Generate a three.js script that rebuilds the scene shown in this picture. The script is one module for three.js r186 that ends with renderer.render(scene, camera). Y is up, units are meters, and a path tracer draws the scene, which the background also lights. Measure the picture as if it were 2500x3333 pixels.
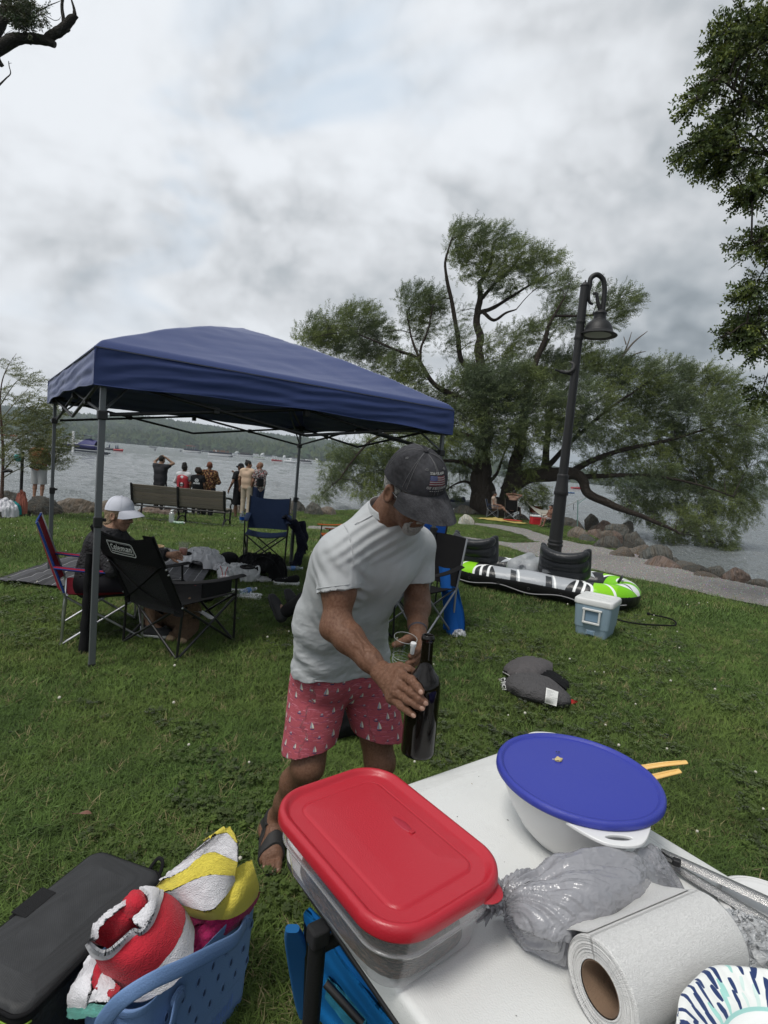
import*as THREE from 'three';
import {mergeGeometries} from 'three/addons/utils/BufferGeometryUtils.js';
import {RoundedBoxGeometry} from 'three/addons/geometries/RoundedBoxGeometry.js';
import {ImprovedNoise} from 'three/addons/math/ImprovedNoise.js';

// ---------------------------------------------------------------- camera, sky, sun, exposure
const scene=new THREE.Scene();
const EYE=1.55,FOC=1775,PITCH=Math.atan((1666.5 - 1512)*Math.cos(5*Math.PI / 180) / FOC),ROLL=5*Math.PI / 180;
const camera=new THREE.PerspectiveCamera(2*Math.atan(1666.5 / FOC)*180 / Math.PI,768 / 1024,0.05,9000);
camera.position.set(0,EYE,0);
camera.rotation.order='YXZ';
camera.rotation.set(-PITCH,0,ROLL);
camera.updateMatrixWorld(true);
const renderer=new THREE.WebGLRenderer({antialias:true});
renderer.setSize(768,1024);
renderer.toneMapping=THREE.LinearToneMapping;
renderer.toneMappingExposure=1.5;
renderer.shadowMap.enabled=true;
renderer.shadowMap.type=THREE.PCFSoftShadowMap;

const PN=new ImprovedNoise();
const noise=(x,y=0,z=0)=>PN.noise(x + 31.7,y + 17.3,z + 5.1);
function fbm(x,y,z,o=4){let s=0,a=0.5;for(let i=0;i<o;i++){s +=a*noise(x,y,z);x=x*2.03 + 11.3;y=y*2.03 + 4.7;z=z*2.03 + 7.9;a*=0.5;} return s;}
const clamp=(x,a=0,b=1)=>Math.min(b,Math.max(a,x));
const smooth=(a,b,x)=>{const t=clamp((x - a) / (b - a));return t*t*(3 - 2*t);};
const mix=(a,b,t)=>a +(b - a)*t;

// overcast sky: layered cloud sheet, thicker and darker to the right, brighter overhead and to the left
{
const w=2304,h=1152,d=new Float32Array(w*h*4);
for(let j=0;j<h;j++){
const el=((j + 0.5) / h - 0.5)*Math.PI,sy=Math.sin(el),cy=Math.cos(el);
for(let i=0;i<w;i++){
const az=((i + 0.5) / w - 0.5)*2*Math.PI,x=Math.cos(az)*cy,z=Math.sin(az)*cy,o=(j*w + i)*4;
let r,g,b;
if(sy<-0.02){r=g=b=0.12;} else {
const k=0.9 / (Math.max(sy,0)+ 0.22),X=x*k,Z=z*k;
const wx=fbm(X*0.8,Z*0.8,3,3),wz=fbm(X*0.8 + 40,Z*0.8,9,3);
const big=fbm(X*0.5 + wx*0.8,Z*0.6 + wz*0.8,1.5,4); // cloud banks
const mid=fbm(X*1.6 + wx*1.3 + Z*0.7,Z*1.8 + wz*1.3,6.2,6); // billows
const puff=Math.abs(fbm(X*3.2 + wx*1.6,Z*3.2 + wz*1.6,2.2,5));
const wisp=fbm(X*1.4 - Z*2.0 + wx*1.8,Z*5 + X*3.0 + wz*1.8,4.4,5);
const side=0.5 + 0.5*Math.tanh((x*1.2 - 0.10 - sy*0.32)*2.4); // 0 left, 1 right: the thicker cloud
let thick=0.15 + 0.66*side +(big*0.9 + mid*0.6 - puff*0.45 + wisp*0.15)*mix(0.55,1,smooth(0.02,0.3,sy));
thick +=0.8*fbm(x*3.3 + wx*0.4,sy*4.2,z*3.3 + wz*0.4,5)- 0.62*(Math.abs(fbm(x*8 + wx,sy*10,z*8 + wz,5))- 0.12)+ 0.16*fbm(x*26 + wx*2,sy*30,z*26,3);
thick=clamp(thick,-0.25,1.3);
let L=mix(0.605,0.125,smooth(-0.3,1.25,thick));
L=Math.max(L,0.16);
const cool=smooth(0.2,1.0,thick);
r=L*mix(0.96,0.85,cool);g=L*mix(1.0,0.985,cool);b=L*mix(1.05,1.10,cool);
const gap=smooth(0.06,0.34,-fbm(X*0.8 + wx*1.4 + 7,Z*1.2 + wz*1.4,8.8,5)- 0.3*mid - 0.04)*smooth(0.08,0.3,sy)*(1 - side); // thin places where blue shows
r=mix(r,0.29,gap*0.6);g=mix(g,0.395,gap*0.6);b=mix(b,0.51,gap*0.6);
}
d[o]=r;d[o + 1]=g;d[o + 2]=b;d[o + 3]=1;
}
}
const t=new THREE.DataTexture(d,w,h,THREE.RGBAFormat,THREE.FloatType);
t.mapping=THREE.EquirectangularReflectionMapping;t.magFilter=THREE.LinearFilter;t.needsUpdate=true;
scene.background=t;scene.environment=t;
}
const sun=new THREE.DirectionalLight(new THREE.Color(1.0,0.96,0.9),1.45);
sun.position.set(-9,24,3);sun.target.position.set(0,0,-6);
sun.castShadow=true;sun.shadow.radius=34;sun.shadow.mapSize.set(2048,2048);
Object.assign(sun.shadow.camera,{left:-30,right:30,top:30,bottom:-30,near:1,far:90});
scene.add(sun,sun.target);
scene.fog=new THREE.FogExp2(new THREE.Color(0.70,0.78,0.86),0.00026);

// ---------------------------------------------------------------- helpers
const V=(x,y,z)=>new THREE.Vector3(x,y,z);
const rng=(s)=>()=>{s|=0;s=s + 0x6D2B79F5|0;let t=Math.imul(s ^ s>>>15,1|s);t=t + Math.imul(t ^ t>>>7,61|t)^ t;return ((t ^ t>>>14)>>>0) / 4294967296;};
const RX=V(1,0,0).applyQuaternion(camera.quaternion),UY=V(0,1,0).applyQuaternion(camera.quaternion),FW=V(0,0,-1).applyQuaternion(camera.quaternion);
// survey of the place: where a sight line over (x, y) of the 2500 x 3333 photograph meets a level plane, or the upright plane z metres ahead
const sight=(x,y)=>FW.clone().multiplyScalar(FOC).addScaledVector(RX,x - 1250).addScaledVector(UY,1666.5 - y);
const on=(x,y,Y=0)=>{const d=sight(x,y);return d.multiplyScalar((Y - EYE) / d.y).add(camera.position);};
const at=(x,y,z)=>{const d=sight(x,y);return d.multiplyScalar(z / -d.z).add(camera.position);};

const used={};
function numbered(n){const k=used[n]=(used[n]??-1)+ 1;return k?n + '_' + String(k).padStart(3,'0'):n;}
function tag(o,label,category,group,kind){
if(label) o.userData.label=label;if(category) o.userData.category=category;if(group) o.userData.group=group;if(kind) o.userData.kind=kind;return o;
}
function thing(name,label,category,pos=[0,0,0],turn=0,group){
const o=new THREE.Group();o.name=numbered(name);scene.add(o);
if(pos.isVector3) o.position.copy(pos);else o.position.set(...pos);
o.rotation.y=turn;return tag(o,label,category,group);
}
function flat(g){
g=g.index?g.toNonIndexed():g;
if(!g.attributes.normal) g.computeVertexNormals();
if(!g.attributes.uv) g.setAttribute('uv',new THREE.BufferAttribute(new Float32Array(g.attributes.position.count*2),2));
for(const k of Object.keys(g.attributes)) if(!['position','normal','uv','color'].includes(k)) g.deleteAttribute(k);
return g;
}
const merge=(list)=>list.length===1?list[0]:mergeGeometries(list.map(flat));
function mesh(name,geo,mat,parent){
const o=new THREE.Mesh(Array.isArray(geo)?merge(geo):geo,mat);
o.castShadow=o.receiveShadow=true;
if(parent){o.name=name;parent.add(o);} else {o.name=numbered(name);scene.add(o);}
return o;
}
function copyOf(o,label,pos,turn){
const c=o.clone();c.name=numbered(o.name.replace(/_\d{3}$/,''));c.userData={...o.userData};if(label) c.userData.label=label;
if(pos){if(pos.isVector3) c.position.copy(pos);else c.position.set(...pos);} if(turn !==undefined) c.rotation.y=turn;scene.add(c);return c;
}
const lin=(r,g,b)=>new THREE.Color().setRGB(r,g,b);
const mat=(c,rough=0.7,o={})=>new THREE.MeshPhysicalMaterial({color:c.isColor?c:new THREE.Color(c),roughness:rough,side:THREE.DoubleSide,...o});

// textures
function dataTex(n,fn,rep,srgb=false){
const d=new Uint8Array(n*n*4);
for(let j=0;j<n;j++) for(let i=0;i<n;i++){const c=fn(i / n,j / n),o=(j*n + i)*4;if(typeof c==='number') d[o]=d[o + 1]=d[o + 2]=clamp(c)*255;else {d[o]=clamp(c[0])*255;d[o + 1]=clamp(c[1])*255;d[o + 2]=clamp(c[2])*255;} d[o + 3]=255;}
const t=new THREE.DataTexture(d,n,n);t.wrapS=t.wrapT=THREE.RepeatWrapping;t.magFilter=THREE.LinearFilter;t.minFilter=THREE.LinearFilter;if(srgb) t.colorSpace=THREE.SRGBColorSpace;if(rep) t.repeat.set(rep,rep);t.needsUpdate=true;return t;
}
function tileNoise(u,v,f,s=0,o=4){ // fbm that repeats over the unit square
let r=0,a=0.5;f=Math.round(f);
for(let i=0;i<o;i++){
const x=u*f,y=v*f,x0=Math.floor(x),y0=Math.floor(y),fx=x - x0,fy=y - y0,sx=fx*fx*fx*(fx*(fx*6 - 15)+ 10),sy=fy*fy*fy*(fy*(fy*6 - 15)+ 10);
const g=(i1,j1)=>{let h=Math.imul(((x0 + i1)% f + f)% f,374761393)+ Math.imul(((y0 + j1)% f + f)% f,668265263)+ Math.imul((s + 3)*7 + i,974711);h=Math.imul(h ^ h>>>13,1274126177);const t=((h ^ h>>>16)>>>0) / 4294967296*6.28319;return Math.cos(t)*(fx - i1)+ Math.sin(t)*(fy - j1);};
r +=a*1.3*mix(mix(g(0,0),g(1,0),sx),mix(g(0,1),g(1,1),sx),sy);f*=2;a*=0.5;
}
return r;
}
function rep(t,x,y=x){const c=t.clone();c.repeat.set(x,y);c.needsUpdate=true;return c;}
function canvasTex(w,h,draw,wrap=false){
const c=document.createElement('canvas');c.width=w;c.height=h;draw(c.getContext('2d'),w,h);
const t=new THREE.CanvasTexture(c);t.colorSpace=THREE.SRGBColorSpace;if(wrap) t.wrapS=t.wrapT=THREE.RepeatWrapping;return t;
}
const TX={
weave:dataTex(128,(u,v)=>0.5 + 0.22*Math.sin(u*2*Math.PI*32)*Math.cos(v*2*Math.PI*32)+ 0.25*tileNoise(u,v,30,0,3)),
crumple:dataTex(256,(u,v)=>{const a=tileNoise(u,v,8,3,5),b=tileNoise(u,v,13,9,4);return 0.5 + 0.6*(Math.abs(a)*1.6 - Math.abs(b));}),
grain:dataTex(256,(u,v)=>0.5 + 0.9*tileNoise(u,v,60,2,3)),
blotch:dataTex(256,(u,v)=>0.8 + 0.55*tileNoise(u,v,9,5,5)),
skin:dataTex(256,(u,v)=>{const a=tileNoise(u,v,18,1,4),b=tileNoise(u,v,90,4,2);const m=0.84 + 0.5*a + 0.34*b;return [m,m*(0.96 + 0.16*a),m*(0.93 + 0.24*a)];}),
terry:dataTex(256,(u,v)=>0.5 + 1.3*tileNoise(u,v,110,6,2)+ 0.4*tileNoise(u,v,25,8,2)),
pebble:dataTex(512,(u,v)=>{const a=tileNoise(u,v,130,1,3),b=tileNoise(u,v,14,4,4),m=0.62 + 1.1*a + 0.25*b;return [m,m*0.985,m*0.95];}),
rock:dataTex(512,(u,v)=>{const a=tileNoise(u,v,16,2,6),b=tileNoise(u,v,5,11,3),c=tileNoise(u,v,120,7,2),m=0.72 + 0.8*a + 0.35*c;return [m*(1 + 0.25*b),m,m*(0.94 - 0.2*b)];}),
bark:dataTex(512,(u,v)=>{const w=tileNoise(u,v,7,5,3)*0.12,r=Math.abs(tileNoise((u + w)% 1,v*0.25 + 0.1,44,3,3)),g=tileNoise(u,v,70,8,2);return clamp(0.25 + r*3.0 + g*0.35);}),
wood:dataTex(256,(u,v)=>{const g=tileNoise(u*0.06 + 0.2,v,90,3,3),k=tileNoise(u,v,6,8,3);const m=0.72 + 1.1*g + 0.35*k;return [m,m*0.98,m*0.94];}),
};

// geometry
const rbox=(w,h,d,r=0.01,s=2)=>new RoundedBoxGeometry(w,h,d,s,Math.min(r,w / 2.01,h / 2.01,d / 2.01));
function xf(g,p=[0,0,0],r=[0,0,0],s=1){
const m=new THREE.Matrix4().compose(p.isVector3?p:V(...p),new THREE.Quaternion().setFromEuler(new THREE.Euler(...r)),typeof s==='number'?V(s,s,s):V(...s));g.applyMatrix4(m);return g;
}
function buildGeo(pos,idx,uv,nor){
const g=new THREE.BufferGeometry();
g.setAttribute('position',new THREE.Float32BufferAttribute(pos,3));g.setAttribute('uv',new THREE.Float32BufferAttribute(uv,2));g.setIndex(idx);
if(nor) g.setAttribute('normal',new THREE.Float32BufferAttribute(nor,3));else g.computeVertexNormals();return g;
}
function spline(pts,n){const c=new THREE.CatmullRomCurve3(pts.map((p)=>p.isVector3?p:V(...p)),false,'centripetal');const out=[];for(let i=0;i<=n;i++) out.push(c.getPoint(i / n));return out;}
// a bar or limb along points, radius a number, [r0, r1] or fn(t); squash flattens the section
function tube(pts,r,seg=8,o={}){
pts=pts.map((p)=>p.isVector3?p:V(...p));if(o.smooth) pts=spline(pts,o.smooth);
const n=pts.length,R=typeof r==='function'?r:Array.isArray(r)?(t)=>mix(r[0],r[1],t):()=>r,pos=[],uv=[],idx=[];
let T=pts[1].clone().sub(pts[0]).normalize(),N=o.up?o.up.clone():Math.abs(T.y)<0.9?V(0,1,0):V(1,0,0);N.sub(T.clone().multiplyScalar(N.dot(T))).normalize();
let len=0;const rings=[];
for(let i=0;i<n;i++){
if(i) len +=pts[i].distanceTo(pts[i - 1]);
const t2=i===0?pts[1].clone().sub(pts[0]):i===n - 1?pts[n - 1].clone().sub(pts[n - 2]):pts[i + 1].clone().sub(pts[i - 1]);t2.normalize();
const ax=T.clone().cross(t2);if(ax.length()>1e-5) N.applyAxisAngle(ax.clone().normalize(),T.angleTo(t2));T=t2;N.sub(T.clone().multiplyScalar(N.dot(T))).normalize();
const B=T.clone().cross(N),rad=R(i / (n - 1));
for(let k=0;k<=seg;k++){const a=k / seg*2*Math.PI,c=Math.cos(a)*rad*(o.flat??1),s=Math.sin(a)*rad;pos.push(pts[i].x + N.x*c + B.x*s,pts[i].y + N.y*c + B.y*s,pts[i].z + N.z*c + B.z*s);uv.push(k / seg*(o.uw??Math.max(rad*6.28,0.02)),len);}
rings.push(i*(seg + 1));
}
for(let i=0;i<n - 1;i++) for(let k=0;k<seg;k++){const a=i*(seg + 1)+ k,b=a + seg + 1;idx.push(a,a + 1,b,a + 1,b + 1,b);}
if(o.cap !==false) for(const e of [0,n - 1]){const c0=pos.length / 3;pos.push(pts[e].x,pts[e].y,pts[e].z);uv.push(0,0);const base=e*(seg + 1);const st=pos.length / 3;for(let k=0;k<=seg;k++){pos.push(pos[(base + k)*3],pos[(base + k)*3 + 1],pos[(base + k)*3 + 2]);uv.push(0,0);} for(let k=0;k<seg;k++) e?idx.push(c0,st + k,st + k + 1):idx.push(c0,st + k + 1,st + k);}
return buildGeo(pos,idx,uv);
}
const lathe=(prof,seg=32)=>new THREE.LatheGeometry(prof.map((p)=>new THREE.Vector2(p[0],p[1])),seg);
// a sheet fn(u, v) -> Vector3, with thickness th (0: a single sheet)
function sheet(fn,nu,nv,th=0,us=1,vs=1,wrapU=false){
const pos=[],uv=[],idx=[];
for(let j=0;j<=nv;j++) for(let i=0;i<=nu;i++){const p=fn(i / nu,j / nv);pos.push(p.x,p.y,p.z);uv.push(i / nu*us,j / nv*vs);}
for(let j=0;j<nv;j++) for(let i=0;i<nu;i++){const a=j*(nu + 1)+ i,b=a + nu + 1;idx.push(a,a + 1,b,a + 1,b + 1,b);}
const g=buildGeo(pos,idx,uv);
if(wrapU){const nn=g.attributes.normal;for(let j=0;j<=nv;j++){const a=j*(nu + 1),b=a + nu;const v=V(nn.getX(a)+ nn.getX(b),nn.getY(a)+ nn.getY(b),nn.getZ(a)+ nn.getZ(b)).normalize();nn.setXYZ(a,v.x,v.y,v.z);nn.setXYZ(b,v.x,v.y,v.z);}}
if(!th) return g;
const nn=g.attributes.normal,m=pos.length / 3,p2=pos.slice(),i2=idx.slice(),uv2=uv.concat(uv),n2=Array.from(nn.array);
for(let k=0;k<m;k++) p2.push(pos[k*3]- nn.getX(k)*th,pos[k*3 + 1]- nn.getY(k)*th,pos[k*3 + 2]- nn.getZ(k)*th),n2.push(-nn.getX(k),-nn.getY(k),-nn.getZ(k));
for(let k=0;k<idx.length;k +=3) i2.push(idx[k]+ m,idx[k + 2]+ m,idx[k + 1]+ m);
const edge=(a,b)=>{i2.push(a,b,a + m,b,b + m,a + m);};
for(let i=0;i<nu;i++){edge(i + 1,i);edge(nv*(nu + 1)+ i,nv*(nu + 1)+ i + 1);}
if(!wrapU) for(let j=0;j<nv;j++){edge(j*(nu + 1),(j + 1)*(nu + 1));edge((j + 1)*(nu + 1)+ nu,j*(nu + 1)+ nu);}
return buildGeo(p2,i2,uv2,n2);
}
// rounded-rectangle outline (superellipse corners), n points, half sizes a, b, corner radius r
function roundRect(a,b,r,n){
const pts=[],q=Math.floor(n / 4);
for(let c=0;c<4;c++){const cx=(c===0||c===3?1:-1)*(a - r),cy=(c<2?1:-1)*(b - r);for(let k=0;k<q;k++){const t=(c + k / (q - 1))*Math.PI / 2;pts.push([cx + Math.cos(t)*r,cy + Math.sin(t)*r]);}}
return pts;
}
// closed rings joined into a skin; every ring an array of Vector3 of equal length
function loft(rings,o={}){
const pos=[],uv=[],idx=[],n=rings[0].length;
let v=0;
rings.forEach((r,j)=>{if(j) v +=r[0].distanceTo(rings[j - 1][0]);let u=0;for(let k=0;k<=n;k++){const p=r[k % n];if(k) u +=p.distanceTo(r[(k - 1)% n]);pos.push(p.x,p.y,p.z);uv.push(u,v);}});
for(let j=0;j<rings.length - 1;j++) for(let k=0;k<n;k++){const a=j*(n + 1)+ k,b=a + n + 1;idx.push(a,b,a + 1,a + 1,b,b + 1);}
const cap=(j,flip)=>{const c=V(0,0,0);rings[j].forEach((p)=>c.add(p));c.divideScalar(n);const c0=pos.length / 3;pos.push(c.x,c.y,c.z);uv.push(c.x,c.z);for(let k=0;k<=n;k++){const p=rings[j][k % n];pos.push(p.x,p.y,p.z);uv.push(p.x,p.z);} for(let k=0;k<n;k++) flip?idx.push(c0,c0 + 1 + k,c0 + 2 + k):idx.push(c0,c0 + 2 + k,c0 + 1 + k);};
if(o.cap0) cap(0,true);if(o.cap1) cap(rings.length - 1,false);
const g=buildGeo(pos,idx,uv);
const nn=g.attributes.normal;for(let j=0;j<rings.length;j++){const a=j*(n + 1),b=a + n,w=V(nn.getX(a)+ nn.getX(b),nn.getY(a)+ nn.getY(b),nn.getZ(a)+ nn.getZ(b)).normalize();nn.setXYZ(a,w.x,w.y,w.z);nn.setXYZ(b,w.x,w.y,w.z);}
return g;
}

// distance fields and their mesh (surface nets)
const cone=(a,b,ra,rb=ra)=>{a=a.isVector3?a:V(...a);b=b.isVector3?b:V(...b);const ax=a.x,ay=a.y,az=a.z,dx=b.x - ax,dy=b.y - ay,dz=b.z - az,L=1 / Math.max(dx*dx + dy*dy + dz*dz,1e-9);return (x,y,z)=>{x -=ax;y -=ay;z -=az;let h=(x*dx + y*dy + z*dz)*L;h=h<0?0:h>1?1:h;x -=dx*h;y -=dy*h;z -=dz*h;return Math.sqrt(x*x + y*y + z*z)- ra -(rb - ra)*h;};};
const egg=(c,rx,ry,rz,q)=>{c=c.isVector3?c:V(...c);const m=q?new THREE.Matrix4().makeRotationFromQuaternion(q.clone().invert()).elements:null,r=Math.min(rx,ry,rz);return (x,y,z)=>{x -=c.x;y -=c.y;z -=c.z;if(m){const X=m[0]*x + m[4]*y + m[8]*z,Y=m[1]*x + m[5]*y + m[9]*z;z=m[2]*x + m[6]*y + m[10]*z;x=X;y=Y;} const k0=Math.sqrt(x*x / (rx*rx)+ y*y / (ry*ry)+ z*z / (rz*rz)),k1=Math.sqrt(x*x / (rx**4)+ y*y / (ry**4)+ z*z / (rz**4));return k1<1e-9?-r:k0*(k0 - 1) / k1;};};
const join=(k,...fs)=>(x,y,z)=>{let d=fs[0](x,y,z);for(let i=1;i<fs.length;i++){const e=fs[i](x,y,z),h=k - Math.abs(d - e);d=d<e?d:e;if(h>0) d -=h*h / (4*k);} return d;};
const cutBy=(f,p,n)=>{p=p.isVector3?p:V(...p);n=(n.isVector3?n.clone():V(...n)).normalize();const w=p.dot(n);return (x,y,z)=>Math.max(f(x,y,z),x*n.x + y*n.y + z*n.z - w);};
const without=(f,g,k=0.006)=>(x,y,z)=>{const a=f(x,y,z),b=-g(x,y,z),h=Math.max(k - Math.abs(a - b),0);return Math.max(a,b)+ h*h / (4*k);};
function netMesh(f,lo,hi,c,uvf){
const nx=Math.ceil((hi[0]- lo[0]) / c)+ 2,ny=Math.ceil((hi[1]- lo[1]) / c)+ 2,nz=Math.ceil((hi[2]- lo[2]) / c)+ 2,val=new Float32Array(nx*ny*nz),B=5;
for(let bz=0;bz<nz;bz +=B) for(let by=0;by<ny;by +=B) for(let bx=0;bx<nx;bx +=B){
const h=(B - 1) / 2,d=f(lo[0]+(bx + h)*c,lo[1]+(by + h)*c,lo[2]+(bz + h)*c),far=Math.abs(d)>B*c*1.5;
for(let z=bz;z<Math.min(bz + B,nz);z++) for(let y=by;y<Math.min(by + B,ny);y++) for(let x=bx;x<Math.min(bx + B,nx);x++) val[(z*ny + y)*nx + x]=far?d:f(lo[0]+ x*c,lo[1]+ y*c,lo[2]+ z*c);
}
const id=new Int32Array(nx*ny*nz).fill(-1),pos=[],nor=[],uv=[],idx=[],E=[[0,1],[2,3],[4,5],[6,7],[0,2],[1,3],[4,6],[5,7],[0,4],[1,5],[2,6],[3,7]];
for(let z=0;z<nz - 1;z++) for(let y=0;y<ny - 1;y++) for(let x=0;x<nx - 1;x++){
const o=(z*ny + y)*nx + x,g=[val[o],val[o + 1],val[o + nx],val[o + nx + 1],val[o + nx*ny],val[o + nx*ny + 1],val[o + nx*ny + nx],val[o + nx*ny + nx + 1]];
let m=0;for(let k=0;k<8;k++) if(g[k]<0) m|=1<<k;if(m===0||m===255) continue;
let sx=0,sy=0,sz=0,n=0;
for(const [a,b] of E) if((g[a]<0)!==(g[b]<0)){const t=g[a] / (g[a]- g[b]);sx +=mix(a&1,b&1,t);sy +=mix(a>>1&1,b>>1&1,t);sz +=mix(a>>2,b>>2,t);n++;}
const X=lo[0]+(x + sx / n)*c,Y=lo[1]+(y + sy / n)*c,Z=lo[2]+(z + sz / n)*c,e=c*0.35;
const q=V(f(X + e,Y,Z)- f(X - e,Y,Z),f(X,Y + e,Z)- f(X,Y - e,Z),f(X,Y,Z + e)- f(X,Y,Z - e)).normalize();
id[o]=pos.length / 3;pos.push(X,Y,Z);nor.push(q.x,q.y,q.z);const w=uvf?uvf(X,Y,Z,q):Math.abs(q.y)>0.75?[X,Z]:[Math.abs(q.x)>Math.abs(q.z)?Z:X,Y];uv.push(w[0],w[1]);
}
const quad=(a,b,c2,d,flip)=>{if(a<0||b<0||c2<0||d<0) return;flip?idx.push(a,c2,b,a,d,c2):idx.push(a,b,c2,a,c2,d);};
for(let z=1;z<nz - 1;z++) for(let y=1;y<ny - 1;y++) for(let x=1;x<nx - 1;x++){
const o=(z*ny + y)*nx + x,s=val[o]<0;
if(s !==(val[o + 1]<0)) quad(id[o - nx - nx*ny],id[o - nx*ny],id[o],id[o - nx],!s);
if(s !==(val[o + nx]<0)) quad(id[o - 1 - nx*ny],id[o - 1],id[o],id[o - nx*ny],!s);
if(s !==(val[o + nx*ny]<0)) quad(id[o - 1 - nx],id[o - nx],id[o],id[o - 1],!s);
}
return buildGeo(pos,idx,uv,nor);
}
const cat=(a,b,c,d,t)=>0.5*(2*b +(c - a)*t +(2*a - 5*b + 4*c - d)*t*t +(3*b - a - 3*c + d)*t*t*t);
const FIXN=V(-0.2,0.75,0.6).normalize();
function patch(rows,nu,nv,th,disp,us=1,vs=1,fix=true){ // a sheet through a net of points
const get=(j,i)=>rows[clamp(j,0,rows.length - 1)][clamp(i,0,rows[0].length - 1)],f=(u,v)=>{const x=u*(rows[0].length - 1),y=v*(rows.length - 1),i=Math.min(Math.floor(x),rows[0].length - 2),j=Math.min(Math.floor(y),rows.length - 2),out=[];for(const k of ['x','y','z']){const r=[];for(let b=-1;b<3;b++) r.push(cat(get(j + b,i - 1)[k],get(j + b,i)[k],get(j + b,i + 1)[k],get(j + b,i + 2)[k],x - i));out.push(cat(r[0],r[1],r[2],r[3],y - j));} return V(...out);};
return sheet((u,v)=>{const p=f(u,v);if(!disp) return p;const e=0.01,n=f(Math.min(1,u + e),v).sub(f(Math.max(0,u - e),v)).cross(f(u,Math.min(1,v + e)).sub(f(u,Math.max(0,v - e)))).normalize();if(n.y<0) n.negate();return p.addScaledVector(fix?FIXN:n,disp(u,v,p));},nu,nv,th,us,vs);
}
function instances(name,geo,material,list,parent,kind='stuff'){ // list of [Matrix4, Color?]
const m=new THREE.InstancedMesh(geo,material,list.length);m.castShadow=m.receiveShadow=true;
list.forEach(([a,c],i)=>{m.setMatrixAt(i,a);if(c) m.setColorAt(i,c);});
m.userData.kind=kind;if(parent){m.name=name;parent.add(m);} else {m.name=numbered(name);scene.add(m);} return m;
}
const place=(p,q,s)=>new THREE.Matrix4().compose(p,q,typeof s==='number'?V(s,s,s):s);
const turnTo=(dir,from=V(0,1,0))=>new THREE.Quaternion().setFromUnitVectors(from,dir.clone().normalize());
const euler=(x,y,z,o='XYZ')=>new THREE.Quaternion().setFromEuler(new THREE.Euler(x,y,z,o));

// ---------------------------------------------------------------- the land: a lawn that ends in a point, boulders, the lake, far hills
const lawnY=(z)=>{const t=Math.max(0,-z - 7.5);return t<1.5?-0.055*t*t / 3:t<11?-0.055*(t - 0.75):-0.55 - 0.005*Math.min(t - 11,10);}; // level near the tables, then falling gently towards the lake
const onLawn=(x,y)=>{let p=on(x,y,0);for(let k=0;k<14;k++) p=on(x,y,lawnY(p.z));return p;};
const edgePx=[[0,1690],[150,1676],[300,1669],[700,1669],[1100,1661],[1350,1655]].map(([x,y])=>onLawn(x,y));
const edgePx2=[[1835,1686],[1880,1712],[1960,1764],[2060,1800],[2150,1829],[2300,1876],[2400,1896],[2500,1917]].map(([x,y])=>onLawn(x,y));
const SHORE=[[-90,10],[-34,-6],[-15,-11.8],...edgePx.map((p)=>[p.x,p.z]),[2.6,-27.5],[5.4,-29.5],[8.0,-27],...edgePx2.map((p)=>[p.x,p.z]),[14,-6.5],[60,10],[60,60],[-90,60]];
function polySD(P,x,z){ // signed distance, negative inside
let d=1e9,ins=false;
for(let i=0,j=P.length - 1;i<P.length;j=i++){
const ax=P[j][0],az=P[j][1],bx=P[i][0],bz=P[i][1],ex=bx - ax,ez=bz - az,t=clamp(((x - ax)*ex +(z - az)*ez) / (ex*ex + ez*ez));
d=Math.min(d,Math.hypot(x - ax - ex*t,z - az - ez*t));
if((az>z)!==(bz>z)&&x<ax +(z - az) / (bz - az)*ex) ins=!ins;
}
return ins?-d:d;
}
const LAKE=-1.2;
const landY=(x,z)=>{const d=polySD(SHORE,x,z)+ 0.25*noise(x*0.8,z*0.8,2);const b=lawnY(z);return d<0?b + 0.012*noise(x*0.9,4,z*0.9)*smooth(3,6,Math.hypot(x,z)):mix(b,-1.9,smooth(-0.1,2.6,d));};
// gravel path, which splits behind the lamp post round a tongue of grass
const pathMain=[[2500,1978],[2328,1943],[2129,1899],[1930,1856],[1771,1819],[1632,1776],[1440,1751],[1250,1735],[1000,1722],[1000,1713],[1250,1722],[1440,1737],[1552,1754],[1665,1768],[1751,1766],[1700,1742],[1619,1721],[1560,1711],[1500,1706],[1500,1700],[1619,1708],[1705,1721],[1811,1754],[1930,1777],[2063,1804],[2262,1857],[2500,1913]].map(([x,y])=>{const p=onLawn(x,y);return [p.x,p.z];});
pathMain.unshift([12.5,-4.6],[9.0,-6.2]);pathMain.push([11.5,-7.2],[14.5,-5.4]);
const grassM=mat(lin(1,1,1),0.95,{vertexColors:true,specularIntensity:0.2,bumpMap:rep(TX.grain,9,9),bumpScale:0.02});
const gNoise=(x,z)=>0.5 + 0.9*fbm(x*0.5,1.2,z*0.5,3)+ 0.5*fbm(x*2.6,8,z*2.6,3);
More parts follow.
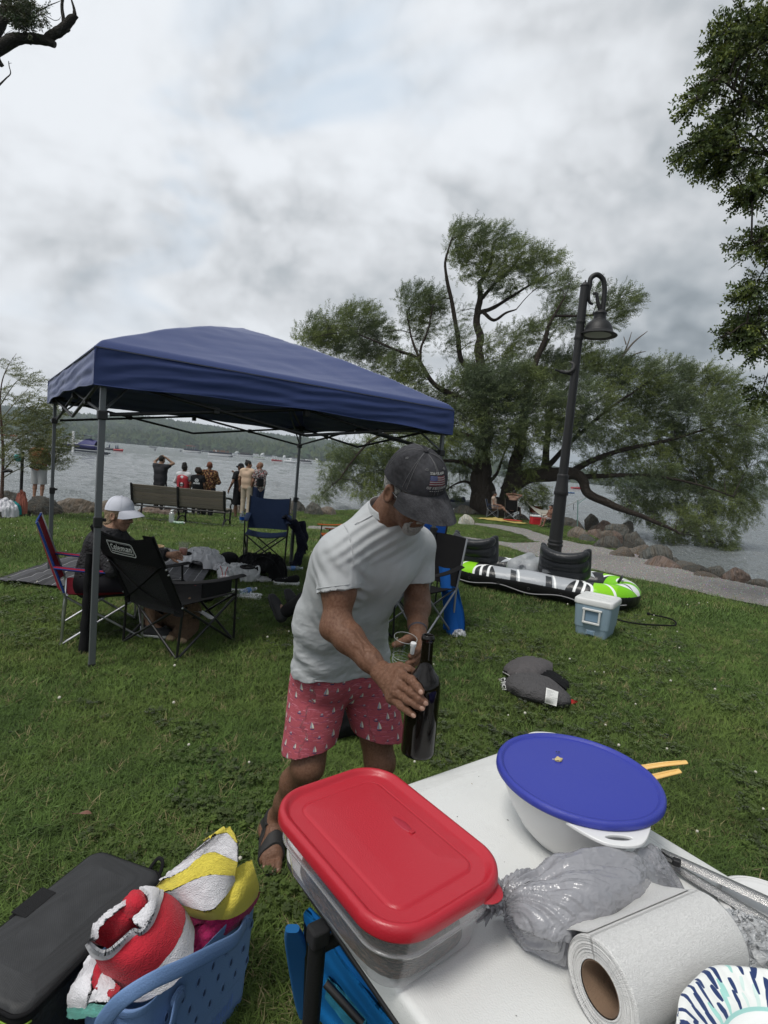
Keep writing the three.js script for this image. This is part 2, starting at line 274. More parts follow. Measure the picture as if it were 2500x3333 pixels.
{
const pos=[],uv=[],idx=[],col=[],xs=[],zs=[];
for(let x=-90;x<=60;x +=(x>-12&&x<12)?0.28:2) xs.push(x);
for(let z=40;z>=-40;z -=(z<2&&z>-33)?0.28:2) zs.push(z);
for(const z of zs) for(const x of xs){
pos.push(x,landY(x,z),z);uv.push(x / 2.2,z / 2.2);const n=gNoise(x,z),k=clamp(0.35 + n*0.6,0.2,1.3),bank=smooth(0.1,0.7,polySD(SHORE,x,z));
col.push(mix(0.075*k,0.13,bank),mix(0.108*k,0.115,bank),mix(0.032*k,0.085,bank));
}
const w=xs.length;for(let j=0;j<zs.length - 1;j++) for(let i=0;i<w - 1;i++){const a=j*w + i,b=a + w;idx.push(a,a + 1,b,a + 1,b + 1,b);}
const g=buildGeo(pos,idx,uv);g.setAttribute('color',new THREE.Float32BufferAttribute(col,3));
tag(mesh('ground',g,grassM),null,null,null,'structure');
// the bed of the lake carries the ground on to the horizon
const bed=new THREE.PlaneGeometry(9000,9000).rotateX(-Math.PI / 2).translate(0,-1.93,0);
tag(mesh('lake_bed',bed,mat(lin(0.06,0.06,0.045),1)),null,null,null,'structure');
}
const inPath=(x,z)=>polySD(pathMain,x,z)+ 0.1*noise(x*2.2,z*2.2,7)+ 0.05*noise(x*9,z*9,3);
{
const pos=[],uv=[],idx=[],id={},c=0.11,f=(x,z)=>inPath(x,z);
const vert=(i,j)=>{const key=i + ',' + j;if(id[key]!==undefined) return id[key];let x=i*c,z=j*c;for(let k=0;k<3;k++){const d=f(x,z);if(d<=0) break;const gx=f(x + 0.03,z)- f(x - 0.03,z),gz=f(x,z + 0.03)- f(x,z - 0.03),l=Math.hypot(gx,gz)||1;x -=gx / l*d;z -=gz / l*d;} pos.push(x,landY(x,z)+ 0.014,z);uv.push(x / 1.6,z / 1.6);return id[key]=pos.length / 3 - 1;};
for(let j=Math.floor(-27 / c);j<-4 / c;j++) for(let i=Math.floor(-7 / c);i<15 / c;i++) if(f((i + 0.5)*c,(j + 0.5)*c)<0.03){const a=vert(i,j),b=vert(i + 1,j),d=vert(i,j + 1),e=vert(i + 1,j + 1);idx.push(a,d,b,b,d,e);}
const g=buildGeo(pos,idx,uv);
tag(mesh('path',g,mat(lin(0.40,0.385,0.375),0.95,{map:TX.pebble,bumpMap:TX.pebble,bumpScale:0.012,specularIntensity:0.3})),null,null,null,'structure');
// loose stones on the gravel
const st=new THREE.IcosahedronGeometry(1,0),list=[];const q=rng(19);
for(let k=0;k<60000&&list.length<9000;k++){const x=-2 + q()*15,z=-22 + q()*18,ip=inPath(x,z);if(ip>0.2||(ip>-0.02&&q()>0.03)) continue;const r=0.004 + q()*q()*0.011;list.push([place(V(x,landY(x,z)+ 0.017,z),euler(q()*6,q()*6,q()*6),V(r,r*0.6,r*1.1)),lin(0.25 + q()*0.3,0.25 + q()*0.28,0.25 + q()*0.25)]);}
tag(instances('loose_gravel',st,mat(lin(1,1,1),0.9),list),'pale grey stones scattered over the gravel path','gravel');
}
// the lake
{
const pos=[],uv=[],idx=[],na=420;let rows=0;
const W=[];const q=rng(77);for(let i=0;i<22;i++){const l=0.55 + 3.0*q()*q(),a=1.15 +(q()- 0.5)*1.5;W.push([Math.cos(a)*6.283 / l,Math.sin(a)*6.283 / l,q()*6.28,0.020*Math.pow(l,0.85)]);}
for(let r=10;r<4200;r*=r<160?1.0135:1.06,rows++) for(let i=0;i<=na;i++){
const a=(i / na - 0.5)*2.9,x=Math.sin(a)*r,z=-Math.cos(a)*r;let h=0;const f=1 - smooth(60,320,r),gust=0.65 + 0.9*fbm(x*0.05,3,z*0.08,3);
if(f>0) for(const w of W) h +=w[3]*Math.sin(w[0]*x + w[1]*z + w[2]+ 0.8*noise(x*0.2,z*0.2));pos.push(x,LAKE + h*f*clamp(gust,0.2,1.5),z);uv.push(x / 7,z / 4.2);
}
for(let j=0;j<rows - 1;j++) for(let i=0;i<na;i++){const a=j*(na + 1)+ i,b=a + na + 1;idx.push(a,a + 1,b,a + 1,b + 1,b);}
const rip=dataTex(1024,(u,v)=>{const a=tileNoise(u,v,40,5,5),b=tileNoise(u,v,16,1,3);return 0.5 + 0.9*(0.35 - Math.abs(a)*2.0)*0.6 + b*0.5;});
tag(mesh('water',buildGeo(pos,idx,uv),mat(lin(0.24,0.265,0.27),0.10,{ior:1.33,bumpMap:rip,bumpScale:0.24})),null,null,null,'structure');
}
// far shore
const ridge=[[-900,55],[-400,60],[0,66],[100,68],[193,68],[250,62],[309,65],[395,71],[482,71],[560,68],[627,65],[791,55],[1033,48],[1250,42],[1600,30],[2000,24],[2500,26],[3300,34],[4200,40]];
const ridgeAt=(px)=>{let i=1;while(i<ridge.length - 1&&ridge[i][0]<px) i++;const [a,ha]=ridge[i - 1],[b,hb]=ridge[i],t=clamp((px - a) / (b - a));return mix(ha,hb,t*t*(3 - 2*t));};
const farZ0=900,farZ1=1720;
const hillY=(x,z)=>{const px=1250 + x / z*FOC,H=ridgeAt(px) / FOC*farZ1,t=(z - farZ0 - 40*noise(x*0.004,1,2)) / (farZ1 - farZ0);return LAKE - 2 + 3*smooth(-0.01,0.006,t)+ H*(0.13*smooth(0,0.16,t)+ 0.87*smooth(0.14,1,t))*(1 + 0.10*noise(x*0.006,z*0.006,5))- smooth(1,1.5,t)*H*0.4;};
const fields=[[346,362,985,1130],[398,430,975,1120],[436,470,985,1150],[300,318,1010,1180],[236,252,990,1100],[500,512,960,1040],[560,572,950,1010],[700,716,950,1010]];
const inField=(x,z)=>{const px=1250 + x / z*FOC + 5*noise(z*0.02,x*0.02);return fields.some((f)=>px>f[0]&&px<f[1]&&z>f[2]&&z<f[3]);};
{
const pos=[],uv=[],idx=[],col=[],nx=300,nz=60;
for(let j=0;j<=nz;j++) for(let i=0;i<=nx;i++){const z=farZ0 - 60 + j / nz*1500,px=-700 + i / nx*4600,x=(px - 1250) / FOC*z;pos.push(x,hillY(x,z),z*-1);uv.push(x / 30,z / 30);const f=inField(x,z);col.push(f?0.17:0.035,f?0.21:0.055,f?0.075:0.025);}
for(let j=0;j<nz;j++) for(let i=0;i<nx;i++){const a=j*(nx + 1)+ i,b=a + nx + 1;idx.push(a,a + 1,b,a + 1,b + 1,b);}
const g=buildGeo(pos,idx,uv);g.setAttribute('color',new THREE.Float32BufferAttribute(col,3));
tag(mesh('hills',g,mat(lin(1,1,1),1,{vertexColors:true,specularIntensity:0})),null,null,null,'structure');
const blob=new THREE.IcosahedronGeometry(1,2);{const p=blob.attributes.position;for(let i=0;i<p.count;i++){const v=V(p.getX(i),p.getY(i),p.getZ(i)),k=1 + 0.55*noise(v.x*2.1,v.y*2.1,v.z*2.1)+ 0.3*noise(v.x*5,v.y*5,v.z*5);p.setXYZ(i,v.x*k,v.y*k,v.z*k);} blob.computeVertexNormals();}
const q=rng(101),list=[];
for(let k=0;k<52000;k++){
const px=-60 + Math.pow(q(),1.25)*2700,z=farZ0 + 8 + Math.pow(q(),1.5)*900,x=(px - 1250) / FOC*z;
if(inField(x,z)&&q()>0.03) continue;if(z<farZ0 + 22&&q()<0.55) continue;
const h=hillY(x,z);if(h<LAKE + 0.3) continue;const near=1 - smooth(farZ0,farZ0 + 420,z),s=(5 + 6*q()*q()+ 2.5*q())*mix(0.85,1.0,near),t=q(),tone=0.7 + 0.6*fbm(x*0.02,1,z*0.02,3)+ 0.3*q();
list.push([place(V(x,h + s*0.5,-z),euler(q()*0.5,q()*6.28,q()*0.5),V(s*(0.7 + 0.4*q()),s*(0.75 + 0.5*q()),s*0.9)),lin((0.04 + 0.035*t)*tone,(0.068 + 0.03*t)*tone,0.032*tone)]);
}
tag(instances('woodland',blob,mat(lin(1,1,1),1,{specularIntensity:0}),list),'dark green woods covering the hills across the lake','woods');
// houses along the far shore
const wallG=new THREE.BoxGeometry(1,1,1).translate(0,0.5,0),roofG=new THREE.ExtrudeGeometry(new THREE.Shape([new THREE.Vector2(-0.58,0),new THREE.Vector2(0.58,0),new THREE.Vector2(0,0.5)]),{depth:1.1,bevelEnabled:false}).translate(0,0,-0.55);
const winG=new THREE.BoxGeometry(0.16,0.26,0.06);
const wallC=[0xe6e4dd,0xcfc9bd,0xdcdfe2,0xb9b4a8,0xc7a98c].map((c)=>mat(c,0.9)),roofC=[0x6d6a68,0x8a7f78,0x5b4c46,0x9b9c9e].map((c)=>mat(c,0.9)),glass=mat(0x2b3238,0.2);
const hs=[[285,935,14,8],[300,930,9,6],[322,928,10,6],[350,925,9,5],[372,940,12,6],[388,926,8,5],[405,925,10,6],[424,930,9,6],[452,925,9,6],[478,940,11,7],[392,1160,16,7],[470,1180,14,6],[495,930,8,5],[520,924,9,5],[553,926,12,6],[590,925,10,6],[622,924,9,5],[665,926,11,6],[684,925,9,6],[706,930,12,7],[804,1120,22,9],[735,924,9,5],[890,1500,20,9],[215,930,10,6],[246,932,11,6],[842,925,10,6]];
const sh=['white','tan','pale grey','stone coloured','brown'];
hs.forEach(([px,z,w,h],i)=>{
const x=(px - 1250) / FOC*z,t=thing('house',['small ','low ','wide ','little '][i % 4]+ sh[i % 5]+ ' house on the far lake shore, ' +(px<300?'left of the front canopy leg':px<480?'near the light green fields':px<640?'above the people behind the bench':'above the crowd of anchored boats'),'house',[x,Math.max(hillY(x,z),LAKE + 0.8)- 0.3,-z],0.6*noise(px,3),'houses on the far shore');
const W=mesh('wall',wallG,wallC[i % 5],t);W.scale.set(w,h*0.75,7);const r=mesh('roof',roofG,roofC[i % 4],t);r.rotation.y=Math.PI / 2;r.scale.set(7.4,h*0.85,w);r.position.y=h*0.75;
for(const e of [-0.3,0,0.3]){const g=mesh('window',winG,glass,t);g.scale.set(w*0.8,h,3);g.position.set(e*w,h*0.4,3.5);}
});
const mast=thing('radio_mast','thin pale mast standing on the wooded ridge across the lake','mast',[(767 - 1250) / FOC*1600,hillY((767 - 1250) / FOC*1600,1600),-1600]);
mesh('pole',tube([[0,0,0],[0,34,0]],[0.5,0.25],6),mat(0xc9ccd0,0.6),mast);mesh('crossarm',tube([[-2,26,0],[2,26,0]],0.25,5),mat(0xc9ccd0,0.6),mast);
}
// boulders
const rockGeos=[];for(let s=0;s<7;s++){
const g=new THREE.IcosahedronGeometry(1,16),p=g.attributes.position,u=g.attributes.uv;const q=rng(300 + s),planes=[];for(let k=0;k<9;k++){const a=q()*6.28,e=Math.asin(q()*1.6 - 0.6);planes.push([Math.cos(a)*Math.cos(e),Math.sin(e),Math.sin(a)*Math.cos(e),0.70 + 0.22*q()]);}
for(let i=0;i<p.count;i++){
let v=V(p.getX(i),p.getY(i),p.getZ(i));const o=s*10;let k=1 + 0.16*noise(v.x*1.3 + o,v.y*1.3,v.z*1.3);
for(const f of planes){const d=(v.x*f[0]+ v.y*f[1]+ v.z*f[2]);if(d>0.05) k=Math.min(k,mix(f[3] / d,k,0.12));}
k +=0.05*noise(v.x*3.3 + o,v.y*3.3,v.z*3.3)+ 0.022*noise(v.x*9 + o,v.y*9,v.z*9)+ 0.014*noise(v.x*14 + o,v.y*14,v.z*14);
v.multiplyScalar(k);p.setXYZ(i,v.x,v.y,v.z);u.setXY(i,v.x*0.7 + v.z*0.3,v.y*0.7 + v.z*0.5);
}
const m=flat(g);m.computeVertexNormals(); // smooth by position
const map=new Map(),pn=m.attributes.position,nn=m.attributes.normal,key=(i)=>Math.round(pn.getX(i)*2e3)+ ',' + Math.round(pn.getY(i)*2e3)+ ',' + Math.round(pn.getZ(i)*2e3);
for(let i=0;i<pn.count;i++){const k=key(i),a=map.get(k)||[0,0,0];a[0]+=nn.getX(i);a[1]+=nn.getY(i);a[2]+=nn.getZ(i);map.set(k,a);}
for(let i=0;i<pn.count;i++){const a=map.get(key(i)),l=Math.hypot(...a);nn.setXYZ(i,a[0] / l,a[1] / l,a[2] / l);} rockGeos.push(m);
}
const rockM=[[0.19,0.175,0.16],[0.125,0.118,0.11],[0.23,0.195,0.17],[0.15,0.146,0.137],[0.23,0.175,0.155]].map((c)=>mat(lin(...c),0.88,{map:TX.rock,bumpMap:TX.rock,bumpScale:0.03,specularIntensity:0.35}));
const rockW=mat(lin(0.62,0.60,0.55),0.9,{map:TX.rock,bumpMap:TX.rock,bumpScale:0.03});
let rockN=0;
function boulder(p,w,h,d,label,group,m,turn){const q=rng(900 + rockN);const o=mesh('boulder',rockGeos[rockN % 7],m??rockM[rockN % 5]);rockN++;o.position.copy(p);o.scale.set(w / 2,h,d / 2);o.rotation.y=turn??q()*0.8 - 0.4 +(q()<0.4?Math.PI:0);return tag(o,label,'boulder',group);}
function rockAt(x0,x1,top,base,label,group,m,dY=-0.06){const p=onLawn((x0 + x1) / 2,base),Y=p.y + dY,z=-p.z,w=(x1 - x0)*z / FOC,h=(base - top)*z / FOC;p.y=Y - 0.18*h;p.z -=w*0.3;return boulder(p,w*1.22,h*1.3,w*0.95,label,group,m);}
{
const A='grey boulders along the left shore',B=0;
rockAt(60,168,1612,1669,'broad grey boulder under the feet of the person behind the sapling',null,rockM[1]);
rockAt(-40,62,1598,1668,'grey boulder at the left border, behind the white bag',null,rockM[3]);
rockAt(172,290,1611,1667,'big pale brown boulder with a rounded top between the two left canopy legs',null,rockM[2]);
rockAt(234,268,1644,1668,'small dark stone in front of the big pale boulder',null,rockM[1]);
rockAt(268,300,1652,1668,'small flat light stone right of the small dark stone',null,rockM[2]);
rockAt(294,386,1625,1667,'brown boulder half hidden behind the front canopy leg',null,rockM[2]);
rockAt(438,552,1647,1672,'flat pinkish boulder seen under the left half of the bench',null,rockM[4]);
rockAt(552,612,1652,1672,'small grey boulder under the middle of the bench',null,rockM[1]);
rockAt(616,690,1652,1672,'pale flat boulder seen under the right half of the bench',null,rockM[0]);
rockAt(690,745,1650,1671,'low grey boulder under the right end of the bench',null,rockM[3]);
rockAt(744,800,1643,1669,'brown boulder between the bench and the navy folding chair',null,rockM[2]);
rockAt(915,950,1650,1674,'small pale boulder right of the back of the navy folding chair',null,rockM[0]);
rockAt(924,992,1626,1664,'dark grey boulder leaning behind the slim back canopy leg',null,rockM[1]);
rockAt(990,1044,1637,1675,'rounded grey boulder right of the slim back canopy leg',null,rockM[3]);
rockAt(1030,1096,1647,1675,'long brown boulder left of the shoulder of the man with the bottle',null,rockM[2]);
rockAt(1480,1560,1645,1672,'dark boulder behind the white boulder',null,rockM[1]);
const L=[[650,725,265,322],[680,790,318,380],[742,826,352,395],[776,850,325,368],[768,832,258,302],[828,962,366,432],[898,1012,418,470],[880,982,296,342],[826,900,286,322],[938,1004,288,330],[960,1062,345,408],[998,1112,410,465],[1056,1230,410,492],[1092,1262,466,526],[1222,1334,482,522],[1268,1392,502,546],[1322,1452,536,576],[1376,1482,506,552],[1468,1592,522,588],[1588,1690,568,602],[700,760,285,330],[848,905,330,368],[1000,1060,372,412],[890,950,340,372]];
L.forEach(([a,b,t,e],i)=>rockAt(1400 + a / 1.508,1400 + b / 1.508,1500 + t / 1.508,1500 + e / 1.508,
['dark boulder at the far end of the pile right of the lamp post','flat dark boulder at the foot of the pile nearest the lamp post','small boulder at the grass edge below the flat dark one','dark wedge of rock behind the two first boulders of the pile','rounded boulder on top of the far end of the pile','broad smooth boulder in the middle of the pile beside the path','low boulder at the grass edge right of the broad smooth one','boulder at the water side behind the broad smooth one','small pale boulder at the water side of the pile','small boulder at the water tip of the far pile','steep dark boulder between the broad smooth and the largest one','low dark boulder leaning on the left of the largest one','largest angular boulder at the near end of the pile below the willow','long low boulder in front of the largest angular one','low stone right of the long low boulder','flat stone half sunk at the grass edge near the right border','long flat stone by the path, second from the right border stone','grey stone at the water side near the right border','brown boulder near the right border between path and water','pale stone at the right border beside the path','small dark stone between lamp post and pile top','dark stone squeezed in behind the broad smooth boulder','dark stone squeezed in left of the largest angular boulder','small stone above the broad smooth boulder'][i],null,null,i<5||i===7||i===8||i===9||i===20?-0.12:-0.08));
const q=rng(44);let n=0;
for(let k=0;k<900&&n<26;k++){ // those lower down towards the water
const i=Math.floor(q()*(SHORE.length - 8))+ 2,a=SHORE[i],b=SHORE[i + 1],t=q(),x=mix(a[0],b[0],t),z=mix(a[1],b[1],t),dx=b[0]- a[0],dz=b[1]- a[1],l=Math.hypot(dx,dz),o=0.9 + q()*1.1,X=x + dz / l*o,Z=z - dx / l*o;
if(polySD(SHORE,X,Z)<0.7||Z>-8) continue;const s=0.5 + 0.7*q();n++;
boulder(V(X,-1.05,Z),s*1.3,s*0.62,s,X<2?'low grey boulder at the water side of the left shore':'low wet boulder at the water side of the point',X<2?A:'boulders at the foot of the point',rockM[n % 4]);
}
const wr=onLawn(1515,1706),o=boulder(V(wr.x,wr.y - 0.1,wr.z),0.76,0.5,0.66,'white rounded boulder on the lawn below the willow trunk',null,rockW,0.3);
}

// ---------------------------------------------------------------- canopy, lamp post, bench
const steelGrey=mat(lin(0.13,0.14,0.15),0.42,{metalness:0.35}),blackPlastic=mat(lin(0.012,0.012,0.013),0.5),blackMetal=mat(lin(0.009,0.009,0.010),0.55,{bumpMap:rep(TX.grain,3),bumpScale:0.0006}),chrome=mat(lin(0.5,0.5,0.52),0.28,{metalness:0.9}),barGrey=mat(lin(0.30,0.31,0.33),0.35,{metalness:0.6});
{
const EV=1.93,SIDE=3.02,FL=on(328,1238,EV),ang=Math.atan2(0.594,0.80);
const U=V(Math.cos(ang),0,-Math.sin(ang)),W=V(-Math.sin(ang),0,-Math.cos(ang));
const cen=FL.clone().addScaledVector(U,SIDE / 2).addScaledVector(W,SIDE / 2);
const t=thing('canopy_tent','blue pop-up canopy with dark grey legs over the folding chairs','canopy',[cen.x,0,cen.z],ang); // local x along the front, local -z to the back
const h=SIDE / 2,hr=h + 0.045,ET=EV + 0.235,PK=2.80;
const cloth=mat(lin(0.026,0.052,0.19),0.62,{transmission:0.22,thickness:0,bumpMap:rep(TX.weave,60),bumpScale:0.0004,sheen:0.1,sheenRoughness:0.6,sheenColor:lin(0.35,0.42,0.7)}),lining=mat(lin(0.22,0.235,0.29),0.85,{transmission:0.45,thickness:0});
const roofY=(a,b)=>{const m=Math.max(Math.abs(a),Math.abs(b)),n=Math.min(Math.abs(a),Math.abs(b)),q=1 - m;const along=m>1e-4?n / m:0;let y=ET +(PK - ET)*(Math.pow(q,1.06)+ 0.10*Math.sin(q*Math.PI))- 0.075*(1 - along*along)*Math.sin(Math.min(1,q*1.15)*Math.PI)*m;if(q<0.035) y -=0.03*Math.pow(1 - q / 0.035,2);return y + 0.006*noise(a*7,b*7,3)*Math.min(1,q*8)+ 0.010*fbm(a*3 + b*9,b*3,1,3)*Math.min(1,q*6);};
const warp=(s)=>Math.sign(s)*(1 - Math.pow(1 - Math.abs(s),1.35));
const roof=(dy)=>sheet((u,v)=>{const a=warp(u*2 - 1),b=warp(v*2 - 1);return V(a*hr,roofY(a,b)+ dy,b*hr);},110,110,0,3.2,3.2);
mesh('roof_fabric',roof(0),cloth,t);mesh('roof_lining',roof(-0.006),lining,t);
for(let k=0;k<4;k++){ // the four hanging valances
const val=(o)=>sheet((u,v)=>{const s=u*2 - 1,drop=v*(0.240 + 0.005*Math.sin(u*Math.PI*7)*v - 0.035*Math.sin(u*Math.PI)),f=0.006*Math.sin(s*9 + k*2 + v*1.5)*v + 0.014*fbm(s*2.2 + k*7,v*3.0 + s*1.3,4,4)+ 0.007*Math.sin(v*17 + s*5 + 4*noise(s*2.5,k))*(0.4 + 0.6*Math.abs(noise(s*3 + k,v*2)));return V(s*(hr + 0.004 + o),ET - 0.03 - drop,hr + 0.004 + o + f*Math.min(1,(1 - Math.abs(s))*12)- 0.012*Math.pow(1 - v,3));},120,22,0,3.1,0.25);
const g=val(0);g.rotateY(k*Math.PI / 2);const m=mesh('valance',g,cloth,t);const g2=val(-0.007);g2.rotateY(k*Math.PI / 2);mesh('valance_lining',g2,lining,m);
const hm=[];for(let i=0;i<=60;i++){const u=i / 60,s=u*2 - 1,d=0.240 + 0.005*Math.sin(u*Math.PI*7)- 0.035*Math.sin(u*Math.PI);hm.push(V(s*hr,ET - 0.03 - d,hr + 0.005 +(0.006*Math.sin(s*9 + k*2 + 1.5)+ 0.014*fbm(s*2.2 + k*7,3.0 + s*1.3,4,4))*Math.min(1,(1 - Math.abs(s))*12)));} mesh('hem',tube(hm,0.004,5).rotateY(k*Math.PI / 2),cloth,m);
}
[[-1,1],[1,1],[1,-1],[-1,-1]].forEach(([a,b],k)=>{
const x=a*(h - 0.02),z=b*(h - 0.02),wp=cen.clone().addScaledVector(U,x).addScaledVector(W,-z),gy=landY(wp.x,wp.z);
const mid=k===0?1.70:0.95 + gy;
const leg=mesh('leg',rbox(0.040,mid - gy,0.040,0.004).translate(x,gy +(mid - gy) / 2,z),steelGrey,t);
if(k) mesh('inner_tube',rbox(0.032,EV + 0.05 - mid,0.032,0.004).translate(x,(EV + 0.05 + mid) / 2,z),steelGrey,leg);else mesh('inner_tube',rbox(0.036,EV + 0.05 - mid,0.036,0.004).translate(x,(EV + 0.05 + mid) / 2,z),steelGrey,leg);
mesh('collar',[rbox(0.052,0.07,0.052,0.006).translate(x,k?mid - 0.01:1.005,z),rbox(0.03,0.022,0.022,0.004).translate(x + 0.035,k?mid + 0.005:1.02,z)],k?blackPlastic:blackPlastic,leg);
mesh('foot',[rbox(0.075,0.008,0.075,0.003).translate(x,gy + 0.012,z),rbox(0.046,0.03,0.046,0.004).translate(x,gy + 0.025,z)],blackPlastic,leg);
mesh('corner_joint',[rbox(0.055,0.085,0.055,0.008).translate(x,EV + 0.02,z),rbox(0.09,0.03,0.03,0.005).translate(x - a*0.05,EV + 0.03,z),rbox(0.03,0.03,0.09,0.005).translate(x,EV + 0.03,z - b*0.05)],blackPlastic,t);
mesh('slider_joint',rbox(0.06,0.06,0.06,0.008).translate(x,EV - 0.22,z),blackPlastic,t);
mesh('roof_rib',tube([[x,EV + 0.05,z],[x*0.5,EV + 0.52,z*0.5],[a*0.06,PK - 0.05,b*0.06]],0.013,6),steelGrey,t);
mesh('rib_strut',tube([[x,EV - 0.2,z],[x*0.62,EV + 0.40,z*0.62]],0.010,6),steelGrey,t);
const c2=[[-1,1],[1,1],[1,-1],[-1,-1]][(k + 1)% 4],x2=c2[0]*(h - 0.02),z2=c2[1]*(h - 0.02); // the scissor bars of one side
const P=(s,y,o)=>V(mix(x,x2,s)*(1 - o),y,mix(z,z2,s)*(1 - o)),hi=EV + 0.02,lo=EV - 0.21,o=0.012;
for(const [s0,s1,y0,y1,d] of [[0.01,0.5,hi,lo + 0.01,0],[0.01,0.5,lo,hi - 0.01,o],[0.5,0.99,hi - 0.01,lo,o],[0.5,0.99,lo + 0.01,hi,0]]) mesh('scissor_bar',tube([P(s0,y0,d),P(s1,y1,d)],0.0125,6,{up:V(0,1,0),flat:1}),blackMetal,t);
mesh('bar_joint',[0.25,0.5,0.75].map((s)=>rbox(0.045,0.05,0.045,0.006).translate(...P(s,s===0.5?EV - 0.02:EV - 0.095,0.008).toArray())),blackPlastic,t);
});
mesh('centre_hub',[lathe([[0,0],[0.07,0],[0.07,0.05],[0.03,0.09],[0,0.09]],16).translate(0,PK - 0.11,0)],blackPlastic,t);
}
{
const b=onLawn(1801,1822),z=-b.z,top=at(1904,917,z).y,y1=at(1826,1588,z).y,t=thing('lamp_post','tall black lamp post with a gooseneck arm and bell shade beside the gravel path','street lamp',[b.x,b.y,b.z]);
const H=top - b.y,Y1=y1 - b.y,q=(px,py,dz=0)=>at(px,py,z).sub(b).add(V(0,0,dz));
mesh('base',lathe([[0,0],[0.175,0],[0.175,0.05],[0.15,0.08],[0.15,0.30],[0.165,0.31],[0.165,0.35],[0.15,0.36],[0.15,0.385],[0.16,0.40],[0.16,0.43],[0.142,0.45],[0.128,Y1 - 0.16],[0.15,Y1 - 0.15],[0.15,Y1 - 0.08],[0.142,Y1 - 0.07],[0.142,Y1 - 0.03],[0.135,Y1],[0.115,Y1 + 0.22],[0.122,Y1 + 0.23],[0.122,Y1 + 0.28],[0.10,Y1 + 0.30],[0,Y1 + 0.3]],28),blackMetal,t);
mesh('shaft',lathe([[0.098,Y1 + 0.28],[0.082,H - 1.2],[0.098,H - 1.19],[0.098,H - 1.13],[0.086,H - 1.12],[0.086,H - 0.86],[0.1,H - 0.85],[0.1,H - 0.81],[0.09,H - 0.80],[0.085,H - 0.1],[0.095,H - 0.095],[0.095,H - 0.07],[0.05,H - 0.02],[0.018,H - 0.01],[0.018,H + 0.02],[0,H + 0.04]],24),blackMetal,t);
mesh('arm',[tube([q(1906,968),q(1918,935),q(1924,905),q(1943,894),q(1962,908),q(1968,940),q(1966,972),q(1962,1012)],0.052,10,{smooth:30}),tube([q(1918,930),q(1915,960),q(1920,985),q(1930,990)],[0.05,0.025],8,{smooth:10}),tube([q(1931,957),q(1940,955),q(1946,985),q(1955,1012)],[0.03,0.045],8,{smooth:12})],blackMetal,t);
const c=q(1958,1012),k=0.00597;
mesh('lamp_shade',lathe([[0.0,0],[0.05,-0.005],[0.13,-0.05],[0.14,-0.085],[0.125,-0.09],[0.125,-0.19],[0.14,-0.195],[0.145,-0.215],[0.22,-0.27],[0.275,-0.36],[0.29,-0.43],[0.295,-0.44],[0.315,-0.47],[0.385,-0.515],[0.395,-0.525],[0.385,-0.54],[0.30,-0.525],[0.25,-0.50],[0.0,-0.49]],36).translate(c.x - 0.02,c.y + 0.02,c.z),mat(lin(0.010,0.010,0.011),0.55),t);
mesh('diffuser',lathe([[0,-0.53],[0.15,-0.525],[0.27,-0.505]],28).translate(c.x - 0.02,c.y + 0.005,c.z),mat(lin(0.35,0.36,0.33),0.5),t);
mesh('banner_bracket',[tube([q(1806,1203),q(1830,1211),q(1866,1222)],0.022,8),tube([q(1822,1208),q(1845,1214,0.05),q(1862,1205,0.08),q(1867,1187,0.05),q(1858,1178)],0.02,8,{smooth:14,flat:1.9}),rbox(0.07,0.05,0.05).translate(...q(1844,1213).toArray())],blackMetal,t);
}
{
const c=onLawn(590,1702),z=-c.z,L=2.28,t=thing('park_bench','weathered wooden park bench with black iron ends facing the lake, seen from behind','bench',[c.x - 0.06,c.y - 0.02,c.z],-0.03);
const wood=[0,1,2].map((k)=>mat(lin(0.17 + 0.02*k,0.155 + 0.014*k,0.125 + 0.01*k),0.85,{map:rep(TX.wood,0.8,6),bumpMap:rep(TX.wood,0.8,6),bumpScale:0.004}));
for(let k=0;k<5;k++) mesh('slat',rbox(L,0.083,0.035,0.006).rotateX(0.2).translate(0,0.47 + k*0.089,0.07 + 0.018*k),wood[k % 3],t);
for(let k=0;k<5;k++) mesh('slat',rbox(L,0.035,0.075,0.006).translate(0,0.415,-0.02 - k*0.085),wood[(k + 1)% 3],t);
for(const s of [-1,0,1]){
const x=s*(L / 2 - 0.03);
mesh('iron_frame',[tube([[x,0.40,-0.42],[x,0.40,0.03],[x,0.48,0.10],[x,0.89,0.185]],0.028,8,{smooth:16,flat:0.7}),tube([[x,0,-0.44],[x,0.12,-0.38],[x,0.28,-0.40],[x,0.40,-0.42]],0.024,8,{smooth:12}),tube([[x,0,0.16],[x,0.10,0.10],[x,0.20,0.02],[x,0.30,0.06],[x,0.40,0.03]],0.024,8,{smooth:14}),tube([[x,0.10,0.10],[x,0.18,-0.15],[x,0.12,-0.38]],0.016,6,{smooth:10}),rbox(0.06,0.02,0.08).translate(x,0.01,0.16),rbox(0.06,0.02,0.08).translate(x,0.01,-0.44)],blackMetal,t);
if(s) mesh('armrest',tube([[x,0.66,0.14],[x,0.70,0.02],[x,0.68,-0.25],[x,0.64,-0.42],[x,0.56,-0.44],[x,0.50,-0.36],[x,0.42,-0.38]],0.02,8,{smooth:24,flat:1.3}),blackMetal,t);
else mesh('centre_strap',rbox(0.055,0.48,0.012,0.004).rotateX(0.2).translate(0,0.66,0.13),blackMetal,t);
}
mesh('rail',tube([[-L / 2,0.36,0.07],[L / 2,0.36,0.07]],0.02,8),blackMetal,t);
const pad=mesh('bench_pad',rbox(2.5,0.12,0.75,0.015),mat(lin(0.33,0.325,0.31),0.9,{map:TX.pebble}));pad.position.set(c.x - 0.04,c.y - 0.08,c.z - 0.15);pad.rotation.y=-0.03;tag(pad,null,null,null,'structure');
}
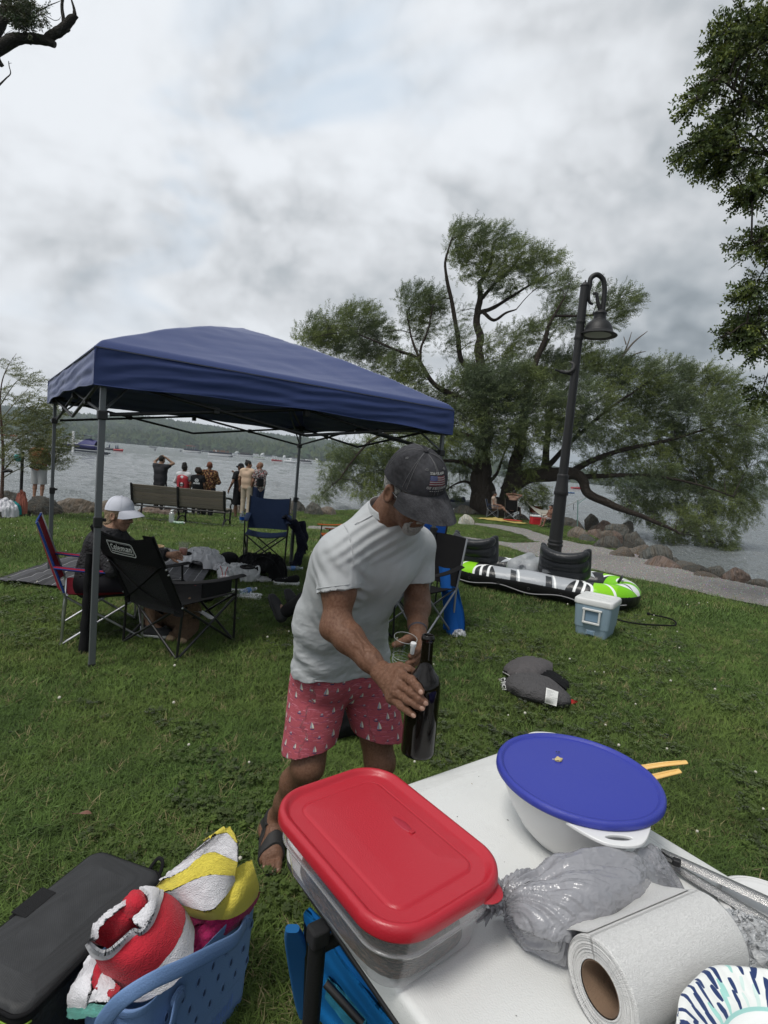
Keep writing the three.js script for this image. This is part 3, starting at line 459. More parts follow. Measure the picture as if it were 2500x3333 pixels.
// grass: blades near, tufts farther out, clover between
{
const q=rng(7);
const tuft=(n,h,spread,w)=>{
const pos=[],uv=[],idx=[],nor=[];
for(let k=0;k<n;k++){
const a=q()*6.283,r=spread*Math.sqrt(q()),x=Math.cos(a)*r,z=Math.sin(a)*r,b=q()*6.283,lean=(0.25 + 0.9*q())*h,H=h*(0.55 + 0.5*q()),ca=Math.cos(b),sa=Math.sin(b),ww=w*(0.7 + 0.6*q());
const base=pos.length / 3;for(const [t,wk] of [[0,1],[0.5,0.85],[1,0]]){const l=lean*t*t,y=H*(t - 0.25*t*t*lean / h);for(const s of wk?[-1,1]:[0]){pos.push(x + ca*l - sa*s*ww*wk,y,z + sa*l + ca*s*ww*wk);nor.push(ca*-0.45,0.85,sa*-0.45);uv.push(s,t);}}
const A=(i)=>V(pos[(base + i)*3],pos[(base + i)*3 + 1],pos[(base + i)*3 + 2]),up=A(1).sub(A(0)).cross(A(2).sub(A(0))),fl=up.dot(V(-ca*0.45,0.85,-sa*0.45))<0;
for(const [a1,b1,c1] of [[0,1,2],[1,3,2],[2,3,4]]) fl?idx.push(base + a1,base + c1,base + b1):idx.push(base + a1,base + b1,base + c1);
}
return buildGeo(pos,idx,uv,nor);
};
const M=mat(lin(1,1,1),0.6,{transmission:0.35,thickness:0,specularIntensity:0.35,roughness:0.8});
const near=[tuft(16,0.05,0.035,0.0016),tuft(14,0.062,0.04,0.0018),tuft(18,0.042,0.04,0.0015)],far=[tuft(20,0.055,0.10,0.0028),tuft(18,0.065,0.11,0.003)];
const cl=(()=>{const pos=[],uv=[],idx=[],nor=[];for(let s=0;s<4;s++){const ox=(q()- 0.5)*0.06,oz=(q()- 0.5)*0.06,oy=0.022 + 0.018*q(),t0=q()*6;for(let k=0;k<3;k++){const a=t0 + k*2.094,c=pos.length / 3;pos.push(ox,oy,oz);nor.push(0,1,0);uv.push(0,0);for(let e=-2;e<=2;e++){const b=a + e*0.38,r=0.0125*(1 - 0.12*Math.abs(Math.abs(e)- 1));pos.push(ox + Math.cos(b)*r,oy + 0.003*Math.abs(e)- 0.001,oz + Math.sin(b)*r);nor.push(Math.cos(b)*0.3,0.95,Math.sin(b)*0.3);uv.push(0,1);if(e>-2) idx.push(c,pos.length / 3 - 1,pos.length / 3 - 2);}}} return buildGeo(pos,idx,uv,nor);})();
const lists=[[],[],[],[],[]],clover=[],flowers=[];
const toCam=(x,z)=>{const p=V(x,0.02,z).sub(camera.position),k=p.dot(FW);if(k<0.4) return null;const X=1250 + FOC*p.dot(RX) / k,Y=1666.5 - FOC*p.dot(UY) / k;return X>-180&&X<2680&&Y<3560?k:null;};
const ring=(z0,z1,per,far_)=>{
const x1=z1*0.86 + 0.8,area=2*x1*(z1 - z0),n=Math.floor(area*per);
for(let k=0;k<n;k++){
const z=-(z0 +(z1 - z0)*q()),x=(q()*2 - 1)*x1;if(!toCam(x,z)) continue;if(polySD(SHORE,x,z)>(z<-12?-0.05:-0.15)) continue;const ip=z<-4.5?inPath(x,z):1;if(ip<-0.05||(ip<0.06&&q()<0.5)) continue;
const n0=gNoise(x,z),dry=q(),patch=0.5 + fbm(x*1.3,3,z*1.3,3),s=(0.75 + 0.5*q())*(0.8 + 0.35*n0),k2=0.66 + 0.40*n0 + 0.7*(q()- 0.5);
const c=dry<0.045?lin(0.34,0.29,0.15):lin((0.105 + 0.066*patch)*k2,(0.19 + 0.05*patch)*k2,(0.045 + 0.010*patch)*k2);
const y=landY(x,z);
lists[far_?3 +(q()<0.5?0:1):Math.floor(q()*3)].push([place(V(x,y - 0.004,z),euler((q()- 0.5)*0.5,q()*6.28,(q()- 0.5)*0.5),V(s,s*(ip<0.3?0.7:1),s)),c]);
const cn=noise(x*1.1,12,z*1.1)+ 0.5*noise(x*4,2,z*4);
if(!far_&&cn>0.1&&q()<0.13) clover.push([place(V(x,y,z),euler((q()- 0.5)*0.4,q()*6.28,(q()- 0.5)*0.4),0.8 + 0.6*q()),lin(0.075*k2 + 0.02,0.13*k2 + 0.01,0.035)]);
if(q()<(far_?0.006:0.0014)*(cn>0?2:0.5)) flowers.push([place(V(x + 0.01,y + 0.045 + 0.02*q(),z),euler(0,0,0),0.005 + 0.004*q()),lin(0.55,0.53,0.45)]);
}
};
ring(0.7,3.2,2600,false);ring(3.2,6.5,1300,false);ring(6.5,11,260,true);ring(11,26,110,true);
near.concat(far).forEach((g,i)=>{if(lists[i].length) tag(instances('grass',g,M,lists[i]),'short green lawn grass','grass');});
tag(instances('clover',cl,M,clover),'clover leaves growing in the lawn','clover');
const fg=new THREE.IcosahedronGeometry(1,1);{const p=fg.attributes.position;for(let i=0;i<p.count;i++){const k=1 + 0.25*noise(p.getX(i)*4,p.getY(i)*4,p.getZ(i)*4);p.setXYZ(i,p.getX(i)*k,p.getY(i)*k,p.getZ(i)*k);}}
tag(instances('clover_flowers',fg,mat(lin(1,1,1),0.9),flowers),'small white clover flowers dotted over the lawn','flowers');
console.log('grass',lists.map((l)=>l.length).join(' '),'clover',clover.length,flowers.length);
}

// ---------------------------------------------------------------- trees
const barkM=(r,g,b,s=1)=>mat(lin(r,g,b),0.92,{bumpMap:rep(TX.bark,1.1*s,0.45*s),bumpScale:0.09 / s,specularIntensity:0.2});
// a leafy twig along +y: stem and leaves
function twigGeo(q,n,len,ll,lw,spread,opp=false){
const pos=[],nor=[],uv=[],idx=[];
const leaf=(o,d,up,L,w)=>{
const s=d.clone().cross(up).normalize(),N=s.clone().cross(d).normalize(),b=pos.length / 3,pts=[o,o.clone().addScaledVector(d,L*0.45).addScaledVector(s,w / 2),o.clone().addScaledVector(d,L*0.45).addScaledVector(s,-w / 2),o.clone().addScaledVector(d,L).addScaledVector(N,-L*0.12)];
pts.forEach((p,i)=>{pos.push(p.x,p.y,p.z);nor.push(N.x,N.y,N.z);uv.push(i % 2,i / 3);});idx.push(b,b + 1,b + 2,b + 1,b + 3,b + 2);
};
const bend=(t)=>V(0.10*len*t*t,len*t,0.06*len*Math.sin(t*3));
for(let k=0;k<n;k++){
const t=0.08 + 0.92*(k + q()*0.6) / n,o=bend(t),a=opp?(k % 2)*Math.PI +(q()- 0.5)*0.5:k*2.4 + q(),d=V(Math.cos(a)*spread,0.9 - 0.15*q(),Math.sin(a)*spread).normalize();
leaf(o,d,V(Math.sin(a*3.1 + q()),0.4,Math.cos(a*1.7)),ll*(0.7 + 0.5*q())*(1.1 - 0.35*t),lw*(0.8 + 0.4*q()));
}
const st=pos.length / 3,R=len*0.006;for(let i=0;i<3;i++){const p=bend(i / 2);for(let k=0;k<3;k++){const a=k*2.094;pos.push(p.x + Math.cos(a)*R,p.y,p.z + Math.sin(a)*R);nor.push(Math.cos(a),0,Math.sin(a));uv.push(0,0);}}
for(let i=0;i<2;i++) for(let k=0;k<3;k++){const a=st + i*3 + k,b=st + i*3 +(k + 1)% 3;idx.push(a,b,a + 3,b,b + 3,a + 3);}
return buildGeo(pos,idx,uv,nor);
}
// a pinnate leaf along +y
function pinnateGeo(q,pairs,len,ll,lw){
const g=[];const pos=[],nor=[],uv=[],idx=[];
for(let k=0;k<pairs;k++) for(const s of [-1,1]){const t=(k + 0.8) / pairs,y=len*t,x=s*0.004,L=ll*(1 - 0.35*Math.abs(t - 0.5)),dx=s*0.88,dy=0.42,dz=-0.25 - 0.3*q(),b=pos.length / 3,bend=-0.18*len*t*t,w=lw / 2;for(const [u,c] of [[0,0],[0.5,1],[0.5,-1],[1,0]]){pos.push(x + dx*L*u - dy*w*c*s,y + dy*L*u + dx*s*w*c,bend + dz*L*u);nor.push(dz*-0.3*s,0.1,0.95);uv.push(u,c);} idx.push(b,b + 1,b + 2,b + 1,b + 3,b + 2);}
for(let k=0;k<5;k++){const a=k*1.257;}
const b=pos.length / 3;for(let i=0;i<4;i++){const t=i / 3;for(const s of [-1,1]){pos.push(s*0.0012,len*t,-0.18*len*t*t);nor.push(0,0.1,1);uv.push(0,t);} if(i) idx.push(b + i*2 - 2,b + i*2 - 1,b + i*2,b + i*2 - 1,b + i*2 + 1,b + i*2);}
return buildGeo(pos,idx,uv,nor);
}
const limbTube=(pts,rs,seg=9,sm=6)=>{const n=(pts.length - 1)*sm,c=spline(pts,n).map((p,i)=>{const w=0.25*rs[0]*(i>0&&i<n?1:0);return p.add(V(w*noise(p.x*1.1,p.y*1.1,2),w*noise(p.y*1.1,p.z,7),w*noise(p.z,p.x*1.1,4)));});return tube(c,(t)=>{const f=t*(rs.length - 1),i=Math.min(rs.length - 2,Math.floor(f));return mix(rs[i],rs[i + 1],f - i)*(1 + 0.12*noise(t*14,rs[0]*9));},seg);};
const nearestOn=(lines,p)=>{let best=null,bd=1e9;for(const L of lines) for(const a of L){const d=a.distanceTo(p)+ Math.max(0,a.y - p.y)*0.8;if(d<bd){bd=d;best=a;}} return best;};

// the willow on the point
{
const q=rng(11),base=onLawn(1580,1672),z0=-base.z,k=z0 / FOC;
const t=thing('willow_tree','big windswept willow with a thick furrowed trunk growing on the point beyond the lamp post','tree',base);
const C=(cx,cy,dz=0)=>at(900 + cx / 1.037,700 + cy / 1.037,z0 + dz).sub(base).multiplyScalar(1),S=k / 1.037;
const bark=barkM(0.085,0.07,0.058),twigM=barkM(0.10,0.09,0.075,2);
const B=(name,list,dz0,dz1,m=bark)=>{const pts=list.map((p,i)=>C(p[0],p[1],mix(dz0,dz1,i / (list.length - 1)))),rs=list.map((p)=>p[2]*S);mesh(name,limbTube(pts,rs,rs[0]>0.2?16:8),m,t);return spline(pts,list.length*4);};
const lines=[];
lines.push(B('trunk',[[712,1012,62],[706,985,50],[698,950,42],[690,900,36],[700,840,30],[705,760,24],[694,640,20],[685,520,16],[680,400,13],[680,320,11],[690,240,8],[720,150,5],[745,80,2]],0,0.4));
lines.push(B('trunk',[[768,1010,30],[775,965,28],[795,890,23],[820,790,19],[832,700,15],[860,560,10],[900,430,8],[932,350,5],[972,280,2.5]],-0.5,-1.5));
const LB=(list,a=0,b=0)=>lines.push(B('limb',list,a,b));
LB([[690,520,10],[630,500,9],[612,410,8],[592,300,7],[578,230,6],[570,160,4],[592,80,2]],0.2,-0.6);
LB([[680,330,8],[720,318,6.5],[780,285,5],[850,240,3.5],[945,190,1.5]],0.2,1.0);LB([[685,290,7],[740,230,5],[790,180,4],[840,120,2]],0.3,-0.4);LB([[700,330,6],[735,355,5],[775,330,4],[810,318,2]],0.2,-0.8);
LB([[695,650,11],[600,610,9],[535,575,8],[498,520,6.5],[470,480,5.5],[420,462,4.5],[365,440,3.5],[270,400,2]],0.1,-1.2);LB([[485,500,5],[488,450,4],[510,390,3],[530,300,1.8]],-0.5,-0.9);LB([[480,480,4.5],[455,410,3.2],[440,330,1.8]],-0.5,-0.2);
LB([[700,800,14],[650,750,10],[560,735,8],[460,735,6.5],[380,735,5.5],[320,760,4.5],[265,820,3],[215,890,1.8]],-0.3,-2.2);LB([[700,880,9],[640,840,7],[560,830,5],[470,850,3.5],[380,880,2]],-0.3,-2.5);
LB([[776,940,27],[800,910,27],[850,885,25],[935,880,23],[1000,875,19],[1030,890,16],[1054,940,14],[1120,972,12],[1185,1000,9],[1290,1040,6],[1360,1075,3]],-0.6,-2.8);
LB([[900,880,15],[908,820,12],[915,740,10],[925,660,8],[985,580,5],[1060,500,3]],-0.8,0.5);LB([[905,860,10],[960,800,8],[1020,740,6],[1130,650,4],[1260,560,2.2]],-0.8,-2.0);LB([[985,875,12],[1060,830,9],[1180,790,7],[1320,760,5],[1460,720,2.5]],-1.2,-1.5);LB([[1020,885,9],[1120,880,7],[1260,880,5],[1420,910,3],[1540,950,1.8]],-1.4,-2.6);
LB([[860,560,6],[890,470,5],[920,420,4]],-1.2,0.3);LB([[940,340,4.5],[1030,340,3.6],[1100,330,2.8],[1170,290,1.6]],-1.4,-0.8);LB([[720,900,7],[745,870,5],[770,800,3.5],[800,740,2]],-0.2,1.6);LB([[690,930,6],[640,900,4.5],[600,910,3],[560,940,1.6]],0.3,0.9);
for(const d of [[[1150,500,4.6],[1200,436,3.2],[1226,412,2.2],[1252,392,1]],[[1168,480,3.2],[1188,430,2.2],[1199,395,0.9]],[[1180,436,2.2],[1172,410,0.9]],[[1175,495,3.4],[1215,468,2.2],[1246,460,1]]]) B('dead_branch',d,0,0.3,mat(lin(0.13,0.115,0.10),0.9));
const P=[[640,85,62,48,1],[725,95,62,55,1],[812,140,66,46,1],[905,148,60,26,1],[640,168,55,55,1],[722,200,62,56,1],[832,205,66,34,1],[597,105,32,66,0.8],[760,262,46,30,0.7],[880,240,40,20,0.6],
[470,288,62,42,1],[528,300,45,46,0.9],[448,350,44,46,0.9],[510,375,50,45,0.7],[470,425,34,36,0.6],
[285,352,66,46,1],[210,370,62,46,1],[130,392,52,44,1],[345,408,58,46,1],[255,440,86,58,1.1],[160,438,60,42,1],[95,420,40,26,0.9],[330,492,66,42,1],[405,510,66,44,1],[440,560,62,44,1],
[618,330,36,40,0.35],[600,410,44,40,0.45],[565,450,34,40,0.4],[660,430,36,46,0.4],[770,440,70,50,0.8],[832,398,54,40,0.8],[725,500,60,50,0.8],[640,540,60,50,0.8],
[950,255,40,46,0.9],[985,222,26,24,0.7],[975,340,54,50,0.8],[930,320,36,36,0.7],[1165,292,52,34,1],[1120,345,54,34,0.9],[1085,270,34,30,0.6],[905,395,52,36,0.8],[1050,405,50,36,0.7],
[900,520,90,62,1.1],[1010,500,84,56,1.1],[960,580,90,60,1],[820,580,84,64,1],[700,640,84,62,1],[600,610,80,58,1],[510,640,66,48,1],[840,660,80,48,0.8],[570,690,76,50,1],[690,720,66,44,0.9],
[1110,520,84,52,1.1],[1210,545,84,52,1.1],[1320,540,80,50,1.1],[1420,560,72,48,1],[1500,580,54,50,0.9],[1180,620,90,62,1.1],[1300,640,96,66,1.2],[1420,660,90,64,1.1],[1530,680,72,66,1],[1610,720,54,62,0.9],[1060,620,72,48,0.9],[1130,710,84,52,1.1],[1260,745,100,62,1.2],[1390,770,96,62,1.2],[1510,790,80,62,1.1],[1600,830,60,62,1],[1130,800,76,44,1],[1250,845,90,50,1.1],[1370,870,90,50,1.1],[1490,890,80,52,1.1],[1590,920,52,48,0.9],[1190,900,66,36,0.9],[1290,945,84,42,1.1],[1400,970,80,40,1.1],[1510,975,62,40,1],[1250,1000,60,34,0.9],[1345,1030,66,36,1],[1430,1050,56,36,1],[1500,1080,44,36,0.9],[1575,1000,40,40,0.8],[1330,1080,40,26,0.7],[1440,1110,44,30,0.8],[1500,1125,40,26,0.8],[1190,960,40,26,0.7],[1075,850,54,34,0.8],
[225,790,50,34,0.9],[190,860,46,40,1],[250,850,56,44,1],[335,790,66,42,1],[330,870,70,44,1],[440,780,66,48,1],[180,915,36,30,0.9],[420,850,70,46,1],[540,770,70,46,1],[600,830,46,40,0.8],[510,880,60,40,0.9],[290,925,48,22,0.8],[420,920,40,24,0.7],[150,945,24,18,0.7],[590,930,40,26,0.6],
[650,790,50,40,0.7],[735,740,66,40,0.8],[800,800,46,50,0.8],[855,840,36,40,0.7],[850,925,56,34,1],[880,970,40,18,0.8],[760,860,34,36,0.5],[640,870,30,30,0.5]];
const T=[twigGeo(q,18,0.50,0.15,0.026,0.9),twigGeo(q,20,0.58,0.14,0.024,1.1),twigGeo(q,15,0.42,0.16,0.027,0.8)],lists=[[],[],[]],small=[];
P.push(...[[690,585,76,52],[750,610,70,52],[625,690,70,44],[765,690,66,50],[705,770,56,40],[845,735,70,46],[900,640,76,50],[965,670,76,50],[1010,735,70,44],[790,545,66,46],[655,560,60,46],[935,730,60,40],[560,745,60,36]].map((p)=>[...p,1,-2.2]));
for(const [cx,cy,rx,ry,den,fz] of P){
const dz=fz??(q()- 0.5)*3.0 +(cx>1050?-1.2:0),c=C(cx,cy,dz),a=rx*S,b=ry*S,dd=0.75*Math.sqrt(a*b)+ 0.2,n=Math.round(den*490*(a*b + 0.12)),low=smooth(560,900,cy);
const src=nearestOn(lines,c),m=src.clone().lerp(c,0.5).add(V(0.1,0.25*a,0));small.push(limbTube([src,m,c.clone().add(V(0.3*a,0.2*b,0))],[0.028,0.018,0.006],5,4));
for(let i=0;i<4;i++){const e=c.clone().add(V((q()- 0.4)*a*1.5,(q()- 0.4)*b*1.5,(q()- 0.5)*dd*1.5));small.push(limbTube([m.clone().lerp(c,q()*0.8),m.clone().lerp(e,0.6).add(V(0,0.1,0)),e],[0.014,0.009,0.003],4,3));}
for(let i=0;i<n;i++){
const u=V(q()*2 - 1,q()*2 - 1,q()*2 - 1);if(u.length()>1){i--;continue;} u.multiplyScalar(0.35 + 0.65*u.length() / Math.max(u.length(),0.2));if(u.length()>1) u.normalize();
const p=V(c.x + u.x*a,c.y + u.y*b,c.z + u.z*dd),clump=noise(p.x*1.7,p.y*1.7,p.z*1.7 + 5);if(clump<-0.11&&q()<0.9) continue;
const d=V(u.x*0.8 + mix(0.75,0.35,low)+(q()- 0.5)*1.3,u.y*0.7 + mix(0.5,-0.45,low)+(q()- 0.5)*1.1,u.z*0.7 +(q()- 0.5)*0.6);
const tone=(0.72 + 0.5*q())*(1 + 0.45*clump),warm=clamp(0.5 + noise(p.x*0.5,p.y*0.5,p.z)*1.2 + 0.3*(q()- 0.5)),f=(0.8 + 0.4*q())*mix(0.78,1.0,clamp(den));
lists[Math.floor(q()*3)].push([place(p,turnTo(d).multiply(euler(0,q()*6.28,0)),f),lin(mix(0.135,0.205,warm)*tone,mix(0.178,0.25,warm)*tone,mix(0.092,0.07,warm)*tone)]);
}
}
mesh('twigs',small,twigM,t).userData.kind='stuff';
const LM=mat(lin(1,1,1),0.75,{transmission:0.42,thickness:0,specularIntensity:0.4});
T.forEach((g,i)=>instances('crown',g,LM,lists[i],t));
console.log('willow',lists.map((l)=>l.length).join(' '));
}
// the locust whose branches reach in from the right
{
const q=rng(21),Z=7.2,base=V(7.3,0,-7.6),t=thing('locust_tree','leafy green tree reaching in over the top right, its trunk outside the photo','tree',base);
const C=(cx,cy,dz=0)=>at(2100 + cx / 1.7025,cy / 1.7025,Z + dz).sub(base),S=Z / FOC / 1.7025,bark=barkM(0.10,0.085,0.07,2),lines=[];
const B=(list,a,b)=>{const pts=list.map((p,i)=>p[3]?V(...p[3]):C(p[0],p[1],mix(a,b,i / (list.length - 1))));mesh('branch',limbTube(pts,list.map((p)=>p[2]*S),8,5),bark,t);lines.push(spline(pts,list.length*5));};
mesh('trunk',limbTube([V(0,-0.1,0),V(0.05,2,0.1),V(-0.1,4.5,0),V(0.1,7.2,-0.1),V(0.2,9.5,0)],[0.30,0.22,0.19,0.14,0.05],14),bark,t);lines.push(spline([V(0,2.5,0),V(0,7,0),V(0.2,9.5,0)],12));
B([[0,0,26,[0,4.0,0]],[820,1500,16],[720,1480,10],[660,1400,6],[590,1330,3]],0.2,-0.3);B([[0,0,26,[0,3.2,0]],[830,2000,16],[700,1960,9],[612,1884,6],[530,1950,3]],0.1,-0.3);B([[700,1940,9],[640,1830,7],[560,1790,5],[470,1850,3]],0,-0.3);B([[0,0,30,[0,5.2,0]],[800,980,18],[690,860,12],[600,842,9],[520,822,7],[440,830,5],[300,810,3]],0.2,-0.4);
B([[690,860,8],[600,760,6],[500,720,4],[390,770,2.5]],0.1,0.4);B([[0,0,30,[0,6.4,0]],[800,640,18],[690,600,12],[580,560,8],[480,490,5],[400,440,4],[290,560,2]],0.3,-0.5);B([[690,600,8],[600,470,6],[520,420,5],[440,200,3]],0.1,0.5);B([[0,0,28,[0.1,7.6,0]],[780,300,16],[680,230,11],[600,130,7],[480,110,4]],0.2,-0.2);B([[720,1080,7],[640,1050,5],[560,1070,2.5]],0,0.2);B([[800,640,12],[700,480,9],[640,330,6],[560,260,3]],0.3,0.6);
const P=[[620,60,60,50],[650,140,50,60],[560,140,60,45],[500,95,46,32],[440,170,24,44],[425,245,20,32],[540,210,60,46],[640,240,50,50],[560,290,64,40],[470,350,56,36],[420,400,50,34],[370,450,44,34],[318,510,38,30],[280,560,26,28],[620,340,60,46],[660,430,30,50],[620,470,40,34,.6],[455,590,36,32],[430,560,26,26],[540,590,50,26,.7],[620,540,50,40],[500,640,40,24],[410,690,40,22],[470,715,60,28],[380,745,34,22],[300,785,48,22],[250,835,22,34],[350,790,36,26],[430,800,56,34],[400,860,46,34],[345,905,36,32],[450,900,46,26],[510,900,30,26],[560,790,50,36],[640,700,40,42],[650,800,34,36],[620,870,24,12,.6],[460,955,20,14],[650,985,34,22],[590,1040,36,24],[560,1085,24,22],[640,1095,34,24],[660,1040,24,18,.7],[630,1290,50,28],[580,1330,34,26],[655,1350,30,34],[595,1395,18,26],[620,1560,44,32],[590,1610,34,30],[650,1620,34,36],[630,1690,46,36],[570,1745,46,32],[510,1795,46,34],[470,1850,40,34],[580,1820,50,40],[650,1780,36,46],[560,1880,40,28],[640,1900,30,34],[430,1885,20,18],[650,1950,30,18],[655,2140,34,34],[640,2190,34,30],
[760,120,80,90],[760,330,80,90],[760,560,70,80],[760,800,70,90],[760,1300,70,80],[760,1720,80,90],[880,400,90,120],[900,900,90,120],[900,1500,90,120],[860,50,80,80]];
const G=[pinnateGeo(q,6,0.15,0.042,0.024),twigGeo(q,15,0.22,0.055,0.026,1.1)],lists=[[],[]],small=[];
for(const [cx,cy,rx,ry,den=1] of P){
const c=C(cx,cy,(q()- 0.5)*0.9),a=rx*S,b=ry*S,dd=Math.sqrt(a*b)+ 0.12,n=Math.round(den*85*(a*b*26 + 0.3)),src=nearestOn(lines,c),mid=src.clone().lerp(c,0.55).add(V(0,0.06,0));
small.push(limbTube([src,mid,c],[0.014,0.009,0.004],5,4));for(let i=0;i<5;i++){const e=c.clone().add(V((q()*2 - 1)*a,(q()*2 - 1)*b,(q()*2 - 1)*dd));small.push(limbTube([mid.clone().lerp(c,q()),mid.clone().lerp(e,0.6),e],[0.005,0.0035,0.0015],4,3));}
for(let i=0;i<n;i++){const u=V(q()*2 - 1,q()*2 - 1,q()*2 - 1);if(u.length()>1){i--;continue;} const p=V(c.x + u.x*a,c.y + u.y*b,c.z + u.z*dd);if(noise(p.x*5,p.y*5,p.z*5)<-0.12&&q()<0.85) continue;const d=V(u.x*0.7 - 0.3 +(q()- 0.5),u.y*0.3 - 0.25 +(q()- 0.5)*0.6,u.z*0.6 +(q()- 0.5)),tone=0.7 + 0.6*q(),w=q();lists[i % 2].push([place(p,turnTo(d).multiply(euler(0,q()*6.28,0)),0.8 + 0.5*q()),lin(mix(0.09,0.2,w*w)*tone,mix(0.13,0.235,w*w)*tone,0.045*tone)]);}
}
mesh('twigs',small,bark,t).userData.kind='stuff';const LM=mat(lin(1,1,1),0.7,{transmission:0.35,thickness:0,specularIntensity:0.4});
G.forEach((g,i)=>instances('crown',g,LM,lists[i],t));
}
// the broken branch at the top left
{
const q=rng(31),Z=5.2,base=V(-7.6,0,-5.4),t=thing('old_tree','old tree outside the photo whose broken grey branch reaches in at the top left','tree',base),C=(cx,cy,dz=0)=>at(cx / 5.53,cy / 5.53,Z + dz).sub(base),S=Z / FOC / 5.53,bark=barkM(0.085,0.08,0.072,3);
const B=(list,n='branch',a=0,b=0)=>mesh(n,limbTube(list.map((p,i)=>p[3]?V(...p[3]):C(p[0],p[1],mix(a,b,i / (list.length - 1)))),list.map((p)=>p[2]*S),10,6),bark,t);
mesh('trunk',limbTube([V(0,-0.1,0),V(0.05,2,0),V(0.2,4,0.1),V(0.3,7,0.2)],[0.36,0.27,0.22,0.12],14),bark,t);
B([[0,0,180,[0.2,3.6,0.1]],[-2000,1900,150],[-700,1180,120],[0,885,98],[250,730,92],[420,700,80],[600,700,80],[800,730,72],[995,812,48]]);B([[800,720,62],[920,640,74],[1060,560,74],[1170,470,70],[1290,330,62],[1375,270,40]]);B([[1160,480,40],[1140,330,30],[1115,130,24],[1125,0,22],[1180,-200,14]]);B([[1345,260,34],[1335,160,22],[1290,0,14],[1260,-120,9]]);B([[0,0,150,[0.25,5,0.15]],[-900,900,110],[-100,600,90],[30,420,82],[90,220,75],[150,-40,70],[200,-400,60]],'branch',0.1,0.2);B([[1240,520,30],[1215,555,22],[1150,590,8]],'stub');
for(const l of [[[90,395,22],[250,345,18],[440,330,14],[560,290,12],[700,200,9],[850,110,7],[1000,50,6],[1095,10,4]],[[560,330,10],[660,290,8],[770,262,7],[900,325,6],[980,365,5],[1060,350,4],[1095,300,3]],[[100,390,12],[230,450,8],[340,490,6],[500,560,4]],[[130,400,9],[330,360,7],[420,420,5],[600,430,4],[760,385,3]],[[70,720,7],[90,620,5],[60,540,3]],[[90,620,4],[150,580,3],[300,500,2]],[[340,640,16],[345,560,9],[375,470,6],[430,300,4]],[[155,1100,6],[165,1190,7],[190,1325,8],[110,1410,10],[20,1500,13],[-80,1600,15]],[[160,1140,4],[210,1136,3]],[[-120,900,60],[-20,1120,46],[50,1195,32]],[[620,330,5],[720,260,4],[790,190,3]]]) B(l,'twig');
const g=twigGeo(q,12,0.09,0.034,0.010,0.9),list=[];for(const [cx,cy,r,n] of [[330,100,190,90],[400,330,120,70],[500,190,100,40],[250,200,120,50],[790,170,60,14],[640,320,60,12],[790,340,60,10],[560,530,80,9],[420,410,90,24],[450,40,120,40],[30,60,80,14]]) for(let i=0;i<n;i++){const a=q()*6.28,d=r*Math.sqrt(q()),p=C(cx + Math.cos(a)*d,cy + Math.sin(a)*d,(q()- 0.5)*0.25);list.push([place(p,turnTo(V(q()- 0.5,q()- 0.6,q()- 0.5)),0.6 + 0.7*q()),lin(0.045 + 0.03*q(),0.06 + 0.03*q(),0.03)]);}
instances('crown',g,mat(lin(1,1,1),0.75,{transmission:0.25,thickness:0}),list,t);
}
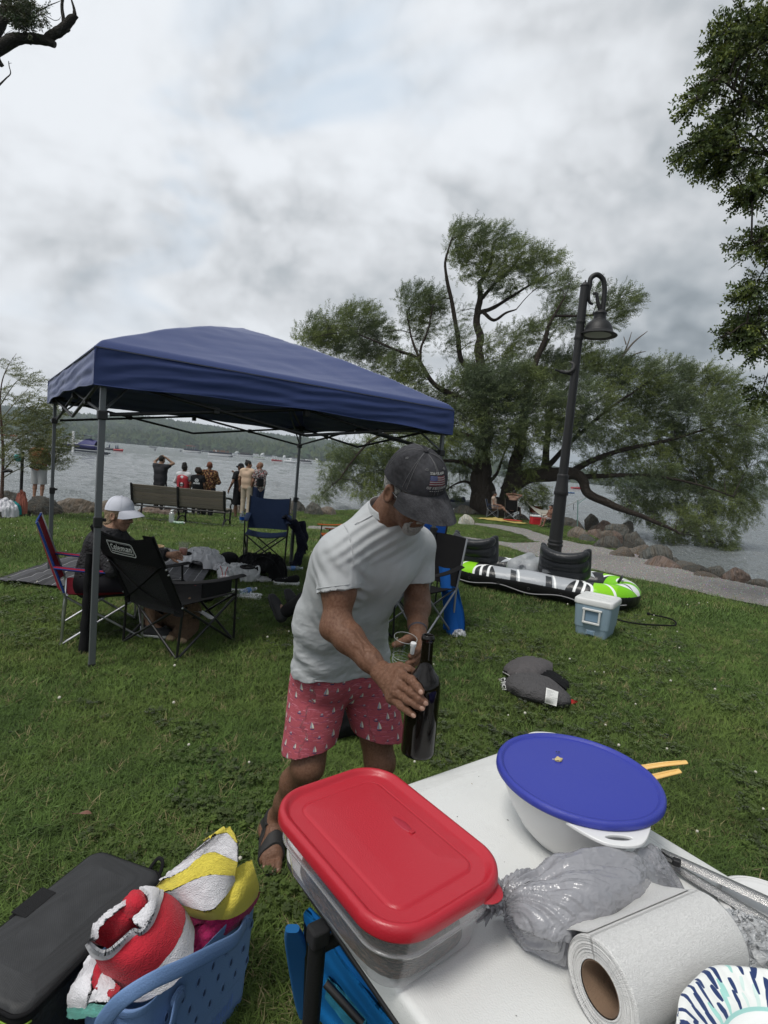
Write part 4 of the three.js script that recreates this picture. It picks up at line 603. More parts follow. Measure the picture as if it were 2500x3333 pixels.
// the sapling on the left with its stake
{
const q=rng(41),b=onLawn(14,1674),z=-b.z,t=thing('sapling','young feathery sapling with a reddish stem on the left shore','tree',b),C=(cx,cy,dz=0)=>at(cx / 2.074,1150 + cy / 2.074,z + dz).sub(b),S=z / FOC / 2.074,bark=barkM(0.20,0.13,0.105,4),twig=mat(lin(0.13,0.12,0.07),0.85),lines=[];
const B=(n,l,m,a=0,c=0)=>{const pts=l.map((p,i)=>C(p[0],p[1],mix(a,c,i / (l.length - 1))));mesh(n,limbTube(pts,l.map((p)=>p[2]*S),7,5),m,t);lines.push(spline(pts,20));};
B('trunk',[[8,1085,14],[14,980,12],[20,820,10],[20,640,8],[12,480,7],[2,330,5],[20,180,3.5],[60,80,2],[112,0,1]],bark);
[[[20,800,5],[90,720,4],[170,690,3],[250,640,1.5]],[[20,650,5],[110,580,4],[230,520,3],[330,500,1.5]],[[14,500,5],[90,440,4],[190,370,3],[300,340,2],[370,400,1]],[[5,350,4],[60,260,3],[130,180,2],[210,190,1]],[[20,560,5],[-60,470,3],[-120,420,2]],[[22,840,4],[110,790,3],[200,760,2],[290,740,1]],[[10,450,4],[80,360,3],[190,240,1.5]],[[20,720,4],[-60,650,3],[-140,640,1]],[[230,520,3],[310,580,2],[380,660,1],[385,770,0.7]],[[190,370,3],[280,420,2],[360,450,1]]].forEach((l,i)=>B('branch',l,twig,0,(q()- 0.5)*1.2));
const P=[[30,60,30,30,.3],[70,120,40,26,.4],[140,165,70,16,.8],[190,215,34,26,.7],[40,270,50,30,.6],[90,320,50,34,.6],[250,325,66,26,.9],[320,370,40,30,.9],[190,400,80,44,1.1],[100,430,70,48,1],[290,440,66,44,1],[30,520,60,60,.9],[160,500,90,46,1.2],[270,520,60,46,1.2],[230,600,80,46,1.4],[120,590,80,48,1.1],[300,620,66,46,1.3],[60,660,60,46,.8],[210,680,70,40,1.3],[280,710,56,34,1.2],[360,560,40,26,.8],[370,650,34,34,.8],[385,760,14,30,.5],[330,720,40,24,.8],[-60,480,60,60,.8],[-60,640,60,60,.8],[20,740,60,34,.5],[400,600,24,16,.5],[250,750,40,20,.9]];
const G=[twigGeo(q,22,0.30,0.062,0.011,0.8),twigGeo(q,18,0.24,0.07,0.012,0.7)],lists=[[],[]],small=[];
for(const [cx,cy,rx,ry,den] of P){const c=C(cx,cy,(q()- 0.5)*0.7),a=rx*S,e=ry*S,n=Math.round(den*520*(a*e + 0.05));const src=nearestOn(lines,c);small.push(limbTube([src,src.clone().lerp(c,0.5).add(V(0,0.05,0)),c],[0.008,0.006,0.003],4,3));for(let i=0;i<n;i++){const u=V(q()*2 - 1,q()*2 - 1,q()*2 - 1),p=V(c.x + u.x*a,c.y + u.y*e,c.z + u.z*0.4),w=q();lists[i % 2].push([place(p,turnTo(V(0.7 +(q()- 0.5)*1.2,0.15 +(q()- 0.5)*0.9,(q()- 0.5))).multiply(euler(0,q()*6,0)),0.7 + 0.5*q()),lin(0.12 + 0.08*w,0.155 + 0.06*w,0.05)]);}}
mesh('twigs',small,twig,t).userData.kind='stuff';const LM=mat(lin(1,1,1),0.75,{transmission:0.4,thickness:0});G.forEach((g,i)=>instances('crown',g,LM,lists[i],t));
const s=onLawn(66,1664),st=thing('stake','black metal stake standing beside the sapling','stake',s),top=at(74,1470,-s.z).sub(s);
mesh('post',tube([[0,-0.2,0],top],0.033,8),blackMetal,st);mesh('tie_strap',tube([C(20,797).add(b).sub(s),C(62,790).add(b).sub(s),C(78,798).add(b).sub(s)],0.035,8),blackPlastic,st);
const bp=at(60,1490,-s.z),ball=thing('lantern','teal paper ball hanging beside the black stake','lantern',bp);
const bg=new THREE.IcosahedronGeometry(0.085,4),p=bg.attributes.position;for(let i=0;i<p.count;i++){const a=Math.atan2(p.getZ(i),p.getX(i)),k=1 + 0.10*Math.abs(Math.sin(a*6))+ 0.1*noise(p.getX(i)*30,p.getY(i)*30,p.getZ(i)*30);p.setXYZ(i,p.getX(i)*k,p.getY(i)*k,p.getZ(i)*k);} bg.computeVertexNormals();
mesh('shade',bg,mat(lin(0.03,0.30,0.32),0.7),ball);mesh('cord',tube([[0,0.08,0],[0.03,0.12,0],[at(72,1474,-s.z).x - bp.x,at(72,1474,-s.z).y - bp.y,0]],0.004,4),blackPlastic,ball);
}

// ---------------------------------------------------------------- boats on the lake
{
const white=mat(lin(0.68,0.69,0.70),0.35),dark=mat(lin(0.03,0.035,0.05),0.5),navy=mat(lin(0.03,0.03,0.14),0.6),red=mat(lin(0.42,0.03,0.04),0.5),glass=mat(lin(0.05,0.06,0.07),0.15),alu=mat(lin(0.42,0.43,0.45),0.35,{metalness:0.7});
const hull=(L,B,H,sheer=0.25)=>{const R=[];for(let i=0;i<=12;i++){const t=i / 12,w=B / 2*(t<0.55?1:Math.sqrt(Math.max(0.002,1 - Math.pow((t - 0.55) / 0.45,2)))),y=H*(1 + sheer*t*t),x=-L / 2 + L*t;R.push([[w,y],[w*0.96,y*0.5],[w*0.6,0.02],[0,-0.12 + 0.3*Math.max(0,t - 0.7)],[-w*0.6,0.02],[-w*0.96,y*0.5],[-w,y],[-w*0.9,y - 0.06],[0,y - 0.1],[w*0.9,y - 0.06]].map(([z,yy])=>V(x +(yy>H*0.5?0.1*t:0),yy,z)));} return loft(R,{cap0:true,cap1:true});};
const crew=(n,x0,x1,y,seed)=>{const q=rng(seed),list=[];const g=[];for(let i=0;i<n;i++){const x=mix(x0,x1,(i + q()) / n),z=(q()- 0.5)*1.2;g.push(netMesh(join(0.06,cone([x,y,z],[x,y + 0.55,z],0.17,0.17),egg([x,y + 0.85,z],0.12,0.15,0.12)),[x - 0.3,y - 0.2,z - 0.3],[x + 0.3,y + 1.1,z + 0.3],0.09));} return g;};
const crewM=[[0.08,0.06,0.06],[0.20,0.12,0.09],[0.05,0.07,0.13]].map((c)=>mat(lin(...c),0.9));
const boat=(kind,label,px,py,wpx,turn=0,o={})=>{
let p=on(px,py,LAKE);const z=-p.z,L=6.5,sc=wpx*z / FOC / L;const t=thing(kind==='pontoon'?'pontoon_boat':kind==='cruiser'?'cabin_cruiser':'motor_boat',label,'boat',p,turn,o.group),s=L / 7;t.scale.setScalar(sc);
const B=Math.min(2.6,L*0.36),H=(o.h??0.8)*Math.max(0.6,Math.min(1.3,s));
if(kind==='pontoon'){mesh('deck',rbox(L,0.16,B,0.05).translate(0,0.55,0),white,t);for(const e of [-1,1]) mesh('float',tube([[-L / 2,0.2,e*B*0.36],[L / 2 - 0.6,0.2,e*B*0.36],[L / 2,0.42,e*B*0.36]],0.30,10),alu,t);mesh('railing',[rbox(L*0.92,0.55,0.05).translate(0,0.92,B / 2 - 0.05),rbox(L*0.92,0.55,0.05).translate(0,0.92,-B / 2 + 0.05),rbox(0.05,0.55,B - 0.1).translate(-L*0.46,0.92,0)],o.hullM??dark,t);}
else mesh('hull',hull(L,B,H),o.hullM??white,t);
if(o.stripe) mesh('stripe',hull(L*1.005,B*1.01,H*0.96).translate(0,-0.10,0),o.stripe,t);
if(o.top){mesh('canopy',rbox(L*0.42,0.12,B*0.95,0.05).translate(-L*0.12,2.5,0),o.top,t);for(const a of [-0.3,0.06]) for(const e of [-1,1]) mesh('pole',tube([[L*a,0.6,e*B*0.42],[L*(a + 0.02),2.5,e*B*0.42]],0.04,5),alu,t);}
if(kind==='cruiser'){mesh('cabin',rbox(L*0.42,0.9,B*0.72,0.2).translate(L*0.08,H + 0.4,0),white,t);mesh('windscreen',rbox(L*0.30,0.36,B*0.74,0.1).translate(L*0.10,H + 0.62,0),glass,t);mesh('radar_arch',tube([[-L*0.12,H,-B*0.4],[-L*0.16,H + 1.5,-B*0.3],[-L*0.16,H + 1.5,B*0.3],[-L*0.12,H,B*0.4]],0.07,6),white,t);mesh('flybridge',rbox(L*0.22,0.5,B*0.6,0.12).translate(-L*0.02,H + 1.1,0),white,t);}
else if(kind==='motor') mesh('windscreen',rbox(L*0.06,0.4,B*0.7,0.05).rotateZ(0.4).translate(L*0.08,H + 0.15,0),glass,t);
if(o.crew) mesh('people_aboard',crew(o.crew,-L*0.38,L*0.34,kind==='pontoon'?0.75:H*0.8,px),crewM[(px|0)% 3],t).userData.kind='stuff';
return t;
};
const G='boats anchored together on the far lake';
boat('pontoon','pontoon boat with a red sun canopy and many people aboard',626,1473,54,-0.1,{top:red,crew:9});boat('pontoon','small boat with a raised tower alone on the left of the far lake',498,1459,24,0.3,{top:dark,crew:4});boat('pontoon','long low pontoon boat crowded with people in front of the far boats',718,1485,74,-0.05,{crew:14});
boat('motor','white speedboat just right of the long crowded pontoon boat',764,1484,34,3.0,{crew:2});boat('pontoon','dark crowded pontoon boat in the middle of the far boats',798,1486,48,0.1,{crew:10});boat('pontoon','pale green pontoon boat above the bald man in the flowered shirt',843,1495,36,0.05,{crew:7,hullM:mat(lin(0.3,0.36,0.3),0.6)});boat('motor','red motor boat among the far boats left of the slim canopy leg',901,1501,34,3.1,{hullM:red,crew:5});boat('cruiser','largest white cabin cruiser among the far boats',944,1506,44,2.9,{});boat('pontoon','dark pontoon boat right of the largest white cruiser',990,1508,48,0,{crew:10});boat('motor','tiny white speedboat alone left of the red canopied pontoon boat',553,1462,26,0.1,{});boat('motor','small dark boat between the red canopied and the long crowded pontoon boats',668,1471,24,0.2,{hullM:dark,crew:3});
[[724,1476,22],[745,1473,26],[772,1476,22],[812,1479,26],[832,1481,24],[855,1484,28],[872,1487,26],[890,1487,24],[925,1491,26],[958,1494,26],[1008,1500,30],[1030,1502,28],[1046,1506,30],[1018,1496,22],[700,1471,20],[640,1467,18],[685,1468,18],[712,1470,20],[736,1470,18],[758,1471,22],[790,1473,20],[818,1475,22],[846,1478,20],[866,1480,22],[884,1482,22],[906,1484,24],[936,1486,22],[970,1490,24],[992,1493,22],[1040,1497,24]].forEach(([x,y,w],i)=>boat(['pontoon','motor','cruiser'][i % 3],['low crowded boat in the row of far boats','white motor boat in the row of far boats','white cabin boat in the row of far boats'][i % 3],x,y,w,(i*2.1)% 6,{group:[G,'far white motor boats','far cabin boats'][i % 3],crew:i % 3===0?7:i % 3===1?3:0}));
// two covered boats on lifts at the left
const cov=(px,py,w,lab,tarp)=>{const t=boat('motor',lab,px,py,w,Math.PI - 0.15,{stripe:navy,h:1.0}),L=6.5,B=Math.min(2.6,L*0.36);if(tarp) mesh('blue_cover',sheet((u,v)=>{const x=mix(L*0.18,-L*0.48,u),k=v*2 - 1;return V(x,1.05 +(1 - k*k)*(0.35 + 1.0*Math.sin(Math.min(1,u*1.3)*2.4))- 0.1*Math.abs(k),k*B*0.52);},16,12,0.03),navy,t);mesh('bimini',[sheet((u,v)=>V(mix(-L*0.30,L*0.12,u),2.9 + 0.15*Math.sin(u*3.14),(v - 0.5)*B*0.9),8,4,0.05),tube([[-L*0.2,1,B*0.4],[-L*0.1,2.9,B*0.4]],0.04,5),tube([[0,1,B*0.4],[-L*0.1,2.9,B*0.4]],0.04,5)],dark,t);return [t,L,B];};
const [m1]=cov(206,1462,68,'white and blue motor boat moored left of the blue covered one',false),[m2,L2,B2]=cov(277,1474,92,'white motor boat under a dark blue cover left of the front canopy leg',true);
m1.position.y +=0.7;m2.position.y +=0.8;const lf=thing('boat_lift','low dark boat lift with white posts under the two moored boats','boat lift',[m2.position.x,LAKE,m2.position.z]);const k=-m2.position.z / FOC;mesh('beam',[rbox(200*k,0.35,0.4).translate(-30*k,0.35,1.3),rbox(200*k,0.3,0.4).translate(-30*k,0.3,-1.3)],dark,lf);for(const d of [-24,-90]) mesh('post',rbox(7*k,4.6,0.3).translate(d*k,1.6,1.6),white,lf);mesh('float',rbox(26*k,0.5,1.6,0.1).translate(60*k,0.25,0.4),dark,lf);
const ski=(px,py,w,lab,m,riders)=>{const p=on(px,py,LAKE),L=w*-p.z / FOC,t=thing('jet_ski',lab,'jet ski',p,0.2);mesh('hull',hull(L,L*0.36,L*0.2,0.4),m,t);mesh('seat',rbox(L*0.45,L*0.12,L*0.16,0.06).translate(-L*0.12,L*0.26,0),dark,t);if(riders) mesh('riders',crew(riders,-L*0.3,L*0.1,L*0.3,px),crewM[2],t).userData.kind='stuff';};
ski(355,1464,24,'dark jet ski with one rider right of the moored boats',dark,1);ski(385,1468,28,'red jet ski with two riders right of the moored boats',red,2);boat('motor','tiny dark boat close to the far shore above the jet skis',363,1441,26,0,{hullM:dark,crew:1});boat('motor','red and white boat half hidden by the sapling at the left border',32,1420,46,0,{hullM:white,stripe:red});
const jp=onLawn(1490,1672),js=thing('jet_ski','grey and dark blue jet ski pulled up on the bank left of the willow trunk','jet ski',at(1492,1652,-jp.z + 3.2),0.35);js.scale.setScalar(0.62);mesh('hull',hull(2.5,1.0,0.5,0.5),mat(lin(0.25,0.27,0.29),0.3),js);mesh('cover',netMesh(join(0.15,egg([-0.2,0.62,0],0.8,0.28,0.34),egg([0.35,0.7,0],0.3,0.3,0.3)),[-1.2,0.2,-0.5],[1.0,1.2,0.5],0.06),mat(lin(0.02,0.03,0.09),0.5),js);mesh('handlebar',tube([[0.4,0.95,-0.35],[0.45,1.02,0],[0.4,0.95,0.35]],0.03,6),dark,js);
for(const [px,py,l] of [[505,1466,'left'],[588,1470,'right']]){const p=on(px,py,LAKE),b=thing('buoy',l + ' of the two small buoys in front of the far boats','buoy',p),s=4.5*-p.z / FOC;mesh('float',new THREE.SphereGeometry(s*0.6,10,8).translate(0,s*0.3,0),dark,b);mesh('top_mark',new THREE.ConeGeometry(s*0.4,s*1.2,8).translate(0,s*1.2,0),dark,b);}
const rb=boat('motor','red boat glimpsed under the willow branches right of the lamp post',1882,1592,46,0.2,{hullM:red,crew:2});const bb=boat('motor','blue boat glimpsed under the willow right of the lamp post',1856,1606,30,0.2,{hullM:mat(lin(0.04,0.12,0.3),0.5)});
}

// ---------------------------------------------------------------- people
const skinM=(r,g,b)=>mat(lin(r,g,b),0.55,{map:rep(TX.skin,5),bumpMap:rep(TX.grain,12),bumpScale:0.0008,specularIntensity:0.5});
const clothM=(r,g,b,o={})=>mat(lin(r,g,b),0.88,{bumpMap:rep(TX.weave,12),bumpScale:0.0012,specularIntensity:0.25,...o});
const boxOf=(pts,m)=>{const lo=[1e9,1e9,1e9],hi=[-1e9,-1e9,-1e9];for(const p of pts)['x','y','z'].forEach((k,i)=>{lo[i]=Math.min(lo[i],p[k]- m);hi[i]=Math.max(hi[i],p[k]+ m);});return [lo,hi];};
// a hand: wrist w, pointing along d, back of the hand towards n, thumb on the side of sd
function handField(w,d,n,side,s=1,curl=0.35){
d=d.clone().normalize();n=n.clone().sub(d.clone().multiplyScalar(n.dot(d))).normalize();const x=d.clone().cross(n).multiplyScalar(side),P=(a,b,c)=>w.clone().addScaledVector(x,a*s).addScaledVector(d,b*s).addScaledVector(n,c*s),f=[],pts=[w];
[[0.030,0.085,0.074],[0.010,0.09,0.08],[-0.010,0.087,0.075],[-0.029,0.08,0.06]].forEach(([a,b,L],i)=>{const k=P(a,b,0),m=P(a*1.08,b + L*0.5*Math.cos(curl),-L*0.5*Math.sin(curl)),e=P(a*1.1,b + L*(0.5*Math.cos(curl)+ 0.42*Math.cos(curl*2.3)),-L*(0.5*Math.sin(curl)+ 0.42*Math.sin(curl*2.3)));f.push(cone(k,m,0.0095*s,0.009*s),cone(m,e,0.009*s,0.0075*s));pts.push(k,m,e);});
const palm=join(0.012*s,cone(w,P(0.026,0.082,0),0.024*s,0.014*s),cone(w,P(0,0.085,0),0.024*s,0.015*s),cone(w,P(-0.026,0.078,0),0.023*s,0.013*s)),t1=P(0.046,0.055,-0.012),t2=P(0.056,0.09,-0.024);pts.push(t1,t2);
return [join(0.006*s,palm,...f,join(0.004*s,cone(P(0.02,0.025,-0.004),t1,0.015*s,0.011*s),cone(t1,t2,0.0105*s,0.0085*s))),pts];
}
function headField(c,q,s=1){ // face towards local +z
const P=(x,y,z)=>V(x,y,z).multiplyScalar(s).applyQuaternion(q).add(c),E=(p,a,b,d)=>egg(P(...p),a*s,b*s,d*s,q);
let f=join(0.03*s,E([0,0.035,-0.012],0.074,0.092,0.094),E([0,-0.04,0.025],0.056,0.066,0.062),E([0,-0.088,0.052],0.028,0.024,0.024),E([0.036,-0.02,0.055],0.026,0.026,0.026),E([-0.036,-0.02,0.055],0.026,0.026,0.026));
f=join(0.012*s,f,cone(P(0,0.022,0.083),P(0,-0.022,0.103),0.010*s,0.0145*s),E([0.014,-0.028,0.091],0.010,0.009,0.011),E([-0.014,-0.028,0.091],0.010,0.009,0.011),cone(P(-0.033,0.032,0.078),P(0.033,0.032,0.078),0.012*s,0.012*s));
f=without(f,join(0.004,E([0.031,0.008,0.090],0.014,0.010,0.012),E([-0.031,0.008,0.090],0.014,0.010,0.012)),0.012*s);f=join(0.003*s,f,E([0.031,0.008,0.074],0.0125,0.0125,0.0125),E([-0.031,0.008,0.074],0.0125,0.0125,0.0125));
f=join(0.006*s,f,cone(P(-0.018,-0.052,0.082),P(0.018,-0.052,0.082),0.006*s,0.006*s),cone(P(-0.015,-0.063,0.081),P(0.015,-0.063,0.081),0.0066*s,0.0066*s));
const ear=(k)=>without(E([k*0.081,0.0,-0.010],0.012,0.036,0.023),E([k*0.091,0.004,-0.005],0.0075,0.023,0.013),0.006*s);
return join(0.008*s,f,ear(1),ear(-1));
}
const JOINTS={hip:[0.09,0.92,0],knee:[0.10,0.50,0.02],ankle:[0.10,0.085,-0.02],toe:[0.12,0.03,0.15],sh:[0.175,1.40,-0.01],elb:[0.25,1.13,-0.03],wr:[0.26,0.89,0.05]};
// a smaller figure: position of the feet (or seat), facing turn, joints in its own axes (face +z, left +x)
function figure(o){
const t=thing('person',o.label,'person',o.pos,o.turn??0,o.group),s=o.size??1,cell=o.cell??0.016,J={};
for(const k of Object.keys(JOINTS)){const g=(side,d)=>{const v=o[k + side]??o[k];return v?V(...v).multiply(V(v===o[k]&&side==='R'?-1:1,1,1)):V(d[0]*(side==='R'?-1:1),d[1],d[2]);};J[k + 'L']=g('L',JOINTS[k]).multiplyScalar(s);J[k + 'R']=g('R',JOINTS[k]).multiplyScalar(s);}
const w=(o.wide??1)*s,neck=V(...(o.neck??[0,1.47,-0.005])).multiplyScalar(s),head=V(...(o.head??[0,1.60,0.02])).multiplyScalar(s),pel=J.hipL.clone().lerp(J.hipR,0.5),hq=euler(o.nod??0,o.look??0,o.tilt??0,'YXZ'),hs=(o.headSize??1)*(s>0.9?s:(s + 0.9) / 2);
const chest=neck.clone().lerp(pel,0.3),belly=neck.clone().lerp(pel,0.68),sx=J.shL.clone().sub(J.shR).normalize(),side=(p,d)=>p.clone().addScaledVector(sx,d*w);
const torso=(g)=>join(0.06,cone(side(pel,-0.06),side(belly,-0.055),0.10*w + g,0.098*w*(o.belly??1)+ g),cone(side(pel,0.06),side(belly,0.055),0.10*w + g,0.098*w*(o.belly??1)+ g),cone(side(belly,-0.055),side(chest,-0.07),0.098*w*(o.belly??1)+ g,0.10*w + g),cone(side(belly,0.055),side(chest,0.07),0.098*w*(o.belly??1)+ g,0.10*w + g),cone(side(chest,-0.05),side(J.shR,0.03),0.09*w + g,0.058*w + g),cone(side(chest,0.05),side(J.shL,-0.03),0.09*w + g,0.058*w + g),cone(J.shR,neck,0.05*w + g,0.05*s + g),cone(J.shL,neck,0.05*w + g,0.05*s + g));
const body=[torso(0),cone(neck,head.clone().add(V(0,-0.03*s,-0.02*s)),0.055*s,0.05*s)];
for(const k of 'LR') body.push(join(0.03,cone(J['hip' + k],J['knee' + k],0.085*w,0.056*s),cone(J['knee' + k],J['knee' + k].clone().lerp(J['ankle' + k],0.35),0.055*s,0.053*s),cone(J['knee' + k].clone().lerp(J['ankle' + k],0.35),J['ankle' + k],0.053*s,0.035*s),cone(J['ankle' + k],J['toe' + k],0.036*s,0.026*s)),join(0.025,cone(J['sh' + k],J['elb' + k],0.046*w,0.038*s),cone(J['elb' + k],J['wr' + k],0.038*s,0.026*s)));
const all=[...Object.values(J),neck,pel,head],[lo,hi]=boxOf(all,0.2*s),geos=[netMesh(join(0.02,...body),lo,hi,cell)];
const hf=headField(head,hq,hs);geos.push(netMesh(hf,...boxOf([head],0.15*hs),cell*0.5));
for(const [k,sd] of [['L',1],['R',-1]]){const d=o['hand' + k]?V(...o['hand' + k]):J['wr' + k].clone().sub(J['elb' + k]),n=o['back' + k]?V(...o['back' + k]):V(sd,0.1,0.3);const [f,p]=handField(J['wr' + k],d,n,o['thumb' + k]??sd*-1,s,0.4);geos.push(netMesh(f,...boxOf(p,0.03),cell*0.42));}
mesh('body',geos,skinM(...(o.skin??[0.3,0.18,0.12])),t);
const fold=(f,a=0.006,k=9)=>(x,y,z)=>f(x,y,z)- a*fbm(x*k,y*k*0.8,z*k,2);
if(o.shirt){
const sl=o.sleeve??0.62,fs=[torso(0.018)];
for(const k of 'LR'){const a=J['sh' + k],e=J['elb' + k],w2=J['wr' + k];if(sl<=0) continue;if(sl<=1){const end=a.clone().lerp(e,sl);fs.push(cutBy(cone(a,e,0.066*w,0.062*w),end,e.clone().sub(a)));} else {fs.push(cone(a,e,0.064*w,0.056*w),cutBy(cone(e,w2,0.056*w,0.046*w),e.clone().lerp(w2,0.94),w2.clone().sub(e)));}}
const hem=pel.clone().lerp(neck,-(o.hem??0.12)),ax=neck.clone().sub(pel).normalize();let f=cutBy(fold(join(0.03,...fs)),hem,ax.clone().negate());f=cutBy(f,neck.clone().addScaledVector(ax,0.03*s),ax);
const sm=mesh('shirt',netMesh(f,lo,hi,cell*0.85),o.shirt,t);if(o.dressShirt) o.dressShirt(sm,{J,chest,belly,pel,neck,s,w});
}
if(o.pants){
const fs=[cutBy(join(0.04,cone(side(pel,-0.055),side(belly,-0.05),0.112*w,0.10*w),cone(side(pel,0.055),side(belly,0.05),0.112*w,0.10*w)),pel.clone().lerp(belly,0.75),neck.clone().sub(pel))];
for(const k of 'LR'){const h=J['hip' + k],e=J['knee' + k],a=J['ankle' + k],L=o.legs??1,wd=o.legW??1;if(L<=0.6){const end=h.clone().lerp(e,L / 0.5);fs.push(cutBy(cone(h,e.clone().lerp(h,-0.15),0.105*w,0.088*w*wd),end,e.clone().sub(h)));} else fs.push(cone(h,e,0.104*w,0.072*w*wd),cutBy(cone(e,a,0.072*w*wd,0.058*w*wd),e.clone().lerp(a,(L - 0.5)*2*0.97),a.clone().sub(e)));}
mesh(o.legs&&o.legs<0.9?'shorts':'trousers',netMesh(fold(join(0.03,...fs),0.007,8),lo,hi,cell*0.85),o.pants,t);
}
for(const k of 'LR') if(o.shoes){const a=J['ankle' + k],e=J['toe' + k],d=e.clone().sub(a),dn=o.soleDir?V(...o.soleDir):V(0,-1,0),heel=a.clone().addScaledVector(dn,0.045*s).addScaledVector(d.clone().normalize(),-0.02*s),f=join(0.03,cone(heel,e,0.043*s,0.040*s),cutBy(cone(a,heel,0.044*s,0.044*s),a.clone().addScaledVector(dn,-0.015*s),dn.clone().negate()),cone(heel,e.clone().lerp(heel,0.3),0.045*s,0.048*s));const sh=mesh('shoe',netMesh(cutBy(f,heel.clone().addScaledVector(dn,0.03*s),dn),...boxOf([a,e,heel],0.07*s),cell*0.5),o.shoes,t);if(o.soles) mesh('sole',netMesh(cutBy(cutBy(join(0.03,cone(heel,e,0.05*s,0.045*s),cone(heel,e.clone().lerp(heel,0.3),0.05*s,0.053*s)),heel.clone().addScaledVector(dn,0.04*s),dn),heel.clone().addScaledVector(dn,0.018*s),dn.clone().negate()),...boxOf([a,e,heel],0.09*s),cell*0.4),o.soles,sh);}
const HP=(x,y,z)=>V(x,y,z).multiplyScalar(hs).applyQuaternion(hq).add(head),HE=(p,a,b,c)=>egg(HP(...p),a*hs,b*hs,c*hs,hq),hb=boxOf([head],0.24*hs);
const hair=(fs,amp,k,c=0.008)=>mesh('hair',netMesh((x,y,z)=>fs(x,y,z)- amp*fbm(x*k,y*k,z*k,3),...hb,c),o.hairM??mat(lin(0.012,0.01,0.009),0.8,{bumpMap:rep(TX.terry,8),bumpScale:0.004}),t);
const face=HE([0,-0.03,0.09],0.066,0.085,0.06);
if(o.hair==='short') hair(without(HE([0,0.04,-0.016],0.081,0.098,0.101),face),0.008,40);
if(o.hair==='afro') hair(without(join(0.03,HE([0,0.06,-0.03],0.12,0.115,0.115)),face),0.03,26);
if(o.hair==='puff') hair(without(join(0.02,HE([0,0.04,-0.016],0.082,0.098,0.1),HE([0,0.13,-0.03],0.07,0.075,0.07)),face),0.022,30);
if(o.hair==='bun') hair(without(join(0.015,HE([0,0.04,-0.016],0.081,0.1,0.102),HE([0,0.12,-0.07],0.035,0.035,0.035)),face),0.008,30);
if(o.hair==='long') hair(without(join(0.03,HE([0,0.04,-0.016],0.084,0.1,0.104),HE([0.0,-0.07,-0.06],0.075,0.10,0.05)),face),0.012,30);
if(o.hair==='cap'){hair(without(HE([0,0.02,-0.022],0.079,0.08,0.097),face),0.006,30);const c=capMesh(0.93,o.capM,o.capM);c.position.copy(HP(0,0,0));c.quaternion.copy(hq);c.scale.setScalar(hs);t.add(c);}
if(o.hair==='grey') hair(without(HE([0,0.035,-0.02],0.079,0.09,0.098),face),0.006,40);
return t;
}
// a baseball cap in head axes
function capMesh(s,m,brimM,name='cap'){
const rim=(a)=>0.048 + 0.014*Math.cos(a); // a = 0 in front
const dome=(u,v,o=0)=>{const a=u*2*Math.PI,h=Math.pow(v,0.85)*Math.PI / 2,seam=Math.pow(Math.abs(Math.cos(a*3)),30),c=Math.cos(h),y0=rim(a),front=Math.max(0,Math.cos(a)),R=1 + o / 0.09 - 0.018*seam*Math.sin(v*3.1)+ 0.04*front*Math.sin(v*Math.PI)+ 0.016*fbm(Math.sin(a)*2.4,v*2.6,Math.cos(a)*2.4 + 3,3)*Math.sin(Math.min(1,v*1.2)*3.1);return V(Math.sin(a)*0.089*R*Math.pow(c,0.72),y0 +(0.155 + o - y0)*Math.pow(Math.sin(h),1.0),-0.008 + Math.cos(a)*0.106*R*Math.pow(c,0.72)).multiplyScalar(s);};
const g=mesh(name,sheet((u,v)=>dome(u,v),96,30,0,0.6,0.2,true),m,new THREE.Group());g.parent.remove(g);g.dome=dome;
const brim=(u,v)=>{const a=(u - 0.5)*2.25,r=v,b=dome(((a / (2*Math.PI))+ 1)% 1,0.0),l=0.097*Math.pow(Math.max(0,Math.cos((u - 0.5)*Math.PI)),0.42),p=b.clone();p.z +=l*r*s;p.x*=1 + 0.04*r;const k=Math.abs(u - 0.5)*2;p.y +=(-0.028*r*r - 0.036*k*k*(0.25 + 0.75*r)+ 0.004)*s;return p;};
mesh('brim',sheet(brim,40,14,0.0032*s,0.3,0.1),brimM,g);mesh('button',new THREE.SphereGeometry(0.0085*s,12,8).scale(1,0.6,1).translate(0,0.157*s,-0.008*s),m,g);
return g;
}

